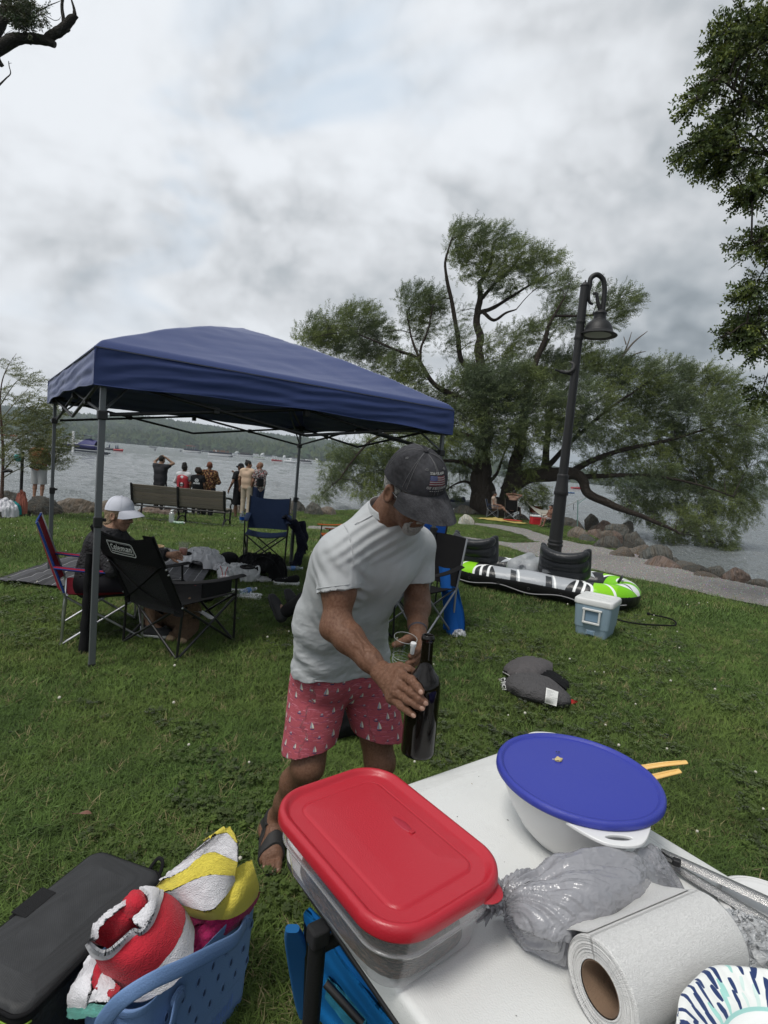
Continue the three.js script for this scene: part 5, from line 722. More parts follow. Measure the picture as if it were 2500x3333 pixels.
// the man with the bottle
{
const q=rng(61),t=thing('person','man in grey t-shirt, pink printed shorts and dark cap bending over a bottle','person',[0,0,0]);
const skin=mat(lin(0.195,0.103,0.066),0.48,{map:rep(TX.skin,7),bumpMap:rep(TX.grain,9),bumpScale:0.0011,specularIntensity:0.55});
const rl=V(0.82,0.06,-0.57).normalize(),fr=V(0.57,0,0.82).normalize();
const hem=at(1115,2188,1.98),waist=at(1112,2010,1.90),chest=at(1188,1838,1.80),neck=at(1262,1688,1.76),sR=at(1112,1812,1.695),eR=at(1095,2035,1.63),wR=at(1240,2186,1.515),sL=at(1352,1782,1.93),eL=at(1358,1950,1.94),wL=at(1360,2060,1.78);
const hipR=at(1046,2215,1.97),hipL=at(1196,2208,2.06),kR=at(1003,2490,1.88),kL=at(1236,2480,2.02),aR=at(898,2664,2.06),aL=V(kL.x + 0.02,0.115,-2.10);
const S=(p,d,f=0)=>p.clone().addScaledVector(rl,d).addScaledVector(fr,f);
// right foot
const heelR=on(872,2700,0.055),ballR=on(884,2786,0.05),heelL=V(aL.x - 0.02,0.055,aL.z - 0.03),ballL=heelL.clone().add(V(0.09,0,0.12));
const foot=(a,heel,ball,tips)=>{const w=ball.clone().sub(heel).normalize(),sd=V(0,1,0).cross(w).normalize(),B=(d,y=0)=>ball.clone().addScaledVector(sd,d).add(V(0,y,0));const f=[cone(a,heel,0.033,0.033),cone(a,B(0.014,0.01),0.034,0.024),cone(a,B(-0.016,0.0),0.03,0.021),cone(heel,B(0.02,-0.004),0.03,0.021),cone(heel,B(-0.024,-0.006),0.028,0.018)];const toes=tips.map((p,i)=>{const d=p.clone().sub(B(0.03 - i*0.017,0));return join(0.006,cone(B(0.026 - i*0.0145,0.0),p.clone().addScaledVector(d,-0.35).add(V(0,0.006,0)),0.014 - i*0.001,i?0.0095 - i*0.0006:0.0125),cone(p.clone().addScaledVector(d,-0.35).add(V(0,0.006,0)),p,i?0.0095 - i*0.0006:0.0125,i?0.0085 - i*0.0005:0.0125));});return [join(0.022,...f),toes,w,sd];};
const tR=[[905,2834,0.042],[886,2842,0.04],[871,2834,0.038],[859,2823,0.037],[850,2808,0.036]].map(([x,y,Y])=>on(x,y,Y));
const tL=[0,1,2,3,4].map((i)=>{const w=ballL.clone().sub(heelL).normalize(),sd=V(0,1,0).cross(w).normalize();return ballL.clone().addScaledVector(w,0.058 - i*i*0.003).addScaledVector(sd,-0.03 + i*0.016).add(V(0,-0.01,0));});
const [fR,toeR,wdR,sdR]=foot(aR,heelR,ballR,tR),[fL,toeL,wdL,sdL]=foot(aL,heelL,ballL,tL);
const footR=join(0.004,join(0.008,fR,toeR[0]),...toeR.slice(1)),footL=join(0.004,join(0.008,fL,toeL[0]),...toeL.slice(1));
const leg=(h,k,a)=>{const c=k.clone().lerp(a,0.34).addScaledVector(fr,-0.018),p=k.clone().addScaledVector(fr,0.026);return join(0.03,cone(h,k,0.085,0.056),cone(k,c,0.053,0.050),cone(c,k.clone().lerp(a,0.68),0.049,0.040),cone(k.clone().lerp(a,0.66),a,0.040,0.035),egg(p,0.032,0.040,0.026));};
const body=join(0.03,leg(hipR,kR,aR),leg(hipL,kL,aL));
const fore=(e,w,up)=>{const m=e.clone().lerp(w,0.28);return join(0.02,cone(e,m,0.041,0.045),cone(m,e.clone().lerp(w,0.75),0.044,0.032),cone(e.clone().lerp(w,0.75),w,0.0315,0.027),egg(e.clone().add(up),0.026,0.028,0.024));};
const armR=join(0.03,cone(sR,sR.clone().lerp(eR,0.5),0.052,0.05),cone(sR.clone().lerp(eR,0.45),eR,0.05,0.041),fore(eR,wR,V(-0.02,-0.012,0.01)));
const hit=(f,px,py,z)=>{const p=at(px,py,z),d=p.clone().sub(camera.position).normalize();for(let i=0;i<120&&f(p.x,p.y,p.z)>0;i++) p.addScaledVector(d,0.002);return p.addScaledVector(d,0.0012);};
const vein=(px,r)=>{const pts=spline(px.map(([x,y])=>hit(armR,x,y,1.42)),14);return pts.slice(1).map((p,i)=>cone(pts[i],p,r,r));};
const armV=join(0.006,armR,...vein([[1135,2046],[1160,2078],[1176,2100],[1182,2126],[1206,2158]],0.0026),...vein([[1120,2060],[1150,2098],[1170,2110]],0.0022),...vein([[1168,2068],[1196,2100],[1222,2140]],0.002));
const armL=join(0.03,cone(sL,eL,0.05,0.042),fore(eL,wL,V(0.01,-0.01,-0.02)));
const geos=[netMesh(join(0.02,body,fR,fL),...boxOf([hipR,hipL,kR,kL,aR,aL,heelR,ballR,heelL,ballL],0.11),0.008),netMesh(footR,...boxOf([heelR,ballR,...tR],0.04),0.0042),netMesh(footL,...boxOf([heelL,ballL,...tL],0.04),0.006),netMesh((x,y,z)=>(Math.abs(armR(x,y,z))>0.02?armR(x,y,z):armV(x,y,z)),...boxOf([sR,eR,wR],0.07),0.0048),netMesh(armL,...boxOf([sL,eL,wL],0.07),0.007)];
// right hand closed round the bottle
const finger=(pts,r)=>join(0.005,...pts.slice(1).map((p,i)=>cone(pts[i],p,mix(r[0],r[1],i / (pts.length - 1)),mix(r[0],r[1],(i + 1) / (pts.length - 1)))));
const F=[[[1306,2196,1.435],[1338,2214,1.375],[1358,2235,1.352],[1370,2251,1.343]],[[1298,2226,1.415],[1340,2252,1.362],[1366,2273,1.344],[1382,2285,1.3415]],[[1288,2252,1.410],[1328,2278,1.366],[1354,2293,1.348],[1372,2303,1.343]],[[1276,2274,1.418],[1305,2297,1.381],[1328,2315,1.361],[1345,2327,1.354]]].map((f)=>f.map((p)=>at(...p)));
const th=[[1262,2180,1.482],[1300,2172,1.468],[1330,2180,1.462],[1352,2190,1.463]].map((p)=>at(...p));
const palm=join(0.016,cone(wR,F[0][0],0.025,0.0155),cone(wR,F[1][0],0.026,0.0155),cone(wR,F[2][0],0.025,0.015),cone(wR,F[3][0],0.023,0.014),...F.map((f)=>egg(f[0].clone().add(V(-0.002,0.004,0.004)),0.0125,0.0125,0.0125)));
const tend=F.map((f)=>cone(wR.clone().lerp(f[0],0.3).add(V(0,0.008,0.014)),f[0].clone().add(V(-0.002,0.004,0.009)),0.004,0.005));
const handR=join(0.007,palm,join(0.006,...tend.map((f)=>f)),finger(F[0],[0.0125,0.0098]),finger(F[1],[0.0125,0.0098]),finger(F[2],[0.012,0.0094]),finger(F[3],[0.0108,0.0082]),finger(th,[0.0165,0.0105]),...F.flatMap((f,k)=>[egg(f[1],0.0116 - k*0.0004,0.0116 - k*0.0004,0.0116 - k*0.0004)]));
geos.push(netMesh((x,y,z)=>handR(x,y,z)- 0.0007*noise(x*160,y*160,z*160),...boxOf([wR,...F.flat(),...th],0.035),0.0028));
// left hand with the cup
const G=[[[1366,2082,1.74],[1366,2108,1.69],[1350,2126,1.668],[1336,2135,1.664]],[[1370,2098,1.75],[1366,2130,1.69],[1346,2150,1.668],[1326,2160,1.665]],[[1372,2112,1.76],[1364,2146,1.705],[1344,2162,1.685],[1328,2168,1.682]],[[1370,2122,1.775],[1360,2154,1.73],[1342,2168,1.71],[1330,2172,1.705]]].map((f)=>f.map((p)=>at(...p)));
const g2=[[1352,2074,1.755],[1326,2080,1.715],[1302,2092,1.695],[1284,2099,1.69]].map((p)=>at(...p));
const handL=join(0.007,join(0.014,...G.map((f,i)=>cone(wL,f[0],0.024,0.015 - i*0.0006))),...G.map((f,i)=>finger(f,[0.0115 - i*0.0004,0.0095 - i*0.0004])),finger(g2,[0.0155,0.0098]));
geos.push(netMesh(handL,...boxOf([wL,...G.flat(),...g2],0.03),0.0036));
// head, tilted down towards the bottle
const hq=euler(0.57,0.68,0.15,'YXZ'),hc=at(1338,1606,1.645),hs=0.94,HP=(x,y,z)=>V(x,y,z).multiplyScalar(hs).applyQuaternion(hq).add(hc),HE=(p,a,b,c)=>egg(HP(...p),a*hs,b*hs,c*hs,hq);
const hf=headField(hc,hq,hs),nk=join(0.03,cone(HP(0,-0.035,-0.03),neck,0.058,0.066),cone(HP(-0.03,-0.07,-0.02),neck.clone().add(V(-0.02,-0.02,0.04)),0.028,0.03)),crease=(x,y,z)=>0.0012*noise(x*60,y*25,z*60);
geos.push(netMesh((x,y,z)=>join(0.02,hf,nk)(x,y,z)- crease(x,y,z),...boxOf([hc,neck],0.125),0.0042));
const bodyM=mesh('body',geos,skin,t);
const nail=mat(lin(0.30,0.18,0.13),0.38);
F.forEach((f,i)=>{const d=f[3].clone().sub(f[2]).normalize(),up=V(-0.15,0.35,1).sub(d.clone().multiplyScalar(V(-0.15,0.35,1).dot(d))).normalize(),x=d.clone().cross(up),m=new THREE.Matrix4().makeBasis(x,d,up),g=new THREE.SphereGeometry(1,14,10).scale(0.0062 - i*0.0003,0.0072,0.0022);g.applyMatrix4(m);g.translate(...f[3].clone().addScaledVector(up,0.0085).addScaledVector(d,0.003).toArray());mesh('fingernail',g,nail,bodyM);});
[[tR[0],0.0095,0.0115],[tR[1],0.006,0.0085],[tR[2],0.0056,0.0085],[tR[3],0.0052,0.007]].forEach(([p,r,l])=>mesh('toenail',new THREE.SphereGeometry(1,10,8).scale(l*0.55,0.003,l*0.7).rotateX(0.35).translate(p.x,p.y + l*0.78,p.z + 0.002),nail,bodyM));
// t-shirt
const cloth=mat(lin(0.44,0.455,0.465),0.62,{bumpMap:rep(TX.weave,22),bumpScale:0.0012,sheen:0.3,sheenRoughness:0.5,sheenColor:lin(0.5,0.5,0.5)});
const tor=join(0.05,cone(S(hem,-0.085),S(waist,-0.072),0.108,0.093),cone(S(hem,0.085),S(waist,0.072),0.108,0.093),cone(S(waist,-0.072),S(chest,-0.088),0.093,0.104),cone(S(waist,0.072),S(chest,0.088),0.093,0.102),cone(S(chest,-0.07,-0.01),sR,0.092,0.064),cone(S(chest,0.07),sL,0.088,0.064),cone(sR.clone().add(V(0,0.012,0)),neck.clone().add(V(-0.03,-0.012,0)),0.062,0.062),cone(sL.clone().add(V(0,0.01,0)),neck.clone().add(V(0.02,-0.02,0)),0.058,0.062),cone(S(chest,0,-0.03),neck,0.11,0.072));
const slv=(s,e,f,r0,r1)=>{const end=s.clone().lerp(e,f);return cutBy(cone(s,e,r0,r1),end,e.clone().sub(s).addScaledVector(V(0,0,0),0));};
const slR=cutBy(cone(sR,eR,0.070,0.067),at(1096,1924,1.66),V(0.22,-1,0.25)),slL=slv(sL,eL,0.62,0.066,0.064);
const hole=join(0.01,cone(neck.clone().add(V(0.004,0.045,0.02)),neck.clone().add(V(0.03,0.14,0.06)),0.068,0.085));
const shirtF=cutBy(without(join(0.016,tor,slR,slL),hole,0.008),hem.clone().add(V(0,0.006,0)),V(0.03,-1,0.12));
const ridge2=(v)=>1 - 2*Math.abs(v);
const folds=(x,y,z)=>{
const dx=x - hem.x,h=y - hem.y,low=smooth(0.42,0.05,h),n=noise(x*5,y*5,z*5);let d=0;
d +=0.0075*low*Math.sin(h*62 - dx*14 + z*10 + n*4.5)*(0.45 + 0.55*noise(x*6 + 4,y*4,z*6)); // rucked up over the waist
d +=0.0065*low*ridge2(fbm(x*9 + h*6,h*20 - dx*5,z*9,3));
const ch=smooth(0.15,0.45,h);d +=0.0075*ch*fbm((x*0.8 - z*0.6)*13 + n*1.2,h*3.0,2.2,3); // hanging from the chest
const rx=x - sR.x,ry=y - sR.y,rz=z - sR.z,sm=smooth(0.13,0.07,Math.hypot(rx - 0.0,rz))*smooth(0.06,-0.02,ry)*smooth(-0.30,-0.2,ry);d +=0.0042*sm*Math.sin((rx*0.8 + ry*0.62 + rz*0.2)*150 + 2.5*noise(x*9,y*9,z*9))*(0.55 + 0.45*noise(x*8,y*5,z*8 + 3)); // diagonal drag lines on the sleeve
const sh=smooth(0.10,0.03,Math.abs(ry - 0.06))*smooth(0.2,0.05,Math.abs(rx - 0.09));d +=0.0020*sh*Math.sin((rx*0.9 - ry*1.3)*130 + 2*n);
return d + 0.0016*fbm(x*26,y*26,z*26,2);
};
const sb=boxOf([hem,waist,chest,neck,sR,sL,eL,S(hem,-0.2),S(hem,0.2),S(chest,0,0.1)],0.13);
const shirt=mesh('shirt',netMesh((x,y,z)=>{const d=shirtF(x,y,z);return Math.abs(d)>0.03?d:d - folds(x,y,z);},...sb,0.0052,(x,y,z)=>[x*0.8 - z*0.6,y]),cloth,t);
// collar, sleeve hem and bottom hem lines sit on the surface
const onShirt=(p,dir,far=0.3)=>{let a=p.clone();for(let k=0;k<80;k++){const d=shirtF(a.x,a.y,a.z);if(d>0) return k*0.004<far?a:null;a.addScaledVector(dir,0.004);} return null;};
const ringOn=(c,ax,up,dirs=44,rad=0.0035,far=0.3)=>{const e1=ax.clone().cross(V(0.3,0.2,1)).normalize(),e2=ax.clone().cross(e1).normalize(),segs=[];let cur=[];for(let i=0;i<=dirs;i++){const a=i / dirs*6.2832,d=e1.clone().multiplyScalar(Math.cos(a)).addScaledVector(e2,Math.sin(a));const p=onShirt(c.clone().addScaledVector(d,0.01),d,far);if(p) cur.push(p.addScaledVector(d,-0.0015 + up));else {if(cur.length>2) segs.push(cur);cur=[];}} if(cur.length>2) segs.push(cur);return merge(segs.map((s)=>tube(s,rad,6)));};
const nc=neck.clone().add(V(0.004,0.028,0.02)),nax=V(0.026,0.12,0.05).normalize();{const e1=nax.clone().cross(V(0,0,1)).normalize(),e2=nax.clone().cross(e1).normalize(),rings=[];for(const [r,h] of [[0.0675,0.0],[0.0685,0.012],[0.0705,0.014],[0.0725,0.008],[0.075,-0.006]]){const R=[];for(let i=0;i<48;i++){const a=i / 48*6.2832;R.push(nc.clone().addScaledVector(e1,Math.cos(a)*r*1.0).addScaledVector(e2,Math.sin(a)*r*1.02).addScaledVector(nax,h));} rings.push(R);} mesh('collar',loft(rings),cloth,shirt);}
mesh('hem',[ringOn(hem.clone().add(V(0,0.024,0)),V(0.03,-1,0.12),0.0005,60,0.0016),ringOn(hem.clone().add(V(0,0.010,0)),V(0.03,-1,0.12),0,60,0.0026),ringOn(at(1096,1909,1.66),V(0.22,-1,0.25).normalize(),0.0005,48,0.0015,0.082)],cloth,shirt);
{const sp=[];for(let i=0;i<=26;i++){const u=i / 26,a=-1.9 + u*3.6,c=sR.clone().lerp(chest,0.13),e1=V(-0.1,1,0.1).normalize(),e2=V(0.35,0,0.9).normalize(),d=e1.clone().multiplyScalar(Math.cos(a)).addScaledVector(e2,Math.sin(a));const p=onShirt(c.clone().addScaledVector(d,0.015),d);if(p) sp.push(p.addScaledVector(d,-0.0005));} mesh('armhole_seam',tube(sp,0.0018,5),cloth,shirt);const s2=[];for(let i=0;i<=14;i++){const u=i / 14,p=at(mix(1165,1232,u),mix(1716,1678,u),1.72);const w=onShirt(p.add(V(0,-0.06,-0.02)),V(-0.1,0.8,0.6).normalize());if(w) s2.push(w.add(V(0,-0.0006,0)));} mesh('shoulder_seam',tube(s2,0.0018,5),cloth,shirt);}
// swim shorts with a print of little sailing boats
const print=canvasTex(1024,1024,(c,w,h)=>{
c.fillStyle='#b5545f';c.fillRect(0,0,w,h);const r=rng(5);
for(let k=0;k<620;k++){const x=r()*w,y=r()*h,l=26 + r()*60,a=(r()- 0.5)*16;c.strokeStyle=['#cf7488','#9c3d56','#d88c9e','#a5445e','#8a4a68'][k % 5];c.lineWidth=2 + r()*4;for(const [ox,oy] of [[0,0],[-w,0],[0,-h],[-w,-h]]){c.beginPath();c.moveTo(x + ox,y + oy);c.quadraticCurveTo(x + ox + l / 2,y + oy - 9 + a,x + ox + l,y + oy + a*0.6);c.stroke();}}
for(let j=0;j<8;j++) for(let i=0;i<7;i++){const x=(i + 0.5 +(j % 2)*0.5 +(r()- 0.5)*0.35)*w / 7 % w,y=(j + 0.5 +(r()- 0.5)*0.3)*h / 8,s=0.8 + 0.5*r(),big=(i + j)% 3;for(const ox of [0,-w,w]){c.save();c.translate(x + ox,y);c.scale(s,s);c.rotate((r()- 0.5)*0.12);c.fillStyle='#4c4668';c.beginPath();c.moveTo(-22,26);c.quadraticCurveTo(0,33,24,24);c.lineTo(16,38);c.quadraticCurveTo(0,42,-14,37);c.fill();if(big){c.fillStyle='#dfe3d2';c.beginPath();c.moveTo(0,-42);c.quadraticCurveTo(20,-6,19,22);c.lineTo(1,23);c.fill();c.fillStyle='#9fb3c2';c.beginPath();c.moveTo(-3,-34);c.quadraticCurveTo(-14,0,-18,21);c.lineTo(-3,23);c.fill();c.strokeStyle='#6a5a6e';c.lineWidth=2;c.beginPath();c.moveTo(-1,-46);c.lineTo(-1,26);c.stroke();} else {c.fillStyle='#a9aebc';c.beginPath();c.moveTo(-6,12);c.lineTo(12,8);c.lineTo(10,24);c.lineTo(-10,25);c.fill();} c.restore();}}
},true);
const shM=mat(lin(1,1,1),0.85,{map:print,bumpMap:rep(TX.crumple,9),bumpScale:0.0035});
const hemR=at(1008,2432,1.905),hemL=at(1237,2392,2.02),wst=hem.clone().add(V(0.005,0.06,0));
const legC=(h,e,r0,r1,n)=>cutBy(join(0.04,cone(h,e.clone().lerp(h,-0.2),r0,r1),cone(S(h,0,-0.02),S(e,0,-0.015),r0*0.9,r1*0.95)),e,n);
const shortF=join(0.02,cutBy(join(0.05,cone(S(hem,-0.075),S(wst,-0.07),0.110,0.10),cone(S(hem,0.075),S(wst,0.07),0.110,0.10),cone(S(hipR,0.04),S(hipL,-0.04),0.085,0.085)),wst,V(0,1,0)),legC(hipR,hemR,0.108,0.087,V(0.25,-1,0.1)),legC(hipL,hemL,0.106,0.085,V(-0.12,-1,0.1)));
const sf=(x,y,z)=>{const d=shortF(x,y,z);if(Math.abs(d)>0.03) return d;const h=y - hemL.y,n=noise(x*7,y*5,z*7);return d -(0.0075*fbm((x*0.8 - z*0.6)*10 + n,h*3.4,1.5,3)*smooth(0.34,0.1,h)+ 0.004*fbm(x*16,y*16,z*16,3));};
mesh('shorts',netMesh(sf,...boxOf([hipR,hipL,hemR,hemL,wst,S(wst,-0.15),S(wst,0.15)],0.13),0.0056,(x,y,z,n)=>{const u=(x*0.82 - z*0.57),v=(x*0.57 + z*0.82),side=Math.abs(n.x*0.82 - n.z*0.57)>0.72;return [(side?v:u)*3.1,y*3.1];}),shM,t);
// sandals
const rub=mat(lin(0.014,0.013,0.013),0.65,{bumpMap:rep(TX.weave,14),bumpScale:0.001});
for(const [f,heel,ball,w,sd,a] of [[footR,heelR,ballR,wdR,sdR,aR],[footL,heelL,ballL,wdL,sdL,aL]]){
const s=new THREE.Group();s.name='sandal';t.add(s);const L=heel.distanceTo(ball),out=[];for(let i=0;i<40;i++){const k=i / 40*6.2832,y=Math.cos(k),x=Math.sin(k),l=y>0?L*0.5 + y*(L*0.5 + 0.075):L*0.5 + y*(L*0.5 + 0.045),wd=0.040 + 0.010*smooth(-0.3,0.7,y);out.push([x*wd,l]);}
const R=(h,k)=>out.map(([x,l])=>heel.clone().addScaledVector(sd,x*k).addScaledVector(w,mix(L*0.5,l,k)).setY(h));mesh('sole',loft([R(0.006,0.97),R(0.008,1.01),R(0.024,1.03),R(0.030,1.0),R(0.031,0.9)],{cap0:true,cap1:true}),rub,s);
const strap=(p,n,h,o=0.0055)=>{const c1=p.clone().addScaledVector(n,h),c2=p.clone().addScaledVector(n,-h),g=cutBy(cutBy((x,y,z)=>f(x,y,z)- o,c1,n),c2,n.clone().negate());mesh('strap',netMesh((x,y,z)=>Math.max(g(x,y,z),0.026 - y),...boxOf([p],0.085),0.0034),rub,s);};
strap(ball.clone().addScaledVector(w,-0.012),w.clone().add(V(0,0.35,0)).normalize(),0.017);strap(heel.clone().lerp(ball,0.32).add(V(0,0.04,0)),w.clone().add(V(0,0.75,0)).normalize(),0.014);strap(heel.clone().add(V(0,0.045,0)).addScaledVector(w,-0.03),V(0,1,0),0.017,0.006);
}
// hair, beard, glasses, cap, watch
const grey=mat(lin(0.40,0.39,0.37),0.85,{bumpMap:rep(TX.terry,7),bumpScale:0.004}),white=mat(lin(0.58,0.56,0.53),0.85,{bumpMap:rep(TX.terry,9),bumpScale:0.004});
const hb=boxOf([hc],0.15),faceC=HE([0,-0.03,0.085],0.075,0.12,0.075),strand=(x,y,z)=>0.003*noise(x*90,y*260,z*260)+ 0.0015*noise(x*300,y*300,z*300);
const sideBurn=(k)=>HE([k*0.071,0.03,0.018],0.010,0.022,0.012);
mesh('hair',netMesh((x,y,z)=>cutBy(join(0.01,without(HE([0,0.024,-0.02],0.079,0.086,0.096),faceC),sideBurn(1),sideBurn(-1)),HP(0,-0.035,-0.05),V(0,-1,0.5).applyQuaternion(hq))(x,y,z)- strand(x,y,z),...hb,0.004),grey,t);
const goat=join(0.012,HE([0,-0.096,0.062],0.033,0.022,0.024),HE([0.030,-0.070,0.066],0.010,0.024,0.012),HE([-0.030,-0.070,0.066],0.010,0.024,0.012),cone(HP(-0.027,-0.050,0.077),HP(0,-0.042,0.090),0.0052,0.0056),cone(HP(0.027,-0.050,0.077),HP(0,-0.042,0.090),0.0052,0.0056),HE([0,-0.080,0.080],0.020,0.010,0.008));
mesh('beard',netMesh((x,y,z)=>goat(x,y,z)- 1.2*strand(x,y,z),...hb,0.003),white,t);
const gl=mat(lin(0.012,0.012,0.014),0.25);mesh('sunglasses',[tube([HP(-0.080,0.018,-0.01),HP(-0.078,0.018,0.04),HP(-0.068,0.014,0.072)],0.0055,8,{flat:0.45,smooth:10}),tube([HP(0.080,0.018,-0.01),HP(0.078,0.018,0.04),HP(0.068,0.014,0.072)],0.0055,8,{flat:0.45,smooth:10}),netMesh(HE([-0.036,0.008,0.088],0.030,0.019,0.009),...boxOf([HP(-0.036,0.008,0.088)],0.04),0.003),netMesh(HE([0.036,0.008,0.088],0.030,0.019,0.009),...boxOf([HP(0.036,0.008,0.088)],0.04),0.003),tube([HP(-0.012,0.014,0.099),HP(0,0.016,0.103),HP(0.012,0.014,0.099)],0.003,6)],gl,t);
const worn=dataTex(512,(u,v)=>{const a=tileNoise(u,v,10,3,5),b=tileNoise(u,v,70,6,2);const m=0.52 + 0.55*a + 0.30*b;return [m,m,m*1.04];});
const capM=mat(lin(0.085,0.085,0.09),0.9,{map:worn,bumpMap:rep(TX.weave,5),bumpScale:0.0015,specularIntensity:0.2}),seamM=mat(lin(0.13,0.13,0.135),0.9);
const cap=capMesh(1.05,capM,mat(lin(0.095,0.095,0.1),0.9,{map:rep(worn,2),bumpMap:rep(TX.weave,4),bumpScale:0.0015,specularIntensity:0.2}));t.add(cap);cap.position.copy(HP(0,-0.004,0));cap.quaternion.copy(hq);cap.scale.setScalar(hs*0.985);
const dome=cap.dome;for(let k=0;k<6;k++) for(const d of [-0.012,0.012]){const pts=[];for(let i=1;i<=20;i++) pts.push(dome(((k / 6)+ d*(1 - i / 24)+ 1)% 1,i / 21,0.0006));mesh('stitching',tube(pts,0.0009,4),seamM,cap);}
for(let k=0;k<6;k++) mesh('eyelet',new THREE.TorusGeometry(0.0035,0.0013,6,14).applyMatrix4(new THREE.Matrix4().compose(dome(((k + 0.5) / 6)% 1,0.55,0.001),turnTo(dome(((k + 0.5) / 6)% 1,0.55).sub(V(0,0.05,0)),V(0,0,1)),V(1,1,1))),seamM,cap);
{const bp=[];for(let i=0;i<=24;i++){const a=(i / 24 - 0.5)*2.2;bp.push(dome(((a / 6.2832)+ 1)% 1,0.008,0.0008));} mesh('brim_seam',tube(bp,0.0018,5),mat(lin(0.015,0.015,0.016),0.9),cap);}
const logo=canvasTex(512,512,(c)=>{
c.clearRect(0,0,512,512);c.fillStyle='#b9b9b5';c.textAlign='center';c.font='bold 78px serif';c.fillText('250 YEARS',256,96,470);c.font='bold 74px serif';c.fillText('OF FREEDOM',256,436,470);
for(let k=0;k<9;k++){c.fillStyle=k % 2?'#a9a4a4':'#7d3a42';c.beginPath();const y=130 + k*26;c.moveTo(60,y + 8);c.bezierCurveTo(180,y - 10,320,y + 26,452,y + 4);c.lineTo(452,y + 20);c.bezierCurveTo(320,y + 42,180,y + 6,60,y + 24);c.fill();}
c.fillStyle='#343c66';c.fillRect(58,126,180,120);c.fillStyle='#8d92a8';for(let j=0;j<5;j++) for(let i=0;i<6;i++){c.beginPath();c.arc(76 + i*28 +(j % 2)*12,140 + j*23,6,0,6.3);c.fill();}
c.fillStyle='#c8c8c4';c.font='30px sans-serif';for(let k=0;k<7;k++) c.fillRect(96 + k*46,470,30 -(k % 3)*6,9);
});
mesh('printed_badge',sheet((u,v)=>dome(((mix(-0.073,0.073,u))+ 1)% 1,mix(0.10,0.56,v),0.0012),16,16),mat(lin(1,1,1),0.9,{map:logo,alphaTest:0.5}),cap);
const wd=wL.clone().sub(eL).normalize(),wc=wL.clone().addScaledVector(wd,-0.022),e1=wd.clone().cross(V(0,0,1)).normalize(),e2=wd.clone().cross(e1),band=[];for(const h of [-0.009,-0.008,0.008,0.009]){const R=[];for(let i=0;i<28;i++){const a=i / 28*6.2832,r=Math.abs(h)>0.0085?0.0285:0.0315;R.push(wc.clone().addScaledVector(e1,Math.cos(a)*r).addScaledVector(e2,Math.sin(a)*r).addScaledVector(wd,h));} band.push(R);}
const watch=mesh('watch',loft(band),mat(lin(0.05,0.055,0.075),0.6),t);mesh('watch_case',rbox(0.03,0.034,0.011,0.004).applyMatrix4(new THREE.Matrix4().makeBasis(e1,wd,e1.clone().cross(wd))).translate(...wc.clone().addScaledVector(e2,0.032).toArray()),blackPlastic,watch);
// bottle, cup and stopper
const b0=at(1359,2452,1.40),b1=at(1395,2066,1.415),L=b0.distanceTo(b1),k=L / 0.315,bt=thing('wine_bottle','dark glass wine bottle gripped in the hand of the man in the grey t-shirt','bottle',b0);bt.quaternion.copy(turnTo(b1.clone().sub(b0)));
const R=0.0455 / k;mesh('glass_body',lathe([[0,0.012],[R*0.75,0.004],[R*0.86,0],[R*0.97,0.004],[R,0.012],[R*1.0,0.10],[R*1.0,0.172],[R*0.965,0.190],[R*0.82,0.208],[R*0.56,0.222],[R*0.405,0.236],[R*0.36,0.252],[R*0.34,0.296],[R*0.34,0.2985],[R*0.40,0.300],[R*0.41,0.3075],[R*0.36,0.309],[R*0.36,0.314],[R*0.33,0.315],[R*0.26,0.3145],[R*0.25,0.30],[R*0.25,0.25]].map(([r,y])=>[r*k,y*k]),48),new THREE.MeshPhysicalMaterial({color:lin(0.0045,0.003,0.002),roughness:0.035,specularIntensity:0.8,side:THREE.DoubleSide}),bt);
mesh('inside_of_neck',lathe([[0,0.27],[R*0.25,0.27]].map(([r,y])=>[r*k,y*k]),24),mat(lin(0.01,0.006,0.004),0.3),bt);
const cp=at(1303,2158,1.70),cup=thing('plastic_cup','clear plastic cup held in the left hand of the man with the bottle','cup',cp);cup.quaternion.copy(turnTo(V(0.10,1,0.18)));
const cl=mat(lin(0.97,0.98,0.98),0.06,{transmission:1,thickness:0,ior:1.45});mesh('wall',lathe([[0,0.001],[0.025,0],[0.027,0.004],[0.029,0.03],[0.030,0.032],[0.036,0.088],[0.0375,0.090],[0.0375,0.0915],[0.0355,0.0915]],40),cl,cup);for(const [r,y] of [[0.0275,0.006],[0.0285,0.016],[0.0293,0.026]]) mesh('rib',new THREE.TorusGeometry(r,0.0007,6,36).rotateX(Math.PI / 2).translate(0,y,0),mat(lin(0.7,0.75,0.78),0.15,{transmission:0.5,thickness:0}),cup);mesh('rim',new THREE.TorusGeometry(0.0368,0.0009,8,40).rotateX(Math.PI / 2).translate(0,0.091,0),mat(lin(0.75,0.78,0.78),0.15,{transmission:0.6,thickness:0}),cup);
const stp=at(1342,2120,1.655),st=thing('bottle_stopper','white bottle stopper pinched between the fingers beside the clear cup','stopper',stp);st.quaternion.copy(turnTo(at(1347,2090,1.65).sub(stp)));mesh('cap',lathe([[0,0.030],[0.0085,0.030],[0.0095,0.028],[0.0095,0.018],[0.0075,0.016],[0.0065,-0.008],[0,-0.008]],18),mat(lin(0.72,0.72,0.72),0.5),st);
}

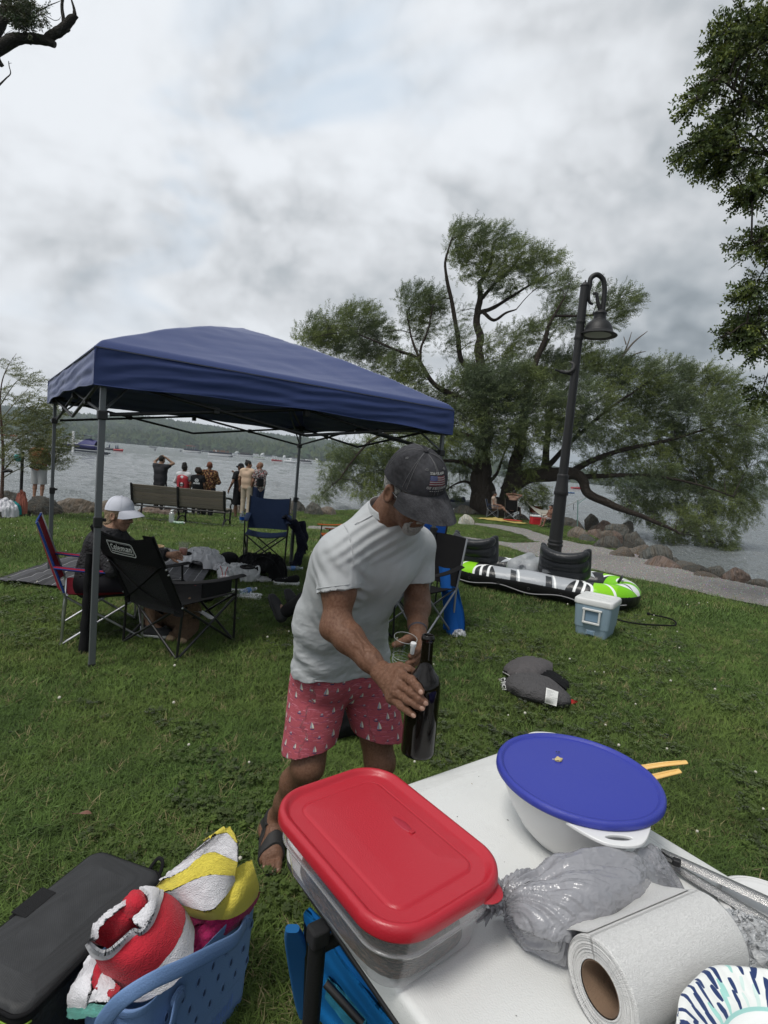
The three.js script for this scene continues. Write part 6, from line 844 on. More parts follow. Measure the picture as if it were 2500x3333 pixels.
// the people by the water
{
const G='people watching the boats from behind the bench',blackC=clothM(0.016,0.016,0.018),navy=clothM(0.02,0.03,0.07),greyC=clothM(0.33,0.34,0.34),beige=clothM(0.42,0.36,0.28),tan=clothM(0.50,0.37,0.27),white=clothM(0.6,0.6,0.6),shoe=mat(lin(0.02,0.02,0.02),0.7);
const stand=(px,topPx,z,h)=>{const p=at(px,topPx,z);p.y -=h;return p;};
const camo=dataTex(256,(u,v)=>{const a=tileNoise(u,v,14,1,3),b=tileNoise(u,v,18,7,3);return a>0.07?[0.55,0.42,0.27]:b>0.05?[0.30,0.10,0.03]:a<-0.12?[0.03,0.02,0.015]:[0.17,0.09,0.035];},0,true);
const flower=dataTex(256,(u,v)=>{const a=tileNoise(u,v,12,3,3),b=tileNoise(u,v,15,9,3);return a>0.09?[0.06,0.06,0.09]:b>0.10?[0.55,0.12,0.14]:b<-0.14?[0.25,0.25,0.28]:[0.78,0.77,0.75];},0,true);
figure({label:'person in black t-shirt and striped track pants holding both hands on the head',pos:stand(526,1486,15.4,1.70),turn:2.9,group:G,shirt:clothM(0.03,0.03,0.034),pants:blackC,shoes:shoe,skin:[0.30,0.19,0.13],hair:'short',wide:1.05,sh:[0.17,1.42,-0.01],elb:[0.30,1.53,0.13],wr:[0.09,1.68,0.06],handL:[-0.8,0.5,-0.6],handR:[0.8,0.5,-0.6],nod:0.25,
dressShirt:()=>{}}).traverse((o)=>{if(o.name==='trousers') for(let k=0;k<2;k++) mesh('side_stripe',tube([[-0.19,0.92,-0.01 - k*0.03],[-0.185,0.5,0.0 - k*0.03],[-0.165,0.12,-0.02 - k*0.02]],0.008,5),white,o.parent);});
const v=figure({label:'person in white long-sleeved top and red life vest with a high puff of black hair',pos:stand(601,1512,16.2,1.62),turn:Math.PI - 0.1,group:G,shirt:clothM(0.55,0.56,0.58),sleeve:2,pants:blackC,shoes:shoe,skin:[0.10,0.055,0.035],hair:'puff',size:0.94,elb:[0.29,1.16,0.02],wr:[0.17,1.06,0.20]});
{const s=0.94,vest=mat(lin(0.42,0.02,0.035),0.6,{bumpMap:rep(TX.crumple,5),bumpScale:0.01});const f=(x,y,z)=>without(cutBy(cutBy(join(0.05,cone([-0.07,0.95,0],[-0.08,1.28,-0.01],0.135),cone([0.07,0.95,0],[0.08,1.28,-0.01],0.135),cone([-0.10,1.36,-0.02],[0.10,1.36,-0.02],0.085)),[0,0.86,0],[0,-1,0]),[0,1.42,0],[0,1,0]),join(0.01,cone([-0.4,1.28,0],[-0.235,1.28,0],0.10),cone([0.4,1.28,0],[0.235,1.28,0],0.10),cone([0,1.5,0],[0,1.4,0.02],0.07)),0.02)(x,y,z);const m=mesh('life_vest',netMesh(f,[-0.3,0.8,-0.25],[0.3,1.5,0.25],0.014),vest,v);m.scale.setScalar(s);for(const y of [0.98,1.10]){const r=[];for(let i=0;i<=32;i++){const a=i / 32*6.2832;r.push(V(Math.cos(a)*0.212,y,Math.sin(a)*0.143));} mesh('strap',tube(r,0.013,6,{cap:false}),blackPlastic,m);} for(const x of [-0.06,0.06]) mesh('strap',tube([[x,0.95,-0.148],[x,1.18,-0.148]],0.01,6),blackPlastic,m);}
const kid=figure({label:'child with curly dark hair and black printed shirt between red vest and camouflage hoodie',pos:stand(646,1530,16.0,1.34),turn:Math.PI + 0.1,group:G,shirt:blackC,pants:blackC,shoes:shoe,skin:[0.16,0.09,0.06],hair:'afro',hairM:mat(lin(0.03,0.015,0.01),0.85,{bumpMap:rep(TX.terry,8),bumpScale:0.006}),size:0.80});
{const pr=canvasTex(256,256,(c)=>{c.clearRect(0,0,256,256);c.strokeStyle='#d8dce0';c.lineWidth=22;c.beginPath();c.arc(128,84,58,0,6.3);c.stroke();c.fillStyle='#d8dce0';c.fillRect(96,74,64,34);for(const [x,w] of [[14,40],[66,26],[104,52],[168,70]]){c.fillRect(x,172,w,62);c.clearRect(x + w*0.3,190,w*0.3,26);}});mesh('shirt_print',sheet((u,w)=>V(mix(0.10,-0.10,u),mix(0.92,1.10,w),-0.128 - 0.012*Math.cos((u - 0.5)*2.6)),8,8),mat(lin(1,1,1),0.9,{map:pr,alphaTest:0.5}),kid);}
figure({label:'person in brown and tan camouflage hoodie with a rust coloured head wrap',pos:stand(683,1509,16.2,1.68),turn:Math.PI + 0.15,group:G,shirt:mat(lin(1,1,1),0.9,{map:rep(camo,1.5),bumpMap:rep(TX.crumple,4),bumpScale:0.01}),sleeve:2,pants:blackC,shoes:shoe,skin:[0.14,0.075,0.05],hair:'short',hairM:mat(lin(0.16,0.055,0.03),0.9,{bumpMap:rep(TX.terry,6),bumpScale:0.006}),wide:1.18,elb:[0.28,1.14,0.02],wr:[0.14,1.10,0.2]});
figure({label:'man in black cap, black t-shirt and long black shorts with one arm hanging',pos:stand(786,1506,16.9,1.76),turn:Math.PI + 0.8,group:G,shirt:blackC,pants:blackC,legs:0.56,legW:1.15,shoes:shoe,skin:[0.17,0.095,0.062],hair:'cap',capM:blackC,look:0.3,wrL:[0.34,0.92,0.04],elbL:[0.30,1.13,-0.06],wide:1.05,hem:0.18});
figure({label:'woman in tan t-shirt and beige trousers with a dark bun, reaching to the bald man',pos:stand(809,1500,16.6,1.72),turn:Math.PI - 0.25,group:G,shirt:tan,pants:beige,shoes:shoe,skin:[0.27,0.155,0.10],hair:'bun',look:-0.9,elbR:[0.36,1.20,0.08],wrR:[0.52,1.30,0.16],legs:1,size:1.0});
const bald=figure({label:'smiling bald bearded man in a white flowered shirt turned towards the woman',pos:stand(848,1505,16.7,1.72),turn:-2.3,group:G,shirt:mat(lin(1,1,1),0.85,{map:rep(flower,1.8),bumpMap:rep(TX.crumple,4),bumpScale:0.008}),pants:navy,shoes:shoe,skin:[0.24,0.13,0.085],look:0.9,hem:0.22,wide:1.12,belly:1.15,elbR:[0.30,1.16,0.10],wrR:[0.36,1.08,0.30]});
mesh('chest_bag',rbox(0.24,0.26,0.09,0.04).translate(0.10,1.12,-0.19),blackC,bald);mesh('strap',tube([[0.16,1.0,-0.18],[0.05,1.25,-0.17],[-0.10,1.45,-0.05]],0.014,6,{flat:0.4}),blackC,bald);
const lf=figure({label:'person in pale grey shorts and black shoes standing on the boulder behind the sapling',pos:at(124,1628,15.6),turn:Math.PI + 0.1,shirt:clothM(0.30,0.12,0.06),pants:greyC,legs:0.54,legW:1.1,shoes:shoe,skin:[0.34,0.20,0.14],hair:'short',wide:1.12,elb:[0.26,1.16,0.05],wr:[0.12,1.10,0.22]});
mesh('waist_pack',rbox(0.36,0.15,0.10,0.05).translate(0,0.98,-0.15),blackC,lf);mesh('belt',tube([[-0.2,1.02,0],[-0.12,1.02,-0.13],[0.12,1.02,-0.13],[0.2,1.02,0],[0.12,1.02,0.12],[-0.12,1.02,0.12],[-0.2,1.02,0]],0.02,6),clothM(0.25,0.03,0.03),lf);
// under the willow
const SIT={hip:[0.09,0.42,0],knee:[0.11,0.46,0.42],ankle:[0.11,0.09,0.50],toe:[0.12,0.03,0.64],sh:[0.17,0.90,-0.08],elb:[0.25,0.65,-0.02],wr:[0.2,0.60,0.22],neck:[0,0.97,-0.08],head:[0,1.10,-0.05]};
const w1=onLawn(1606,1684),w2=onLawn(1670,1692),w3=onLawn(1786,1716);
figure({...SIT,label:'woman in pale top sitting sideways on a folding chair under the willow',pos:w1,turn:1.25,shirt:clothM(0.45,0.36,0.30),sleeve:0,pants:clothM(0.24,0.15,0.11),legs:0.4,shoes:shoe,skin:[0.30,0.18,0.13],hair:'bun',cell:0.018,size:1.05,knee:[0.10,0.50,0.40],ankle:[0.10,0.30,0.66],toe:[0.10,0.30,0.80]});
figure({...SIT,label:'person sitting with hands behind the head on a black folding chair under the willow',pos:w2.clone().add(V(0,0,-0.3)),turn:2.6,skin:[0.26,0.15,0.11],shirt:clothM(0.26,0.16,0.12),sleeve:0,pants:blackC,legs:0.4,shoes:shoe,hair:'short',cell:0.018,size:1.12,sh:[0.17,0.96,-0.06],elb:[0.33,1.08,-0.02],wr:[0.08,1.12,-0.14],neck:[0,1.03,-0.06],head:[0,1.17,-0.03],handL:[-1,0.2,0],handR:[1,0.2,0],knee:[0.16,0.5,0.42],ankle:[0.2,0.15,0.6],toe:[0.22,0.1,0.74]});
figure({...SIT,label:'child in patterned shorts sitting with a raised hand left of the lamp post',pos:w3,turn:-1.1,shirt:null,pants:mat(lin(1,1,1),0.9,{map:rep(flower,3)}),legs:0.45,skin:[0.26,0.14,0.10],hair:'short',cell:0.018,size:0.82,elbL:[0.24,0.80,0.14],wrL:[0.18,1.02,0.20]});
}
// folding chairs; local +z is the way the sitter faces
const tubeBlack=mat(lin(0.014,0.014,0.015),0.38,{metalness:0.2});
function foldChair(name,label,pos,turn,o={}){
const t=thing(name,label,'folding chair',pos,turn,o.group),W=(o.w??0.54) / 2,H=o.seatH??0.42,BH=o.backH??0.88,D=(o.d??0.50) / 2,fab=o.fabric,bar=o.bar??tubeBlack,lean=o.lean??0.16,AH=o.armH??0.60,R=0.0095;
const FLt=V(-W,H + 0.03,D),FRt=V(W,H + 0.03,D),BLt=V(-W,H + 0.03,-D),BRt=V(W,H + 0.03,-D),fw=W*0.98,g=(x,z)=>V(x,0.012,z);
const X=(a,b)=>mesh('leg',tube([a,b],R,8),bar,t);
X(g(-fw,D*1.05),FRt);X(g(fw,D*1.05),FLt);X(g(-fw,-D*1.1),BRt);X(g(fw,-D*1.1),BLt);X(g(-fw,-D*1.1),FLt.clone().add(V(0,-0.02,0)));X(g(fw,-D*1.1),FRt.clone().add(V(0,-0.02,0)));X(g(-fw,D*1.05),BLt.clone().add(V(0,-0.02,0)));X(g(fw,D*1.05),BRt.clone().add(V(0,-0.02,0)));
for(const s of [-1,1]){
mesh('back_post',tube([[s*fw,0.012,-D*1.1],[s*(W + 0.005),H,-D*1.02],[s*(W + 0.01),BH,-D - lean]],R,8),bar,t);mesh('front_post',tube([[s*fw,0.012,D*1.05],[s*(W + 0.01),AH,D*0.95]],R,8),bar,t);
if(o.arms !==false){mesh('armrest',sheet((u,v)=>V(s*(W + 0.012)+(v - 0.5)*0.075,mix(AH + 0.05,AH + 0.005,u)- 0.02*Math.sin(u*3.14)- 0.012*Math.pow(v*2 - 1,2),mix(-D - lean*0.45,D + 0.06,u)),14,6,0.006),o.armFab??fab,t);}
mesh('foot',new THREE.SphereGeometry(0.017,10,8).scale(1,0.7,1).translate(s*fw,0.012,D*1.05),blackPlastic,t);mesh('foot',new THREE.SphereGeometry(0.017,10,8).scale(1,0.7,1).translate(s*fw,0.012,-D*1.1),blackPlastic,t);
}
const sag=o.sag??0.07;mesh('seat',sheet((u,v)=>{const x=u*2 - 1,y=v*2 - 1;return V(x*W,H + 0.03 - sag*(1 - x*x)*(1 - 0.5*y*y)+ 0.004*noise(x*5,y*5,3),mix(-D,D,v));},24,20,0.004,0.5,0.5),fab,t);
const bz=(h)=>-D - lean*clamp((h - H) / (BH - H)),bot=o.backBot??H + 0.05;
const back=mesh('backrest',sheet((u,v)=>{const x=u*2 - 1,h=mix(bot,BH - 0.01 -(o.dip??0.025)*(1 - x*x),v);return V(x*(W + 0.01)*(o.taper?mix(1,o.taper,v):1),h,bz(h)- 0.05*(1 - x*x)*(0.5 + 0.5*(1 - v))+ 0.006*fbm(x*3,v*4,W*9,3));},26,24,0.004,0.5,0.45),o.backFab??fab,t);
if(o.trim){for(const s of [-1,1]){const p=[];for(let i=0;i<=16;i++){const h=mix(bot,BH,i / 16);p.push(V(s*(W + 0.012),h,bz(h)));} mesh('trim',tube(p,0.009,6),o.trim,back);} const p=[];for(let i=0;i<=18;i++){const x=i / 9 - 1,h=BH - 0.01 -(o.dip??0.025)*(1 - x*x);p.push(V(x*W,h,bz(h)- 0.025*(1 - x*x)));} mesh('trim',tube(p,0.008,6),o.trim,back);for(const s of [-1,1]){const r=[];for(let i=0;i<=12;i++) r.push(V(s*(W + 0.012)- s*0.038,mix(AH + 0.05,AH + 0.005,i / 12)- 0.02*Math.sin(i / 12*3.14)- 0.01,mix(-D - lean*0.45,D + 0.06,i / 12)));mesh('trim',tube(r,0.006,5),o.trim,back);const r2=r.map((p)=>p.clone().add(V(s*0.076,0,0)));mesh('trim',tube(r2,0.006,5),o.trim,back);}}
t.userData.dims=undefined;delete t.userData.dims;t.BZ=bz;return t;
}

// ---------------------------------------------------------------- chairs and belongings on the lawn
const fabBlack=clothM(0.012,0.012,0.013),fabNavy=clothM(0.014,0.026,0.062),fabRed=clothM(0.27,0.018,0.035),fabBlue=clothM(0.02,0.10,0.42),fabGrey=clothM(0.16,0.16,0.165),whiteM=mat(lin(0.70,0.70,0.70),0.55),meshM=mat(lin(0.018,0.018,0.02),0.85,{transmission:0.0,opacity:0.86,transparent:true,bumpMap:rep(TX.weave,18),bumpScale:0.002});
const cloth=(o)=>{ // a crumpled heap of cloth: size, height, seed
const {w,d,h,s=1,n=40,k=4}=o;return sheet((u,v)=>{const x=u*2 - 1,y=v*2 - 1,r=Math.max(0,1 - Math.pow(Math.hypot(x,y*0.95),2.2)),a=1 - 0.22*Math.abs(fbm(x*1.6 + s*7,y*1.6,s,2))*2,f=1 - Math.abs(fbm(x*k*0.7 + s*3,y*k*0.5 + x,s*1.7,4))*2.4,lim=1 / Math.max(1,Math.hypot(x,y)*1.05);return V(x*lim*w / 2*a + 0.02*noise(x*6,y*6,s),Math.max(0.006,h*(0.15 + 0.85*Math.sqrt(r))*(0.55 + 0.45*f)*(r>0?1:0))+ 0.012*noise(x*9,y*9,s + 4)+ 0.012,y*lim*d / 2*a + 0.02*noise(x*6 + 9,y*6,s));},n,n,0,1,1);};
const labelTex=(w,h,fn)=>canvasTex(w,h,fn);
{
// red chair and the woman in it
const rp=on(196,2010),c1=V(-2.20,0,-4.32),ta=2.1,wt=1.75;
foldChair('folding_chair','red folding chair with blue edging and silver legs, a woman sitting in it',c1,ta,{fabric:fabRed,bar:chrome,trim:clothM(0.02,0.05,0.22),w:0.56,d:0.52,backH:0.93,lean:0.2,seatH:0.36,armH:0.56});
const wo=figure({label:'woman in white cap and dark grey top sitting in the red folding chair',pos:c1.clone().add(V(-0.02,0,0)),turn:wt,skin:[0.36,0.22,0.155],shirt:clothM(0.042,0.042,0.046,{bumpMap:rep(TX.crumple,3),bumpScale:0.02}),sleeve:2,pants:clothM(0.02,0.02,0.024),legs:0.62,shoes:mat(lin(0.015,0.015,0.017),0.7),soles:mat(lin(0.6,0.6,0.6),0.6),cell:0.011,hair:'long',hairM:mat(lin(0.30,0.22,0.14),0.75,{bumpMap:rep(TX.terry,6),bumpScale:0.003}),hip:[0.10,0.42,-0.05],knee:[0.12,0.44,0.36],ankle:[0.13,0.10,0.42],toe:[0.15,0.035,0.58],sh:[0.19,0.77,0.03],elb:[0.27,0.58,0.16],wr:[0.16,0.58,0.38],elbL:[0.30,0.60,0.20],wrL:[0.22,0.62,0.46],neck:[0,0.84,0.05],head:[0.0,0.955,0.11],nod:0.12,look:-0.25,wide:1.16,hem:0.1});
{const cm=mat(lin(0.62,0.64,0.72),0.85,{bumpMap:rep(TX.weave,4),bumpScale:0.001}),cap=capMesh(1.0,cm,cm);cap.position.set(0,0.955,0.11);cap.rotation.set(0.12,-0.25,0,'YXZ');cap.scale.setScalar(1.04);wo.add(cap);for(let k=0;k<6;k++){const p=[];for(let i=1;i<=12;i++) p.push(cap.dome(k / 6,i / 13,0.0006));mesh('stitching',tube(p,0.001,4),mat(lin(0.5,0.52,0.6),0.9),cap);}}
const cup0=thing('plastic_cup','clear plastic cup in the hand of the woman in the white cap','cup',V(0.20,0.63,0.56).applyAxisAngle(V(0,1,0),wt).add(c1));mesh('wall',lathe([[0,0],[0.03,0],[0.042,0.11],[0.044,0.11]],24),mat(lin(0.95,0.93,0.92),0.1,{transmission:0.9,thickness:0}),cup0);mesh('drink',lathe([[0,0.002],[0.029,0.002],[0.036,0.06],[0,0.06]],20),mat(lin(0.35,0.12,0.08),0.3),cup0);
// the black chair with a printed back
const kp=V(-1.53,0,-4.24),kt=2.66,k=foldChair('folding_chair','black mesh folding chair with a white logo on its back beside the front canopy leg',kp,kt,{fabric:fabBlack,w:0.60,d:0.54,backH:0.94,lean:0.30,seatH:0.38,armH:0.56,backFab:meshM,dip:0.05,backBot:0.34,armFab:clothM(0.03,0.03,0.032)});
{const hd=mesh('headrest',sheet((u,v)=>{const x=u*2 - 1,h=mix(0.72,0.935 - 0.05*(1 - x*x),v);return V(x*0.322,h,k.BZ(h)- 0.05*(1 - x*x)*0.7 - 0.012 + 0.010*fbm(x*4,v*3,2,3));},26,12,0.014,0.6,0.25),fabBlack,k);
const lg=canvasTex(512,200,(c)=>{c.clearRect(0,0,512,200);c.strokeStyle='#d7d9da';c.lineWidth=12;c.beginPath();c.roundRect(14,14,484,172,30);c.stroke();c.lineWidth=4;c.beginPath();c.roundRect(30,30,452,112,18);c.stroke();c.fillStyle='#e2e4e5';c.font='italic bold 104px sans-serif';c.textAlign='center';c.textBaseline='middle';c.fillText('Coleman',256,92,410);c.fillRect(44,150,424,10);});
mesh('logo',sheet((u,v)=>{const x=mix(0.15,-0.13,u),h=mix(0.755,0.865,v);const xx=x / 0.322;return V(x,h,k.BZ(h)- 0.05*(1 - xx*xx)*0.7 - 0.0145 - 0.0 + 0.010*fbm(xx*4,(h - 0.72) / 0.2,2,3)- 0.020);},14,8),mat(lin(1,1,1),0.7,{map:lg,alphaTest:0.5}),hd);
for(const s of [-1,1]) mesh('side_strip',sheet((u,v)=>{const h=mix(0.33,0.94,v),x=s*(0.322 - u*0.075);return V(x,h,k.BZ(h)- 0.012 - 0.04*(1 - Math.pow(x / 0.322,2)));},4,16,0.006,0.1,0.6),fabBlack,k);
mesh('cross_strap',[tube([[-0.30,0.72,k.BZ(0.72)- 0.03],[0.02,0.5,k.BZ(0.5)- 0.075],[0.30,0.36,k.BZ(0.36)- 0.02]],0.012,6,{flat:0.3,smooth:10}),tube([[0.30,0.72,k.BZ(0.72)- 0.03],[-0.02,0.5,k.BZ(0.5)- 0.075],[-0.30,0.36,k.BZ(0.36)- 0.02]],0.012,6,{flat:0.3,smooth:10})],fabBlack,k);
mesh('side_cooler_bag',rbox(0.025,0.11,0.30,0.010).translate(-0.335,0.50,0.02),fabBlack,k);mesh('cup_holder',new THREE.TorusGeometry(0.052,0.010,8,20).rotateX(Math.PI / 2).translate(-0.36,0.63,0.32),fabBlack,k);mesh('cup_holder',new THREE.TorusGeometry(0.052,0.010,8,20).rotateX(Math.PI / 2).translate(0.36,0.63,0.32),fabBlack,k);
for(const s of [-1,1]) for(const h of [0.40,0.66,0.70]) mesh('rivet',new THREE.SphereGeometry(0.008,8,6).translate(s*0.322,h,k.BZ(h)- 0.014),chrome,k);}
const bagp=on(272,2128),bag=thing('chair_bag','long thin black carry bag standing against the front canopy leg','bag',bagp);mesh('sleeve',tube([[0,0.01,0],[0.0,0.4,-0.02],at(292,1800,-bagp.z).sub(bagp)],(t)=>0.034*(1 - 0.25*t)+ 0.003*Math.sin(t*30),12,{smooth:22}),fabBlack,bag);mesh('strap',tube([[0.03,0.2,0.02],[0.05,0.5,0.03],[0.05,0.9,0]],0.008,6,{flat:0.3,smooth:10}),fabBlack,bag);
// navy chair with a jacket over its arm
const np=V(-1.62,0,-7.62),nt=0.16;foldChair('folding_chair','navy blue folding chair with black legs and a dark jacket over one arm',np,nt,{fabric:fabNavy,backFab:fabNavy,w:0.56,d:0.50,backH:0.94,lean:0.12,seatH:0.42,armH:0.64});
{const b=thing('water_bottle','small clear water bottle standing in the arm holder of the navy chair','bottle',V(-0.33,0.60,0.24).applyAxisAngle(V(0,1,0),nt).add(np));mesh('glass_body',lathe([[0,0],[0.03,0],[0.032,0.1],[0.012,0.14],[0.012,0.16],[0,0.16]],16),mat(lin(0.9,0.95,1),0.1,{transmission:0.85,thickness:0}),b);mesh('label_band',lathe([[0.0325,0.04],[0.0325,0.08]],16),fabBlue,b);
const j=thing('jacket','dark navy jacket hanging over the right arm of the navy folding chair','jacket',np,nt);j.scale.set(1.12,1,1.2);const jm=clothM(0.010,0.011,0.022,{bumpMap:rep(TX.crumple,2),bumpScale:0.02});
mesh('body',sheet((u,v)=>{const s=(u - 0.45)*1.25,out=Math.max(0,v - 0.28);const y=0.70 + 0.03*Math.sin(u*9)-(v<0.28?0.10*(0.28 - v):0.045*out / 0.72 + 0.60*out*1.25*(0.85 + 0.25*Math.sin(u*5 + 1)));return V(0.18 + v*0.18 + out*0.20 + 0.05*fbm(u*4,v*5,1,3)+ 0.03*Math.sin(u*14)*out,Math.max(0.02,y),-0.28 + s*0.50 + 0.04*fbm(u*3,v*3,7,3));},36,40,0.012,0.8,0.8),jm,j);mesh('sleeve',tube([[0.40,0.62,-0.15],[0.46,0.42,-0.10],[0.44,0.22,0.02],[0.40,0.03,0.10]],(t)=>0.065 - 0.02*t + 0.008*Math.sin(t*22),12,{smooth:24}),jm,j);mesh('sleeve',tube([[0.30,0.66,0.10],[0.42,0.45,0.14],[0.42,0.20,0.16],[0.36,0.04,0.2]],(t)=>0.06 - 0.015*t + 0.008*Math.sin(t*20),12,{smooth:24}),jm,j);}
// black chair right of the man, blue chair and blue mat behind it
const bp=V(0.40,0,-5.05);foldChair('folding_chair','black folding chair with grey posts right of the man with the bottle',bp,-0.72,{fabric:fabBlack,bar:barGrey,w:0.50,d:0.44,backH:0.93,lean:0.10,seatH:0.42,armH:0.62,dip:-0.01,backBot:0.46});
const b2=V(0.30,0,-5.9);foldChair('folding_chair','blue and black folding chair with a yellow badge behind the black one',b2,-0.55,{fabric:fabBlue,bar:tubeBlack,w:0.52,backH:1.02,lean:0.12,trim:fabBlack,seatH:0.40});{const g=new THREE.SphereGeometry(0.05,14,8).scale(0.5,1,0.12);}
{const m=thing('rolled_mat','bright blue folded mat leaning against the black folding chair','mat',V(0.62,0,-5.2),-0.5);mesh('sheet',sheet((u,v)=>V((u - 0.5)*0.17*(1 + 0.25*(1 - v))+ 0.16*(1 - v)+ 0.02*Math.sin(v*6),0.01 + v*0.66,-0.12*v + 0.05*Math.sin(u*3.14*1.1)+ 0.014*Math.sin(u*19 + v*3)),26,16,0.012),clothM(0.012,0.10,0.36),m);mesh('fold',sheet((u,v)=>V((u - 0.5)*0.13 + 0.20*(1 - v),0.012 + v*0.60,-0.13*v + 0.10 + 0.03*Math.sin(u*3)),12,10,0.012),clothM(0.01,0.08,0.30),m);
const wb=thing('plastic_bag','small crumpled clear bag on the grass at the foot of the blue mat','bag',V(0.80,0,-5.0));mesh('film',xf(cloth({w:0.14,d:0.10,h:0.07,s:5,n:24})),mat(lin(0.8,0.82,0.85),0.3,{transmission:0.45,thickness:0}),wb);}
{const rb=thing('plastic_ribbon','white and orange strip lying on the grass beside the right canopy leg','ribbon',onLawn(1480,1775));mesh('strip',tube([[-0.22,0.03,-0.05],[-0.1,0.06,0.02],[0.05,0.05,0],[0.16,0.03,0.03]],0.016,6,{flat:0.4,smooth:14}),whiteM,rb);mesh('tip',tube([[0.16,0.03,0.03],[0.24,0.035,0.02],[0.30,0.03,0.04]],0.018,6,{flat:0.5}),mat(lin(0.6,0.22,0.03),0.6),rb);}
// wooden-armed chair half hidden by the man's shoulder
{const p=onLawn(1100,1828);const t=foldChair('folding_chair','orange-brown folding chair half hidden behind the shoulder of the man with the bottle',p,-1.2,{fabric:clothM(0.30,0.075,0.02),bar:tubeBlack,w:0.46,backH:0.72,seatH:0.38,armH:0.55});const bb=thing('beach_bag','white and blue patterned bag hanging on the orange-brown chair','bag',p.clone().add(V(0.1,0.2,0.42)));const bl=dataTex(128,(u,v)=>tileNoise(u,v,14,2,3)>0.03?[0.2,0.42,0.6]:[0.85,0.88,0.9],0,true);mesh('pouch',netMesh((x,y,z)=>egg([0,0.14,0],0.13,0.17,0.08)(x,y,z)- 0.016*fbm(x*9,y*9,z*9,3),[-0.2,-0.06,-0.15],[0.2,0.36,0.15],0.014,(x,y)=>[x*4,y*4]),mat(lin(1,1,1),0.7,{map:bl}),bb);mesh('handle',tube([[-0.06,0.28,0],[-0.04,0.4,0],[0.04,0.4,0],[0.06,0.28,0]],0.008,6,{smooth:12}),fabNavy,bb);}
// the person mostly hidden by the man: only a shoe, sock and dark clothes show
const hp=V(-0.18,0,-4.62);foldChair('folding_chair','black low folding chair hidden behind the man with the bottle, under the person in black',hp,-1.95,{fabric:fabBlack,w:0.58,d:0.5,backH:0.86,lean:0.25,seatH:0.32,armH:0.52});
figure({label:'person in black clothes sitting behind the man with the bottle, one shoe showing',pos:hp,turn:-1.95,skin:[0.30,0.19,0.14],shirt:fabBlack,sleeve:2,pants:fabBlack,shoes:mat(lin(0.016,0.016,0.018),0.75,{bumpMap:rep(TX.weave,9),bumpScale:0.001}),soles:mat(lin(0.03,0.03,0.032),0.7),cell:0.014,hair:'short',hip:[0.10,0.36,-0.05],knee:[0.13,0.42,0.34],ankle:[0.13,0.17,0.62],toe:[0.13,0.28,0.75],kneeL:[0.14,0.40,0.33],sh:[0.18,0.80,-0.16],elb:[0.26,0.54,-0.05],wr:[0.16,0.48,0.2],neck:[0,0.87,-0.15],head:[0,0.99,-0.10],soleDir:[0,-0.5,0.86]});
{const p=on(1128,2405),b=thing('backpack','black bag standing on the grass behind the legs of the man with the bottle','bag',p,0.3);mesh('sack',netMesh((x,y,z)=>join(0.05,cone([-0.05,0.12,0],[-0.05,0.36,-0.02],0.10,0.08),cone([0.07,0.12,0],[0.06,0.36,-0.02],0.10,0.08))(x,y,z)- 0.02*fbm(x*8,y*8,z*8,3),[-0.25,-0.03,-0.2],[0.25,0.5,0.2],0.012),fabBlack,b);mesh('handle',tube([[-0.04,0.42,0],[-0.02,0.48,0],[0.03,0.48,0],[0.05,0.42,0]],0.009,6,{smooth:10}),fabBlack,b);}
}
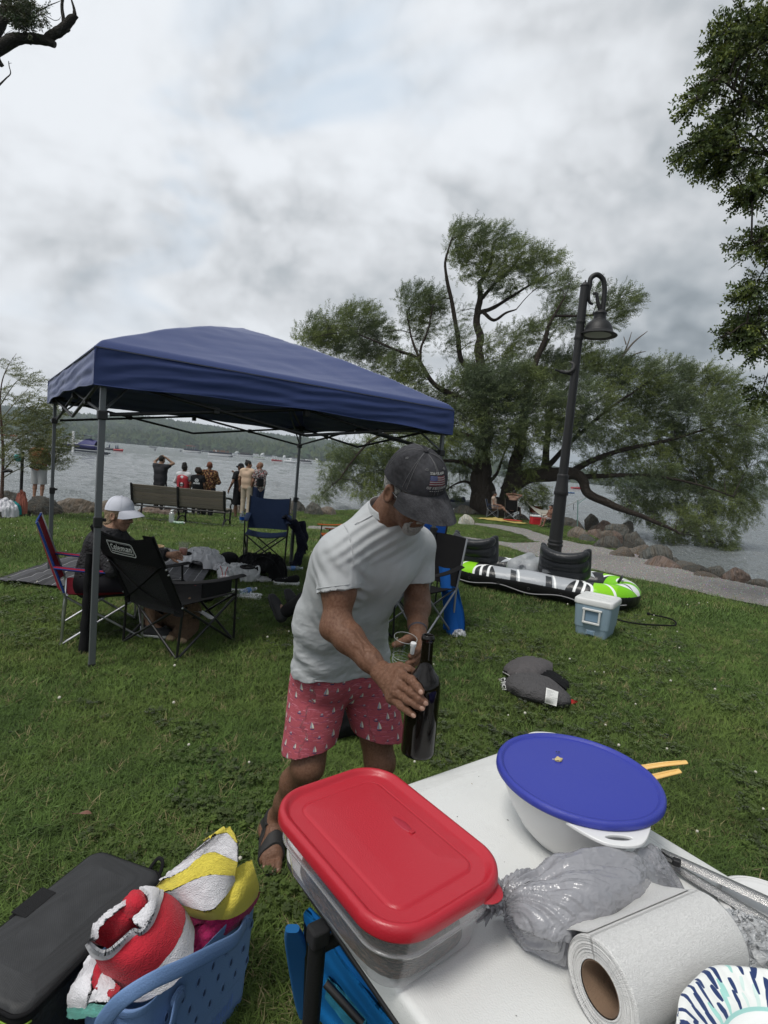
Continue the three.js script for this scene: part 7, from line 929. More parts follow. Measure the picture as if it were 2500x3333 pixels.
{
// blanket
const stripes=canvasTex(512,512,(c,w,h)=>{c.fillStyle='#3a3a3d';c.fillRect(0,0,w,h);const r=rng(8);for(let k=0;k<9;k++){const y=20 + k*56;c.fillStyle=k % 3?'#4b4b4f':'#2c2c2f';c.fillRect(0,y,w,24);c.fillStyle='#8f8f92';c.fillRect(0,y + 26,w,3);if(k % 2){c.fillStyle='#77777b';c.fillRect(0,y - 6,w,2);}} for(let i=0;i<5000;i++){c.fillStyle=r()<0.5?'rgba(255,255,255,0.05)':'rgba(0,0,0,0.09)';c.fillRect(r()*w,r()*h,4,1);}},true);
const A=on(0,1890),B=on(400,1760).lerp(on(470,1790),0.5),C=on(720,1830),Dd=on(560,2010),pts=[on(-20,1905),on(395,1770),on(705,1828),on(620,1975)];
const bl=thing('blanket','dark grey striped picnic blanket spread on the grass behind the chairs','blanket',[0,0,0]);
mesh('cloth',sheet((u,v)=>{const a=pts[0].clone().lerp(pts[1],u),b=pts[3].clone().lerp(pts[2],u),p=a.lerp(b,v);p.y=0.055 + 0.03*Math.abs(fbm(u*6,v*4,2,3))*2 + 0.010*Math.sin(u*30 + v*9)*noise(u*5,v*5);return p;},90,60,0.006,2.0,1.2),mat(lin(1,1,1),0.95,{map:stripes,bumpMap:rep(TX.weave,20),bumpScale:0.001}),bl);
const put=(px,py,Y=0.06)=>on(px,py,Y);
const th=thing('t_shirt','white crumpled t-shirt lying in a heap on the striped blanket','t-shirt',put(655,1845));mesh('heap',cloth({w:0.62,d:0.42,h:0.25,s:3,n:60,k:6}),clothM(0.62,0.62,0.64),th);mesh('sleeve',cloth({w:0.24,d:0.2,h:0.1,s:9,n:24}).translate(0.3,0,0.12),clothM(0.62,0.62,0.64),th);
const bc=thing('cap','black cap lying on the blanket right of the white t-shirt','cap',put(745,1838));{const c=capMesh(1.1,fabBlack,fabBlack,'crown');c.position.set(0,-0.03,0);c.rotation.set(0.25,1.9,0.2);c.scale.setScalar(1.25);bc.add(c);}
const wb=thing('plastic_bag','white crumpled plastic bag right of the blanket in front of the navy chair','bag',put(775,1888,0));mesh('film',cloth({w:0.55,d:0.34,h:0.20,s:12,n:50,k:8}),mat(lin(0.68,0.69,0.70),0.45,{transmission:0.2,thickness:0}),wb);mesh('handle',tube([[0.16,0.14,0],[0.24,0.2,0.02],[0.26,0.12,0.05],[0.2,0.05,0.08]],0.016,6,{flat:0.4,smooth:12}),mat(lin(0.68,0.69,0.70),0.5),wb);
const b1=thing('duffel_bag','black slouching cloth bag under the right side of the navy chair','bag',put(868,1884,0));mesh('sack',cloth({w:0.52,d:0.40,h:0.34,s:15,n:44,k:5}),clothM(0.011,0.011,0.012),b1);mesh('strap',tube([[-0.2,0.16,0.1],[-0.05,0.30,0.14],[0.1,0.26,0.16],[0.2,0.1,0.15]],0.016,6,{flat:0.3,smooth:14}),fabBlack,b1);
const b2=thing('tote_bag','black cloth tote lying left of the slouching bag under the navy chair','bag',put(822,1862,0));mesh('sack',cloth({w:0.50,d:0.30,h:0.25,s:25,n:40,k:5}),clothM(0.014,0.014,0.015),b2);mesh('strap',tube([[-0.18,0.1,0.06],[-0.1,0.26,0.05],[0.06,0.24,0.06]],0.013,6,{flat:0.3,smooth:12}),fabBlack,b2);
const pg=thing('paper_bag','flat pale bag on the grass between the plastic bag and the sneaker','bag',put(838,1892,0));mesh('sheet',cloth({w:0.36,d:0.22,h:0.06,s:31,n:24}),clothM(0.5,0.5,0.49),pg);
const sn=thing('sneaker','black sneaker with a white ribbed sole beside the black cloth bag','shoe',put(935,1905,0),-1.35);mesh('upper',netMesh(cutBy(join(0.03,cone([0,0.07,-0.09],[0,0.05,0.12],0.042,0.036),cone([0,0.09,-0.1],[0,0.06,-0.02],0.04,0.04)),[0,0.03,0],[0,-1,0]),[-0.1,0,-0.2],[0.1,0.2,0.2],0.006),fabBlack,sn);mesh('sole',netMesh(cutBy(cutBy((x,y,z)=>join(0.03,cone([0,0.03,-0.1],[0,0.03,0.13],0.05,0.045))(x,y,z)- 0.002*Math.sin(z*260),[0,0.045,0],[0,1,0]),[0,0.004,0],[0,-1,0]),[-0.1,-0.02,-0.2],[0.1,0.1,0.22],0.006),whiteM,sn);mesh('lace',[0,1,2,3].map((i)=>tube([[-0.025,0.095 - i*0.006,i*0.025],[0.025,0.095 - i*0.006,i*0.025 + 0.01]],0.004,5)),whiteM,sn);
for(const [px,py,turn,lab] of [[955,1850,0.5,'clear water bottle lying on the grass right of the black bags'],[808,1922,1.1,'clear water bottle lying on the grass right of the foam tray']]){const b=thing('water_bottle',lab,'bottle',put(px,py,0.05),turn);mesh('body',lathe([[0,-0.11],[0.03,-0.11],[0.033,-0.09],[0.031,-0.05],[0.033,-0.02],[0.031,0.02],[0.033,0.05],[0.014,0.10],[0.014,0.115],[0,0.115]],20).rotateZ(-Math.PI / 2),mat(lin(0.85,0.92,1),0.08,{transmission:0.85,thickness:0}),b);mesh('label_band',lathe([[0.0335,-0.04],[0.0335,0.02]],20).rotateZ(-Math.PI / 2),mat(lin(0.1,0.22,0.5),0.5),b);mesh('cap',lathe([[0,0.115],[0.016,0.115],[0.016,0.132],[0,0.132]],16).rotateZ(-Math.PI / 2),whiteM,b);}
{const c=thing('soda_cup','paper cup with red stripes and two red straws beside the blanket','cup',put(728,1915,0));const tx=canvasTex(256,128,(g)=>{g.fillStyle='#e6e2df';g.fillRect(0,0,256,128);g.fillStyle='#b8262c';for(let i=0;i<8;i++){g.beginPath();g.ellipse(16 + i*32,64,7,44,0.2,0,6.3);g.fill();}});mesh('cup_wall',lathe([[0,0],[0.036,0],[0.050,0.13],[0.052,0.132]],28),mat(lin(1,1,1),0.6,{map:tx}),c);mesh('lid',lathe([[0.052,0.13],[0.053,0.14],[0.04,0.145],[0,0.145]],24),mat(lin(0.8,0.8,0.8),0.3,{transmission:0.6,thickness:0}),c);for(const [x,z] of [[-0.03,0.0],[0.02,0.02]]) mesh('straw',tube([[x*0.4,0.10,z],[x,0.20,z],[x*1.8,0.25,z*0.5]],0.0038,6),mat(lin(0.55,0.03,0.03),0.4),c);}
{const c=thing('foam_tray','open white foam food tray on the grass in front of the blanket','tray',put(765,1940,0),0.25);const rr=(a,b,y,k=40)=>roundRect(a,b,0.04,k).map(([x,z])=>V(x,y,z));mesh('tray',loft([rr(0.17,0.12,0.05),rr(0.16,0.11,0.048),rr(0.145,0.095,0.012)],{cap1:true}),whiteM,c);mesh('outer_shell',loft([rr(0.17,0.12,0.0505),rr(0.15,0.10,0.003)],{cap1:true}),whiteM,c);mesh('spoon',tube([[-0.06,0.02,0.02],[0,0.03,0.0],[0.05,0.022,-0.01]],0.008,6,{flat:0.5}),mat(lin(0.35,0.35,0.36),0.4),c);const l=thing('foam_box','shallow white foam box lying upside down right of the foam tray','box',put(815,1945,0),0.1);mesh('shell',loft([rr(0.12,0.10,0.012),rr(0.115,0.095,0.03),rr(0.09,0.07,0.035)],{cap1:true}),whiteM,l);mesh('rim',loft([rr(0.125,0.105,0.008),rr(0.12,0.10,0.014)]),whiteM,l);}
{const c=thing('straw_basket','small woven pale basket on the far edge of the blanket behind the black chair','basket',put(505,1800));mesh('weave',[0,1,2,3,4,5,6].map((i)=>new THREE.TorusGeometry(0.075 + i*0.006,0.008,6,28).rotateX(Math.PI / 2).translate(0,0.012 + i*0.014,0)),mat(lin(0.38,0.27,0.15),0.9),c);mesh('bottom',new THREE.CylinderGeometry(0.075,0.075,0.01,24).translate(0,0.006,0),mat(lin(0.3,0.2,0.12),0.9),c);}
{const c=thing('wrap_towel','brown rolled towel on the far corner of the blanket','towel',put(610,1815));mesh('roll',tube([[-0.3,0.02,0.05],[-0.1,0.03,0],[0.1,0.03,0.02],[0.28,0.02,0.08]],(t)=>0.024 + 0.006*Math.sin(t*20),10,{smooth:20}),clothM(0.22,0.13,0.08),c);mesh('fringe',[0,1,2,3].map((i)=>tube([[0.28,0.02,0.06 + i*0.012],[0.33,0.01,0.07 + i*0.015]],0.004,4)),clothM(0.22,0.13,0.08),c);}
{const c=thing('backpack','grey and black backpack lying behind the shaggy dog','backpack',put(600,1958,0));mesh('sack',netMesh((x,y,z)=>join(0.06,egg([-0.10,0.11,0],0.2,0.12,0.15),egg([0.14,0.10,0],0.17,0.11,0.14))(x,y,z)- 0.03*fbm(x*6,y*6,z*6,3),[-0.36,-0.03,-0.22],[0.4,0.3,0.22],0.014),clothM(0.03,0.03,0.033),c);mesh('red_tab',rbox(0.05,0.03,0.02,0.006).translate(0.12,0.19,0.11),fabRed,c);mesh('strap',tube([[-0.25,0.16,0.1],[-0.05,0.25,0.13],[0.15,0.22,0.12]],0.014,6,{flat:0.35,smooth:12}),fabGrey,c);const pp=thing('paper','white folded paper lying under the seat of the black mesh chair','paper',put(652,2010,0.18));mesh('leaf',sheet((u,v)=>V((u - 0.5)*0.22,0.03*Math.sin(u*4)+ 0.04*v,(v - 0.5)*0.16),10,6,0.002),whiteM,pp);mesh('fold',sheet((u,v)=>V((u - 0.5)*0.18,0.012 + 0.035*Math.sin(u*4)+ 0.03*v,(v - 0.4)*0.12),8,5,0.002),whiteM,pp);}
// the dog
{const p=put(600,2068,0),d=thing('dog','shaggy tan dog lying on the grass under the black mesh chair, facing the camera','dog',p,-0.35),s=1;
const fur=(x,y,z,a=0.012)=>a*(noise(x*45,y*18,z*45)+ 0.5*noise(x*110,y*40,z*110));
const f=join(0.04,cone([-0.30,0.13,-0.10],[-0.08,0.135,-0.03],0.105,0.10),cone([-0.08,0.135,-0.03],[0.04,0.15,0.02],0.10,0.085),cone([0.04,0.16,0.02],[0.07,0.23,0.05],0.07,0.06),egg([-0.30,0.10,0.02],0.10,0.09,0.10),cone([-0.24,0.04,0.08],[-0.10,0.035,0.14],0.042,0.034),cone([0.02,0.09,0.04],[0.03,0.04,0.18],0.045,0.036),cone([0.10,0.09,0.02],[0.13,0.04,0.17],0.045,0.036),cone([-0.38,0.14,-0.10],[-0.46,0.12,-0.02],0.04,0.03));
const hd=join(0.02,egg([0.09,0.275,0.07],0.072,0.070,0.07),egg([0.092,0.25,0.135],0.042,0.036,0.034),egg([0.02,0.24,0.05],0.022,0.065,0.03),egg([0.16,0.24,0.05],0.022,0.065,0.03),cone([0.09,0.22,0.07],[0.06,0.19,0.05],0.055,0.055));
const furM=mat(lin(0.30,0.19,0.115),0.95,{map:rep(TX.blotch,6),bumpMap:rep(TX.terry,10),bumpScale:0.008});mesh('body',[netMesh((x,y,z)=>f(x,y,z)- fur(x,y,z),[-0.55,-0.02,-0.26],[0.26,0.34,0.28],0.0085),netMesh((x,y,z)=>hd(x,y,z)- fur(x,y,z,0.010),[-0.05,0.12,-0.06],[0.24,0.40,0.22],0.006)],furM,d);
const bk=mat(lin(0.01,0.01,0.01),0.25);for(const x of [0.063,0.119]) mesh('eye',new THREE.SphereGeometry(0.010,12,10).translate(x,0.283,0.135),bk,d);mesh('nose',new THREE.SphereGeometry(0.015,12,10).scale(1.1,0.8,0.8).translate(0.091,0.262,0.168),bk,d);mesh('muzzle_fur',netMesh((x,y,z)=>join(0.01,egg([0.073,0.243,0.150],0.024,0.024,0.018),egg([0.110,0.243,0.150],0.024,0.024,0.018))(x,y,z)- fur(x,y,z,0.006),[0.03,0.2,0.1],[0.16,0.29,0.2],0.005),mat(lin(0.12,0.085,0.06),0.95),d);mesh('collar',new THREE.TorusGeometry(0.068,0.008,8,26).rotateX(1.2).translate(0.07,0.185,0.05),blackPlastic,d);mesh('paw',[[0.03,0.035,0.19],[0.13,0.035,0.18]].map(([x,y,z])=>netMesh((X,Y,Z)=>egg([x,y,z],0.038,0.03,0.042)(X,Y,Z)- fur(X,Y,Z,0.006),[x - 0.06,y - 0.05,z - 0.07],[x + 0.06,y + 0.05,z + 0.07],0.006)),mat(lin(0.36,0.25,0.16),0.95),d);}
}
{
// inflatable raft for two
const Lp=on(1505,1880,0),Rp=on(2068,1985,0),c=V(2.22,0,-7.42),ang=Math.atan2(-(Rp.z - Lp.z),Rp.x - Lp.x);
const t=thing('inflatable_raft','black, grey and lime inflatable two-seat raft lying on the lawn before the path','raft',c,ang),HL=1.27,HW=0.62,th=0.165;
const vinyl=(r,g,b)=>mat(lin(r,g,b),0.32,{bumpMap:rep(TX.crumple,2.5),bumpScale:0.004,specularIntensity:0.5});
const tw=1024,tex=canvasTex(tw,512,(g,w,h)=>{ // printed top: x along the raft, y across
g.fillStyle='#a9adb2';g.fillRect(0,0,w,h);const end=(fx)=>{g.save();if(fx){g.translate(w,0);g.scale(-1,1);} g.fillStyle='#2a2c2f';g.beginPath();g.moveTo(0,0);g.lineTo(350,0);g.lineTo(250,130);g.lineTo(330,110);g.lineTo(215,250);g.lineTo(330,402);g.lineTo(250,382);g.lineTo(350,512);g.lineTo(0,512);g.fill();g.fillStyle='#7cc81f';g.beginPath();g.ellipse(40,256,190,205,0,0,6.3);g.fill();g.fillStyle='#8fd42a';g.fillRect(110,0,105,110);g.fillRect(110,402,105,110);g.strokeStyle='#f0f2f2';g.lineWidth=13;for(const s of [0,1]){g.save();if(s){g.translate(0,h);g.scale(1,-1);} for(const [a,b] of [[225,60],[262,95],[300,128]]){g.beginPath();g.moveTo(a,0);g.bezierCurveTo(a - 30,b*0.6,a + 10,b,a + 40,b*1.05);g.stroke();} g.beginPath();g.moveTo(70,20);g.quadraticCurveTo(130,90,210,120);g.stroke();g.restore();} g.fillStyle='#e9ecec';g.beginPath();g.ellipse(86,190,62,34,-0.5,0,6.3);g.fill();g.beginPath();g.ellipse(70,330,66,30,0.6,0,6.3);g.fill();g.fillStyle='#3c4043';g.beginPath();g.moveTo(60,170);g.quadraticCurveTo(100,165,120,205);g.lineTo(88,186);g.fill();g.beginPath();g.moveTo(40,350);g.quadraticCurveTo(90,350,110,310);g.lineTo(70,330);g.fill();g.restore();};
end(false);end(true);g.fillStyle='#3b3e42';for(const x of [420,600]){g.beginPath();g.moveTo(x,0);g.lineTo(x + 34,0);g.lineTo(x + 8,66);g.lineTo(x - 22,70);g.fill();g.beginPath();g.moveTo(x,h);g.lineTo(x + 34,h);g.lineTo(x + 8,h - 66);g.lineTo(x - 22,h - 70);g.fill();} g.strokeStyle='#eef0f0';g.lineWidth=10;for(const x of [470,650]){g.beginPath();g.moveTo(x,0);g.lineTo(x - 40,86);g.stroke();g.beginPath();g.moveTo(x,h);g.lineTo(x - 40,h - 86);g.stroke();}});
const ring=(x,z)=>{const ax=Math.max(Math.abs(x)-(HL - HW),0),d=Math.hypot(ax,z*(1 + 0.0*ax)),waist=1 - 0.06*Math.cos(x / HL*3.1)*(Math.abs(x)<HL?1:0);return d / (HW*waist);};
// outer tube with its two wells between
const field=(x,y,z)=>{const px=clamp(x,-(HL - HW),HL - HW),w=HW - th - 0.05*Math.exp(-x*x*7),dx=x - px,l=Math.hypot(dx,z),q=Math.hypot(l - w,y - th*0.96)- th;const floor=Math.max(Math.abs(y - 0.07)- 0.055,l - w);const mid=Math.hypot(Math.max(Math.abs(x)- 0.10,0),Math.max(Math.abs(z)- w + 0.05,0),y - 0.15)- 0.135;const g=(a,b,k)=>{const h=Math.max(k - Math.abs(a - b),0) / k;return Math.min(a,b)- h*h*k / 4;};return g(g(q,floor,0.05),mid,0.09)- 0.006*Math.abs(Math.sin(Math.atan2(z,dx||x*0.001)*9))*smooth(0.1,0,Math.abs(y - 0.2))- 0.003*noise(x*5,y*5,z*5);};
const geo=netMesh(field,[-1.5,-0.02,-0.75],[1.5,0.42,0.75],0.019,(x,y,z)=>[x / (2*HL + 0.06)+ 0.5,0.5 - z / (2*HW + 0.06)]);
const split=(top)=>{const g=geo.clone(),ix=geo.index.array,p=geo.attributes.position,keep=[];for(let k=0;k<ix.length;k +=3){const y=(p.getY(ix[k])+ p.getY(ix[k + 1])+ p.getY(ix[k + 2])) / 3;if((y>0.20)===top) keep.push(ix[k],ix[k + 1],ix[k + 2]);else {const x=p.getX(ix[k]),z=p.getZ(ix[k]),px=clamp(x,-(HL - HW),HL - HW),inside=Math.hypot(x - px,z)<HW - th;if(inside&&y<=0.20&&top) keep.push(ix[k],ix[k + 1],ix[k + 2]);}} if(!top){keep.length=0;for(let k=0;k<ix.length;k +=3){const y=(p.getY(ix[k])+ p.getY(ix[k + 1])+ p.getY(ix[k + 2])) / 3,x=p.getX(ix[k]),z=p.getZ(ix[k]),px=clamp(x,-(HL - HW),HL - HW),inside=Math.hypot(x - px,z)<HW - th;if(y<=0.20&&!inside) keep.push(ix[k],ix[k + 1],ix[k + 2]);}} g.setIndex(keep);return g;};
mesh('printed_top',split(true),mat(lin(1,1,1),0.3,{map:tex,specularIntensity:0.5,bumpMap:rep(TX.crumple,3),bumpScale:0.004}),t);mesh('black_underside',split(false),vinyl(0.013,0.013,0.014),t);
const rest=(x)=>{const z0=0.34,f=(X,Y,Z)=>{const b=1.1*(X - x)*(X - x);return join(0.010,...[0,1,2].map((k)=>cone([x - 0.24,0.36 + k*0.105,z0 + 0.02 + k*0.045],[x + 0.24,0.36 + k*0.105,z0 + 0.02 + k*0.045],0.075 - k*0.004)),cone([x - 0.27,0.37,z0],[x - 0.265,0.60,z0 + 0.04],0.066,0.055),cone([x + 0.27,0.37,z0],[x + 0.265,0.60,z0 + 0.04],0.066,0.055))(X,Y - 0.75*b*clamp((Y - 0.36) / 0.25),Z + b);};return mesh('backrest',netMesh(f,[x - 0.42,0.2,z0 - 0.25],[x + 0.42,0.8,z0 + 0.3],0.015),vinyl(0.026,0.028,0.032),t);};
const r1=rest(-0.88),r2=rest(0.34);{const lt=canvasTex(128,64,(g)=>{g.clearRect(0,0,128,64);g.fillStyle='#9a9da1';for(let k=0;k<6;k++) g.fillRect(6,6 + k*9,60 +(k*37)% 56,4);});mesh('printed_label',sheet((u,v)=>V(0.10 + u*0.12,0.335 + v*0.05,0.34 + 0.100 - 0.35*Math.pow(0.24 - u*0.12,2)),4,3),mat(lin(1,1,1),0.6,{map:lt,alphaTest:0.5}),r2);}
mesh('centre_console',[netMesh(join(0.03,cone([-0.30,0.32,-0.22],[-0.30,0.32,0.22],0.12),cone([-0.10,0.32,-0.22],[-0.10,0.32,0.22],0.12),cone([-0.2,0.42,-0.14],[-0.2,0.42,0.14],0.08)),[-0.5,0.15,-0.4],[0.1,0.55,0.4],0.018)],vinyl(0.34,0.355,0.37),t);
for(const [x,z] of [[-0.18,0.32],[-0.18,-0.32]]) mesh('cup_holder',new THREE.TorusGeometry(0.05,0.016,8,22).translate(x,0.33,z),vinyl(0.30,0.31,0.33),t);
mesh('grab_rope',tube([[-1.2,0.12,0.52],[-0.8,0.08,0.63],[-0.4,0.12,0.60],[0,0.07,0.60],[0.4,0.12,0.62],[0.8,0.08,0.64],[1.15,0.13,0.5]],0.007,6,{smooth:40}),mat(lin(0.25,0.25,0.26),0.8),t);for(const x of [-0.8,-0.4,0,0.4,0.8]) mesh('rope_ring',new THREE.TorusGeometry(0.016,0.006,6,14).translate(x,0.13,0.61),vinyl(0.02,0.02,0.02),t);mesh('handle',tube([[1.0,0.33,-0.14],[1.02,0.375,-0.07],[1.02,0.375,0.07],[1.0,0.33,0.14]],0.016,8,{smooth:14,flat:1.4}),vinyl(0.02,0.02,0.02),t);
const rp=thing('rope','thin black rope trailing over the grass right of the raft','rope',[0,0,0]);mesh('strand',tube([on(1985,2010,0.04),on(2060,2028,0.05),on(2150,2035,0.05),on(2196,2035,0.05),on(2185,2015,0.05),on(2110,1998,0.05)],0.009,6,{smooth:40}),fabBlack,rp);mesh('knot',new THREE.SphereGeometry(0.02,8,6).translate(...on(2110,1998,0.05).toArray()),fabBlack,rp);
}
{
// cooler box
const a=on(1848,2082),b=on(1962,2110),c=on(1985,2022),cen=a.clone().lerp(c,0.5).add(V(-0.02,0,0.16)),ang=Math.atan2(-(b.z - a.z),b.x - a.x)- 0.02,t=thing('cooler_box','pale blue cooler box with a white lid standing in front of the raft','cooler',cen,ang),W=0.36,D=0.40,H=0.33;
const blue=mat(lin(0.24,0.33,0.40),0.5,{bumpMap:rep(TX.grain,4),bumpScale:0.0005}),white=mat(lin(0.66,0.67,0.66),0.45),rr=(w,d,y)=>roundRect(w,d,0.035,40).map(([x,z])=>V(x,y,z));
mesh('tub',loft([rr(W / 2 - 0.03,D / 2 - 0.03,0.004),rr(W / 2 - 0.028,D / 2 - 0.028,0.02),rr(W / 2 - 0.018,D / 2 - 0.018,0.10),rr(W / 2 - 0.012,D / 2 - 0.012,0.105),rr(W / 2,D / 2,H - 0.02),rr(W / 2,D / 2,H)],{cap0:true,cap1:true}),blue,t);
const lid=mesh('lid',loft([rr(W / 2 + 0.006,D / 2 + 0.006,H + 0.002),rr(W / 2 + 0.010,D / 2 + 0.010,H + 0.012),rr(W / 2 + 0.008,D / 2 + 0.008,H + 0.05),rr(W / 2 - 0.004,D / 2 - 0.004,H + 0.064),rr(W / 2 - 0.04,D / 2 - 0.04,H + 0.066),rr(W / 2 - 0.05,D / 2 - 0.05,H + 0.060)],{cap0:true,cap1:true}),white,t);
for(let k=0;k<3;k++) mesh('lid_rib',rbox(W - 0.13,0.005,0.012,0.002).translate(0,H + 0.062,-0.10 + k*0.1),white,lid);
mesh('handle',[rbox(0.020,0.135,0.022,0.006).translate(-0.075,H - 0.105,D / 2 + 0.012),rbox(0.020,0.135,0.022,0.006).translate(0.075,H - 0.105,D / 2 + 0.012),rbox(0.17,0.022,0.024,0.007).translate(0,H - 0.172,D / 2 + 0.014),rbox(0.19,0.022,0.024,0.007).translate(0,H - 0.040,D / 2 + 0.013)],white,t);mesh('handle_recess',rbox(0.125,0.105,0.01,0.004).translate(0,H - 0.106,D / 2 - 0.003),mat(lin(0.17,0.26,0.35),0.6),t);mesh('foot_grip',[rbox(0.09,0.05,0.012,0.006).translate(0,0.055,D / 2 - 0.016)],blue,t);mesh('drain_plug',rbox(0.06,0.035,0.012,0.005).translate(0,0.055,D / 2 - 0.010),mat(lin(0.17,0.26,0.35),0.6),t);
for(const x of [-0.11,0.11]) mesh('hinge',rbox(0.05,0.05,0.014,0.004).translate(x,H + 0.0,-D / 2 - 0.006),white,t);
// grey cloth heap
const g=on(1752,2240,0),j=thing('jacket','dark grey and black jacket dropped on the grass with a white care label','jacket',g,-0.25),gm=clothM(0.085,0.082,0.084,{bumpMap:rep(TX.crumple,2),bumpScale:0.012});
const jp=(x,y,Y)=>on(1610 + x / 3.283,2130 + y / 3.283,Y).sub(g).applyAxisAngle(V(0,1,0),0.25),JP=(rows)=>rows.map((r)=>r.map((p)=>jp(...p))),fold2=(a,s)=>(u,v,p)=>a*(1 - 2.2*Math.abs(noise(p.x*6 + p.z*9,p.z*17 - p.x*5,s)))+ a*0.4*(1 - 2*Math.abs(noise(p.x*19,p.z*26,s + 4)));
mesh('back_panel',patch(JP([[[100,185,.012],[108,140,.02],[180,78,.02],[300,33,.02],[420,33,.02],[540,62,.02],[622,105,.012]],[[135,195,.05],[160,160,.075],[230,105,.10],[330,70,.11],[430,72,.11],[540,105,.09],[618,150,.04]],[[150,220,.06],[200,195,.09],[270,150,.125],[370,130,.135],[450,140,.13],[540,170,.10],[610,200,.04]],[[160,240,.05],[220,225,.08],[300,215,.10],[390,205,.105],[460,215,.10],[540,230,.07],[600,250,.03]]]),60,44,0.004,fold2(0.010,3),1,0.6),clothM(0.10,0.093,0.095,{bumpMap:rep(TX.crumple,2),bumpScale:0.006}),j);
mesh('front_panel',patch(JP([[[138,262,.06],[180,228,.085],[270,205,.105],[390,205,.11],[490,222,.105],[600,268,.09],[700,350,.075],[790,432,.05],[815,480,.03]],[[125,300,.055],[185,275,.09],[290,262,.115],[400,268,.12],[505,290,.118],[600,335,.105],[700,405,.09],[785,470,.06],[816,505,.03]],[[125,345,.04],[195,350,.075],[300,352,.10],[400,370,.108],[510,400,.105],[605,435,.095],[705,480,.08],[780,515,.055],[810,525,.025]],[[150,400,.015],[225,425,.03],[310,450,.05],[410,475,.055],[520,505,.055],[615,525,.05],[705,545,.045],[765,550,.03],[800,545,.012]],[[165,405,.004],[232,452,.004],[310,492,.004],[405,517,.004],[520,545,.004],[620,562,.004],[700,576,.004],[760,576,.004],[795,555,.004]]]),80,50,0.004,fold2(0.009,7),1,0.6),gm,j);
mesh('black_lining',[patch(JP([[[470,205,.10],[560,175,.09],[620,185,.05],[690,225,.03],[760,270,.02],[812,325,.01]],[[490,225,.09],[570,215,.085],[640,235,.07],[710,285,.06],[765,320,.045],[808,350,.012]],[[540,255,.07],[600,265,.08],[660,305,.075],[715,345,.06],[755,380,.035],[775,395,.008]]]),40,20,0.004,fold2(0.007,12)),patch(JP([[[92,180,.008],[112,140,.012],[160,108,.02]],[[110,205,.04],[145,175,.06],[190,150,.075]],[[150,232,.05],[190,215,.075],[232,205,.09]]]),20,16,0.004,fold2(0.004,15))],clothM(0.010,0.010,0.011),j);
mesh('pale_piping',[tube([jp(163,95,.03),jp(185,135,.075),jp(212,175,.095),jp(236,208,.102)],0.0045,6,{smooth:14}),tube([jp(88,188,.02),jp(120,205,.05),jp(158,228,.075)],0.0045,6,{smooth:10})],clothM(0.42,0.41,0.40),j);
const lt=canvasTex(256,256,(c)=>{c.fillStyle='#dcdcd8';c.fillRect(0,0,256,256);c.fillStyle='#8b8b8b';for(let k=0;k<20;k++) c.fillRect(34,30 + k*10,150 -(k*53)% 90,4);c.fillStyle='#b8b8b4';c.fillRect(0,120,256,8);});
mesh('care_label',patch(JP([[[552,356,.128],[615,378,.124],[681,402,.114]],[[544,440,.122],[606,457,.118],[672,472,.104]],[[534,515,.072],[596,535,.070],[660,555,.066]]]),10,12,0.0015),mat(lin(1,1,1),0.8,{map:lt}),j);mesh('red_tag',patch(JP([[[812,485,.045],[850,488,.04],[895,505,.03]],[[818,535,.02],[855,525,.02],[885,520,.015]]]),16,8,0.002,fold2(0.004,21)),clothM(0.5,0.03,0.035),j);
const pt=canvasTex(256,128,(c)=>{c.fillStyle='#1a1a1b';c.fillRect(0,0,256,128);c.strokeStyle='#d8d8d8';c.lineWidth=15;for(const x of [40,176]){c.beginPath();c.arc(x,62,30,0.4,5.8);c.stroke();} c.fillStyle='#d8d8d8';c.fillRect(88,24,18,80);c.fillRect(120,34,14,70);c.fillRect(216,20,16,90);c.fillRect(0,110,256,8);});mesh('printed_band',patch(JP([[[42,262,.012],[60,320,.012],[88,388,.010]],[[128,240,.05],[128,310,.045],[132,385,.03]]]),12,8,0.002),mat(lin(1,1,1),0.85,{map:pt}),j);
}
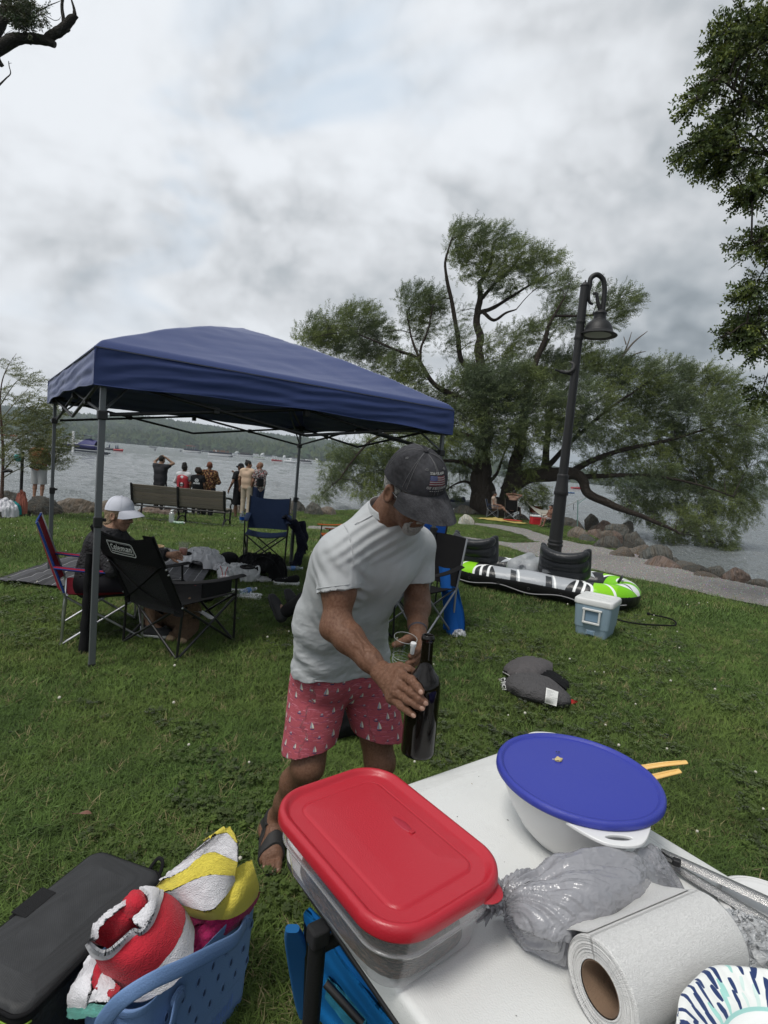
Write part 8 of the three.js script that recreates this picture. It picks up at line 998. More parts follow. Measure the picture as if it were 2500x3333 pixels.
{
// under the willow: towel, cooler, chairs, hammock, pole, boat at the bank
const yt=thing('beach_towel','long yellow towel spread on the grass below the willow','towel',[0,0,0]),tp=[onLawn(1548,1690),onLawn(1612,1688),onLawn(1718,1708),onLawn(1700,1709)].map((p)=>p.add(V(0,0.05,0)));
mesh('cloth',sheet((u,v)=>{const a=tp[0].clone().lerp(tp[3],u),b=tp[1].clone().lerp(tp[2],u);const p=a.lerp(b,v);p.y +=0.03*noise(u*8,v*5,2)+ 0.01;return p;},40,16,0.01,2,1),clothM(0.46,0.36,0.12),yt);mesh('printed_figure',cloth({w:1.0,d:0.5,h:0.05,s:51,n:24}).translate(...onLawn(1668,1700).add(V(0,0.07,0)).toArray()),clothM(0.34,0.06,0.04),yt);
const rc=onLawn(1741,1708),t=thing('cooler_box','red cooler box with a white lid on the grass left of the lamp post','cooler',rc,0.1);mesh('tub',rbox(0.44,0.36,0.32,0.03).translate(0,0.19,0),mat(lin(0.50,0.02,0.03),0.4),t);mesh('lid',rbox(0.46,0.07,0.34,0.02).translate(0,0.405,0),whiteM,t);mesh('handle',[rbox(0.2,0.02,0.02,0.006).translate(0,0.27,0.17),rbox(0.02,0.08,0.02,0.006).translate(-0.1,0.3,0.17),rbox(0.02,0.08,0.02,0.006).translate(0.1,0.3,0.17)],mat(lin(0.4,0.02,0.03),0.4),t);
foldChair('folding_chair','grey-blue folding chair of the woman under the willow',onLawn(1606,1684).add(V(-0.05,0,0)),1.25,{fabric:clothM(0.05,0.07,0.12),bar:barGrey,backH:0.9});foldChair('folding_chair','black folding chair with crossed silver legs under the willow, its back to the lawn',onLawn(1670,1692).add(V(0,0,-0.25)),2.6,{fabric:fabBlack,bar:chrome,backH:1.0,w:0.6});foldChair('folding_chair','small black folding chair of the child left of the lamp post',onLawn(1786,1716),-1.1,{fabric:fabBlack,backH:0.7,seatH:0.34,w:0.5});
const oc=foldChair('folding_chair','orange folding chair behind the red cooler under the willow',onLawn(1748,1690).add(V(0,0,-0.4)),2.9,{fabric:clothM(0.45,0.07,0.03),bar:tubeBlack,backH:0.72,seatH:0.3,w:0.62});
const z=-onLawn(1700,1690).z,hm=thing('hammock','pale net hammock stretched from the willow towards a green pole','hammock',[0,0,0]);const h0=at(1704,1622,z),h1=at(1832,1655,z - 1.0);mesh('bed',sheet((u,v)=>{const p=h0.clone().lerp(h1,u);p.y -=0.55*Math.sin(u*Math.PI)*(0.5 + 0.5*v)+ 0.25*u*(1 - u);p.z +=(v - 0.5)*0.9*Math.sin(u*Math.PI);return p;},30,10,0.01),clothM(0.42,0.40,0.35),hm);mesh('rope',[tube([h0,at(1660,1600,z + 0.5)],0.015,5),tube([h1,at(1872,1634,z - 1.2),at(1908,1618,z - 1.3)],0.015,5)],clothM(0.3,0.3,0.28),hm);
const pp=onLawn(1880,1720),pl=thing('pole','slim green pole standing at the edge of the rocks right of the lamp post','pole',pp);mesh('shaft',tube([[0,-0.1,0],at(1881,1628,-pp.z).sub(pp)],0.022,8),mat(lin(0.12,0.22,0.20),0.5),pl);mesh('arm',tube([at(1881,1640,-pp.z).sub(pp),at(1908,1620,-pp.z).sub(pp)],0.014,6),mat(lin(0.12,0.22,0.20),0.5),pl);const lp2=at(1867,1645,-pp.z);mesh('hanging_line',tube([at(1867,1640,-pp.z).sub(pp),at(1867,1660,-pp.z).sub(pp)],0.012,5),fabBlack,pl);
// white bag and teal cloth at the sapling
const wp=onLawn(14,1682),wb=thing('laundry_bag','white crumpled bag on the grass at the foot of the sapling','bag',wp);mesh('film',cloth({w:0.55,d:0.4,h:0.36,s:61,n:40,k:6}),mat(lin(0.62,0.62,0.66),0.6),wb);mesh('knot',new THREE.SphereGeometry(0.05,10,8).translate(0.02,0.34,0),mat(lin(0.62,0.62,0.66),0.6),wb);
const tp2=onLawn(40,1676),tc=thing('beach_toys','teal and coral beach things piled right of the white bag','toys',tp2);mesh('teal_cloth',cloth({w:0.36,d:0.3,h:0.3,s:63,n:26}),clothM(0.03,0.26,0.27),tc);mesh('coral_cloth',cloth({w:0.26,d:0.2,h:0.52,s:66,n:24}).translate(0.05,0,-0.2),clothM(0.45,0.16,0.12),tc);
const bo=onLawn(570,1706).add(V(0,0.05,0)),b=thing('water_bottle','clear bottle standing on the concrete strip under the bench','bottle',at(558,1700,-bo.z));mesh('body',lathe([[0,0],[0.06,0],[0.062,0.2],[0.05,0.22],[0.03,0.25],[0,0.25]],20),mat(lin(0.9,0.93,0.95),0.1,{transmission:0.7,thickness:0}),b);mesh('cap',lathe([[0,0.25],[0.032,0.25],[0.032,0.28],[0,0.28]],14),whiteM,b);
const sp=at(528,1706,-bo.z),sd=thing('sandals','dark pair of sandals on the concrete strip under the left of the bench','sandals',sp);for(const x of [-0.1,0.1]) mesh('sandal',[rbox(0.26,0.025,0.1,0.01).translate(x,0.015,x),tube([[x - 0.05,0.02,x - 0.05],[x,0.07,x],[x + 0.05,0.02,x + 0.05]],0.015,6)],fabBlack,sd);const gp=at(583,1707,-bo.z),gl=thing('crushed_bottle','pale green crushed plastic bottle on the concrete strip under the bench','bottle',gp);mesh('body',tube([[-0.12,0.04,0],[0,0.035,0.01],[0.1,0.045,0]],0.035,8),mat(lin(0.4,0.62,0.5),0.2,{transmission:0.5,thickness:0}),gl);mesh('cap',tube([[0.1,0.045,0],[0.13,0.046,0]],0.018,8),whiteM,gl);
const lf=thing('fallen_leaf','single reddish dead leaf lying on the grass in front of the chairs','leaf',on(278,2652,0.045));mesh('blade',sheet((u,v)=>V((u - 0.5)*0.06,0.008*Math.sin(u*3)+ 0.006*v,(v - 0.5)*0.034*Math.sin(u*3.14 + 0.05)),12,6),mat(lin(0.20,0.09,0.06),0.8,{transmission:0.1}),lf);mesh('stem',tube([[-0.03,0.002,0],[-0.05,0.004,0.006]],0.0012,5),mat(lin(0.15,0.07,0.05),0.8),lf);
}

// ---------------------------------------------------------------- the white folding table and what stands on and round it
const TT=0.74,c5=(x,y,Y)=>on(1500 + x / 1.659,2350 + y / 1.659,Y),c3=(x,y,Y)=>on(x / 1.659,2600 + y / 1.659,Y);
const plastic=(r,g,b,ro=0.35,o={})=>mat(lin(r,g,b),ro,{bumpMap:rep(TX.grain,5),bumpScale:0.0003,...o});
{
const th=36*Math.PI / 180,ex=V(Math.cos(th),0,-Math.sin(th)),ez=V(Math.sin(th),0,Math.cos(th)),W=0.775,L=1.83,FLc=V(-0.170,0,-1.134),c=FLc.clone().addScaledVector(ex,W / 2).addScaledVector(ez,L / 2);
const t=thing('folding_table','white plastic folding table with black steel legs in the foreground','table',c,th),ring=(a,y,r=0.06)=>roundRect(W / 2 - a,L / 2 - a,r,72).map(([x,z])=>V(x,y,z));
const top=mat(lin(0.74,0.75,0.745),0.42,{map:dataTex(512,(u,v)=>{const n=0.97 + 0.05*tileNoise(u,v,8,3,4),s=tileNoise(u,v,60,4,2)>0.31?0.82:1;return [n,n,n*0.99];}),roughnessMap:dataTex(256,(u,v)=>0.75 + 0.5*tileNoise(u,v,10,6,4)),bumpMap:rep(TX.grain,6),bumpScale:0.0005});
mesh('tabletop',loft([ring(0.03,TT - 0.05,0.05),ring(0.004,TT - 0.05),ring(0,TT - 0.046),ring(0,TT - 0.014),ring(0.004,TT - 0.004,0.058),ring(0.012,TT,0.052),ring(0.05,TT,0.03)],{cap1:true,cap0:true}),top,t);mesh('edge_band',loft([ring(0.006,TT - 0.064),ring(0.001,TT - 0.062),ring(0.001,TT - 0.0515),ring(0.02,TT - 0.0515)]),blackPlastic,t);
const lp=on(1040,2990,0.70).sub(c).applyAxisAngle(V(0,1,0),-th);for(const s of [-1,1]) for(const e of [-1,1]) mesh('leg',tube([[s*Math.abs(lp.x),TT - 0.06,e*Math.abs(lp.z)],[s*Math.abs(lp.x),0.012,e*Math.abs(lp.z)]],0.0165,12),blackMetal,t);
for(const e of [-1,1]){const z=e*Math.abs(lp.z),x=Math.abs(lp.x);mesh('leg_brace',tube([[-x,0.30,z],[x,0.30,z]],0.0125,10),blackMetal,t);mesh('leg_brace',tube([[-x,TT - 0.1,z],[x,TT - 0.1,z]],0.0125,10),blackMetal,t);mesh('fold_strut',tube([[0,0.31,z],[0,TT - 0.07,z - e*0.42]],0.010,8),blackMetal,t);mesh('hinge_bracket',rbox(0.036,0.035,0.034,0.006).translate(-x,TT - 0.072,z),blackMetal,t);}
const dp=on(1006,2929,TT - 0.03).sub(c).applyAxisAngle(V(0,1,0),-th);mesh('rivet_hole',new THREE.CylinderGeometry(0.0085,0.0085,0.006,18).rotateZ(Math.PI / 2).translate(-W / 2 - 0.0005,TT - 0.031,dp.z),blackPlastic,t);
{const q=rng(91),L2=[];for(let k=0;k<46;k++){const p=V((q()- 0.5)*W*0.94,TT + 0.0006,(q()- 0.5)*L*0.96),s=0.0005 + 0.0011*q()*q();L2.push([place(p,euler(0,q()*6,0),V(s*(1 + 2*q()),s*0.6,s)),k % 3?lin(0.05,0.045,0.035):lin(0.3,0.25,0.15)]);} instances('specks',new THREE.IcosahedronGeometry(1,1),mat(lin(1,1,1),0.9),L2,t);const sc=[];for(let k=0;k<9;k++){const x=(q()- 0.5)*W*0.8,z=(q()- 0.5)*L*0.7,a=q()*3.1,l=0.01 + 0.02*q();sc.push(rbox(l,0.0006,0.0006,0.0002).rotateY(a).translate(x,TT + 0.0004,z));} mesh('scratch',sc,mat(lin(0.42,0.41,0.38),0.6),t).userData.kind='stuff';}
// red-lidded container
const cc=V(0.049,TT + 0.003,-0.953),ct=thing('food_container','large clear plastic food container with a red lid at the corner of the white table','container',cc,38.3*Math.PI / 180),R=(dx,y,rr=0.078)=>roundRect(0.137 + dx,0.196 + dx,Math.max(0.012,rr + dx),96).map(([x,z])=>V(x,y,z)),H=0.118;
const clear=mat(lin(0.93,0.93,0.94),0.16,{transmission:0.86,thickness:0,ior:1.45});
mesh('tub',loft([R(-0.05,0.004,0.07),R(-0.036,0.0),R(-0.028,0.008),R(-0.018,0.06),R(-0.015,0.075),R(-0.008,0.077),R(-0.005,H)],{cap0:true}),clear,ct);mesh('tub_rib',loft([R(-0.0145,0.0735),R(-0.0065,0.0755),R(-0.0065,0.079),R(-0.0115,0.0805)]),clear,ct);
const food=dataTex(256,(u,v)=>{const a=tileNoise(u,v,12,2,4),b=tileNoise(u,v,30,5,3);return a>0.06?[0.34,0.22,0.16]:b>0.08?[0.42,0.33,0.28]:[0.16,0.09,0.085];},0,true);mesh('food',sheet((u,v)=>{const a=u*6.2832,r=Math.sqrt(v),e=1 / Math.pow(Math.pow(Math.abs(Math.cos(a)),4)+ Math.pow(Math.abs(Math.sin(a)),4),0.25);return V(Math.cos(a)*e*0.104*r,0.006 + 0.064*Math.pow(1 - Math.pow(r,8),0.6)*(0.6 + 0.4*Math.cos(a + 2))+ 0.016*fbm(Math.cos(a)*r*4,Math.sin(a)*r*5,2,4)*(1 - r*r),Math.sin(a)*e*0.160*r);},60,24,0,2,2,true),mat(lin(1,1,1),0.5,{map:food,bumpMap:rep(TX.crumple,2),bumpScale:0.01}),ct);
const red=plastic(0.44,0.018,0.032,0.34,{map:rep(TX.blotch,0.8)});red.map=null;
const lid=mesh('lid',loft([R(-0.006,H - 0.004),R(0.003,H - 0.008),R(0.0055,H - 0.004),R(0.005,H + 0.006),R(0.003,H + 0.0145),R(-0.002,H + 0.018),R(-0.007,H + 0.0175),R(-0.0115,H + 0.0135),R(-0.014,H + 0.009),R(-0.019,H + 0.0075),R(-0.040,H + 0.0085,0.075),R(-0.0425,H + 0.0075,0.074),R(-0.0448,H + 0.0072,0.073),R(-0.047,H + 0.0095,0.072),R(-0.052,H + 0.0108,0.07),R(-0.09,H + 0.0112,0.07)],{cap1:true}),red,ct);
const lq=(px,py)=>on(px,py,cc.y + H + 0.011).sub(cc).applyAxisAngle(V(0,1,0),-38.3*Math.PI / 180),v0=lq(1280,2660),v1=lq(1341,2709),vm=v0.clone().lerp(v1,0.5),va=Math.atan2(v1.x - v0.x,v1.z - v0.z);
mesh('vent_slot',[tube([v0,v1],(x)=>0.0035 + 0.006*Math.sin(x*3.14),10,{flat:0.22,up:V(0,1,0),smooth:10})],plastic(0.36,0.016,0.035,0.4),lid);mesh('vent_flap',rbox(0.011,0.004,0.009,0.0015).rotateY(va).translate(v1.x,v1.y + 0.001,v1.z),red,lid);
mesh('pull_tab',sheet((u,v)=>{const a=mix(0.55,1.02,u)*Math.PI / 2 + 0.0,k=Math.sin(u*Math.PI),r0=0.083,r1=r0 + 0.014*k*v;const cx=0.137 - 0.078,cz=0.196 - 0.078;return V(cx + Math.cos(a)*r1,H - 0.004 - 0.003*v,cz + Math.sin(a)*r1);},20,4,0.0025),red,lid);
// salad bowl
const bc=V(0.4896,TT + 0.002,-1.1853),rimY=0.138,bt=thing('salad_bowl','white plastic bowl with a round blue lid on the right half of the white table','bowl',bc),wp=plastic(0.74,0.74,0.735,0.34);
mesh('bowl_wall',lathe([[0,0.004],[0.075,0.004],[0.082,0],[0.090,0.003],[0.116,0.03],[0.142,0.07],[0.160,0.11],[0.168,rimY - 0.004],[0.176,rimY - 0.002],[0.178,rimY + 0.002],[0.172,rimY + 0.004],[0.166,rimY]],72),wp,bt);
const hd=on(2012,2745,bc.y + rimY - 0.012).sub(bc),ha=Math.atan2(hd.z,hd.x),grip=(ang)=>{const s=new THREE.Shape();s.moveTo(0.155,-0.085);s.bezierCurveTo(0.19,-0.06,0.206,-0.045,0.212,-0.028);s.bezierCurveTo(0.217,-0.012,0.217,0.012,0.212,0.028);s.bezierCurveTo(0.206,0.045,0.19,0.06,0.155,0.085);s.lineTo(0.150,0.0);const h=new THREE.Path();h.absellipse(0.195,0,0.0095,0.029,0,Math.PI*2);s.holes.push(h);return new THREE.ExtrudeGeometry(s,{depth:0.003,bevelEnabled:true,bevelSize:0.002,bevelThickness:0.002,bevelSegments:3,curveSegments:20}).rotateX(Math.PI / 2).translate(0,rimY - 0.002,0).rotateY(-ang);};
mesh('handle',grip(ha),wp,bt);mesh('handle',grip(ha + Math.PI),wp,bt);
const bl=plastic(0.032,0.045,0.34,0.38),lidB=mesh('lid',lathe([[0.168,rimY - 0.002],[0.178,rimY + 0.0],[0.1815,rimY + 0.004],[0.181,rimY + 0.012],[0.178,rimY + 0.0165],[0.1735,rimY + 0.018],[0.1685,rimY + 0.0165],[0.166,rimY + 0.0125],[0.1635,rimY + 0.0115],[0.12,rimY + 0.0125],[0.0,rimY + 0.0135]],96),bl,bt);
const td=on(1753,2390,bc.y + rimY + 0.01).sub(bc),ta=Math.atan2(td.z,td.x);mesh('pull_tab',sheet((u,v)=>{const a=ta +(u - 0.5)*0.24,r=0.179 + 0.012*Math.sin(u*Math.PI)*v;return V(Math.cos(a)*r,rimY + 0.008,Math.sin(a)*r);},14,4,0.0025),bl,lidB);
const cr=thing('food_crumb','small yellowish crumb lying on the blue bowl lid','crumb',on(1819,2472,bc.y + rimY + 0.016));const cg=new THREE.IcosahedronGeometry(0.007,3),cpn=cg.attributes.position;for(let i=0;i<cpn.count;i++){const k=1 + 0.7*noise(cpn.getX(i)*200,cpn.getY(i)*200,cpn.getZ(i)*200);cpn.setXYZ(i,cpn.getX(i)*k*1.2,cpn.getY(i)*k*0.7,cpn.getZ(i)*k);} cg.computeVertexNormals();mesh('piece',cg,mat(lin(0.55,0.45,0.22),0.8),cr);mesh('bit',new THREE.SphereGeometry(0.0018,6,5).translate(-0.012,-0.003,-0.004),mat(lin(0.6,0.55,0.4),0.8),cr);
const hb=thing('herb_bit','tiny dark green herb leaf on the blue bowl lid behind the crumb','herb',on(1816,2449,bc.y + rimY + 0.0155));for(const s of [-1,1]) mesh('leaf',sheet((u,v)=>V(s*u*0.006,0.002*Math.sin(u*3),(v - 0.5)*0.005*Math.sin(u*3.14)),6,3),mat(lin(0.02,0.03,0.012),0.8),hb);
const tan=plastic(0.80,0.50,0.16,0.4);[[[1000,243,0.855],[1100,228,0.872],[1220,217,0.885],'upper'],[[1030,300,0.850],[1110,280,0.862],[1184,264,0.872],'lower']].forEach(([a,b,d,w])=>{const s=thing('salad_server',w + ' of the two yellow server handles sticking out of the salad bowl','salad server',[0,0,0]);const p0=c5(...a),p1=c5(...b),p2=c5(...d),st=p0.clone().add(p0.clone().sub(p1).multiplyScalar(0.6));mesh('handle',tube([st,p0,p1,p2],(x)=>0.0125 - 0.004*x,12,{flat:0.42,smooth:18,up:V(0,1,0)}),tan,s);mesh('rib',tube([p0.clone().add(V(0,0.005,0)),p1.clone().add(V(0,0.0045,0)),p1.clone().lerp(p2,0.7).add(V(0,0.004,0))],0.0022,6,{smooth:10}),tan,s);});
// grey bag
const film=mat(lin(0.45,0.45,0.48),0.2,{bumpMap:rep(TX.crumple,1.1),bumpScale:0.004,transmission:0.4,thickness:0,specularIntensity:1,clearcoat:0.5,clearcoatRoughness:0.15});
const G=[[[190,890,.795],[270,840,.82],[420,820,.82],[510,745,.85],[720,700,.862],[900,722,.85],[960,700,.84],[1020,670,.835]],[[200,930,.80],[290,890,.832],[450,865,.842],[600,810,.868],[760,785,.872],[920,790,.858],[1010,780,.838],[1090,745,.82]],[[215,985,.795],[320,960,.832],[480,925,.852],[640,905,.872],[800,900,.868],[940,900,.845],[1050,890,.81],[1150,860,.785]],[[222,1020,.79],[340,1060,.82],[480,1050,.838],[640,1040,.846],[800,1040,.838],[900,1025,.82],[1040,985,.785],[1190,930,.757]],[[226,1060,.772],[330,1150,.79],[460,1170,.808],[560,1185,.812],[700,1150,.80],[860,1090,.785],[1000,1040,.768],[1150,980,.752]],[[232,1085,.752],[300,1195,.748],[420,1285,.748],[575,1345,.748],[660,1290,.75],[800,1200,.75],[960,1110,.75],[1130,1020,.748]]].map((r)=>r.map((p)=>c5(...p)));
G.unshift(G[0].map((p)=>V(p.x,0.745,p.z)));const kn=c5(215,1000,.80),gb=thing('plastic_bag','grey translucent plastic bag tied in a knot lying beside the paper towel roll','bag',[0,0,0]);
const crease=(u,v,p)=>{const a=Math.atan2(p.z - kn.z,p.x - kn.x),d=Math.hypot(p.x - kn.x,p.z - kn.z),f=Math.exp(-d*7),R2=(x)=>1 - 2*Math.abs(x);return 0.012*f*R2(noise(a*9,d*3,1))*Math.min(1,d*18)+ 0.005*f*R2(noise(a*21,d*5,5))+ 0.005*R2(noise(p.x*8 + p.z*4,p.z*9,3))- 0.003 + 0.0028*R2(noise(a*13 + 3,d*16,8))+ 0.0016*noise(p.x*38,p.z*30,2);};
mesh('film',patch(G,150,110,0,crease,1.2,1,false),film,gb);{const tuft=[];for(let k=0;k<9;k++){const a=2.2 + k*0.33;tuft.push(sheet((u,v)=>{const r=v*(0.034 + 0.012*Math.sin(k*5)),w=(u - 0.5)*0.5*v;return V(kn.x + Math.cos(a + w)*r,kn.y - 0.006 + 0.022*Math.sin(v*2.2 + k)*v + 0.006*Math.sin(u*9 + k),kn.z + Math.sin(a + w)*r);},8,8));} mesh('gathered_end',tuft,film,gb);mesh('knot',netMesh((x,y,z)=>join(0.006,egg(kn,0.013,0.012,0.014),cone(kn.clone().add(V(-0.01,0.004,0.012)),kn.clone().add(V(0.012,0.003,-0.012)),0.008))(x,y,z)- 0.003*noise(x*200,y*200,z*200),...boxOf([kn],0.035),0.0024),film,gb);}
mesh('corner_flap',patch([[[940,740,.83],[985,690,.842],[1030,662,.845],[1070,690,.83]],[[1010,800,.82],[1050,770,.832],[1090,740,.825],[1120,760,.81]],[[1090,900,.79],[1120,860,.80],[1160,840,.795],[1190,880,.77]],[[1150,960,.765],[1170,930,.77],[1200,920,.765],[1225,940,.752]]].map((r)=>r.map((p)=>c5(...p))),30,40,0,(u,v,p)=>0.007*(1 - 2*Math.abs(noise(u*6,v*3,4)))+ 0.003*noise(u*14,v*12,2)),film,gb);
// paper towel
const r0=0.066,ra=c5(748,1440,TT + r0),rb=c5(1440,1098,TT + r0),ax=rb.clone().sub(ra).setY(0).normalize(),RL=0.262,ro=thing('paper_towel_roll','white paper towel roll lying on its side on the white table','paper towel',ra),qr=turnTo(ax),paper=mat(lin(0.80,0.795,0.78),0.92,{bumpMap:rep(TX.terry,3,3),bumpScale:0.0022,specularIntensity:0.15});
const prof=[[0.036,0.0]];for(let k=0;k<15;k++){const r=mix(0.0365,r0 - 0.003,(k + 0.5) / 15);prof.push([r,0.0012*(k % 2)+ 0.0006*Math.sin(k*7)],[r + 0.0012,0.0026*((k*7 % 3) / 3)]);} prof.push([r0 - 0.002,0.001],[r0,0.004],[r0 + 0.0006,RL*0.5],[r0,RL - 0.004],[r0 - 0.002,RL],[0.036,RL]);
const rg=lathe(prof,72);{const p=rg.attributes.position;for(let i=0;i<p.count;i++){const x=p.getX(i),y=p.getY(i),z=p.getZ(i),r=Math.hypot(x,z),k=1 +(r>0.05?0.012*noise(x*22,y*9,z*22):0)+(r>0.04?0.006*noise(x*50,y*3,z*50):0);p.setXYZ(i,x*k,y,z*k);const a=Math.atan2(z,x);rg.attributes.uv.setXY(i,a*r0*4,y*4);} rg.computeVertexNormals();} rg.applyQuaternion(qr);mesh('rolled_paper',rg,paper,ro);
mesh('cardboard_core',lathe([[0.0335,0.001],[0.0358,0.001],[0.0358,RL - 0.002],[0.0335,RL - 0.002],[0.0335,0.001]],40).applyQuaternion(qr),mat(lin(0.22,0.145,0.095),0.9,{bumpMap:rep(TX.grain,4),bumpScale:0.0008}),ro);
const nf=ax.clone().cross(V(0,1,0)).normalize().negate();if(nf.z>0) nf.negate();const fl=[];for(const [ang,out,dy] of [[0.55,0,0],[0.95,0.004,0.002],[1.25,0.012,0.006],[1.45,0.03,0.004]]){const row=[];for(let k=0;k<=8;k++){const s=0.004 + k / 8*(RL - 0.02),w=0.010*Math.sin(k*2.1)*out*30;row.push(ra.clone().addScaledVector(ax,s).addScaledVector(nf,Math.sin(ang)*(r0 + 0.002)+ out*(1 + 0.5*Math.sin(k*1.3))+(k>6?out*0.8:0)).add(V(0,Math.cos(ang)*(r0 + 0.002)+ dy + 0.006*Math.sin(k*1.7)*(out*30),0)));} fl.push(row.map((p)=>p.sub(ra)));} mesh('loose_sheet',patch(fl,50,16,0.0006,(u,v)=>0.002*noise(u*8,v*4,2)*v,1.2,0.3),paper,ro);
// paper plates
const pc=V(0.590,TT + 0.086,-0.592),PR=0.16,ptex=canvasTex(1024,1024,(g,w)=>{g.fillStyle='#e9ebe8';g.fillRect(0,0,w,w);const r=rng(12);g.translate(512,512);for(let ringI=0;ringI<3;ringI++) for(let k=0;k<46;k++){const a=(k +(ringI % 2)*0.5 +(r()- 0.5)*0.35) / 46*6.2832,rad=[372,425,478][ringI]+(r()- 0.5)*22,l=22 + r()*26,wd=8 + r()*9;g.save();g.rotate(a);g.translate(rad,0);g.rotate((r()- 0.5)*0.5 + 0.25);g.fillStyle=r()<0.14?'#a5d8cf':r()<0.1?'#cfe3dd':'#273a68';g.beginPath();g.moveTo(-l,-wd*0.4);g.quadraticCurveTo(-l*0.2,-wd*1.2,l,-wd*0.7);g.quadraticCurveTo(l*1.15,0,l,wd*0.7);g.quadraticCurveTo(0,wd*1.3,-l,wd*0.4);g.fill();g.restore();} g.fillStyle='#eef0ee';g.beginPath();g.arc(0,0,345,0,6.3);g.fill();g.strokeStyle='#9fcfc9';g.lineWidth=9;g.beginPath();g.arc(0,0,345,0,6.3);g.stroke();g.save();g.translate(-262,-120);g.rotate(-0.55);g.fillStyle='#5b6c80';g.font='bold 26px sans-serif';g.fillRect(0,-12,44,4);g.fillRect(4,-3,34,4);g.fillRect(0,8,40,4);g.fillRect(0,16,34,4);g.strokeStyle='#33476a';g.lineWidth=5;for(const [x,y] of [[14,44],[30,38],[24,56],[42,50]]){g.beginPath();g.ellipse(x,y,10,6,0.8,0,6.3);g.stroke();} g.restore();});
const pl=thing('paper_plate','stack of paper plates with navy and mint brush strokes beside the paper towel roll','plates',pc);const plM=mat(lin(1,1,1),0.4,{map:ptex}),prf=(s,dy)=>sheet((u,v)=>{const a=u*6.2832,oct=1 + 0.012*Math.cos(a*10),r=v*PR*(v>0.7?mix(1,oct,(v - 0.7) / 0.3):1),h=v<0.64?0.002:v<0.74?mix(0.002,0.016,smooth(0.64,0.74,v)):v<0.96?mix(0.016,0.030,(v - 0.74) / 0.22)+ 0.0008*Math.cos(a*60):0.030 -(v - 0.96)*0.12;return V(Math.cos(a)*r,h + dy,Math.sin(a)*r);},180,40,0.0009,1,1,true);
const setUV=(g)=>{const p=g.attributes.position,u=g.attributes.uv;for(let i=0;i<p.count;i++) u.setXY(i,0.5 + p.getX(i) / PR / 2.04,0.5 - p.getZ(i) / PR / 2.04);return g;};mesh('plate',setUV(prf(1,0.008)),plM,pl);for(let k=0;k<22;k++) mesh('plate',setUV(prf(1,0.008 -(k + 1)*0.0042).rotateY(0.15*k)),plM,pl);
// tongs
const tg=thing('tongs','stainless steel kitchen tongs lying across the right side of the white table','tongs',[0,0,0]),steel=mat(lin(0.36,0.355,0.35),0.24,{metalness:0.95,bumpMap:rep(TX.grain,4),bumpScale:0.0003});
const armT=(a,b,w)=>{const p0=c5(...a),p1=c5(...b),d=p1.clone().sub(p0),e=p0.clone().addScaledVector(d,1.9);const s=V(0,1,0).cross(d).normalize();return sheet((u,v)=>{const p=p0.clone().lerp(e,v),k=(u - 0.5)*2,ww=w*(0.72 + 0.5*v);return p.addScaledVector(s,k*ww).add(V(0,0.009*(1 - k*k*0.9)+ 0.0,0));},12,30,0.0013);};
mesh('arm',armT([1080,708,.758],[1659,975,.772],0.016),steel,tg);mesh('arm',armT([1092,752,.748],[1659,1090,.756],0.015),steel,tg);const hp=c5(1120,735,.765);mesh('hinge',new THREE.CylinderGeometry(0.006,0.006,0.034,14).rotateX(1.5708).rotateY(0.9).translate(hp.x,hp.y,hp.z),steel,tg);const pp=c5(1165,757,.778);mesh('lock_slider',rbox(0.016,0.014,0.014,0.003).rotateY(-0.5).translate(pp.x,pp.y,pp.z),blackPlastic,tg);mesh('spring',tube([c5(1085,702,.775),c5(1120,728,.776),c5(1155,748,.778)],0.0022,6),blackPlastic,tg);
const wl=thing('plate_lid','white round lid lying under the tongs at the right border of the table','lid',V(0.828,TT + 0.001,-1.0));mesh('disc',lathe([[0,0.006],[0.080,0.006],[0.084,0.009],[0.092,0.009],[0.097,0.006],[0.098,0.001],[0.09,0]],64),wp,wl);mesh('rim_ring',new THREE.TorusGeometry(0.0885,0.0022,8,64).rotateX(Math.PI / 2).translate(0,0.0095,0),wp,wl);
const sb=thing('plastic_wrapper','clear crumpled plastic wrapper behind the paper towel roll at the right border','wrapper',c5(1640,1262,.75));mesh('film',cloth({w:0.13,d:0.11,h:0.03,s:71,n:44,k:7}),mat(lin(0.9,0.91,0.92),0.18,{transmission:0.7,thickness:0,bumpMap:rep(TX.crumple,2),bumpScale:0.01}),sb);mesh('fold',cloth({w:0.09,d:0.05,h:0.02,s:77,n:24,k:5}).translate(-0.03,0.01,-0.03),mat(lin(0.85,0.86,0.87),0.3,{transmission:0.5,thickness:0}),sb);
}
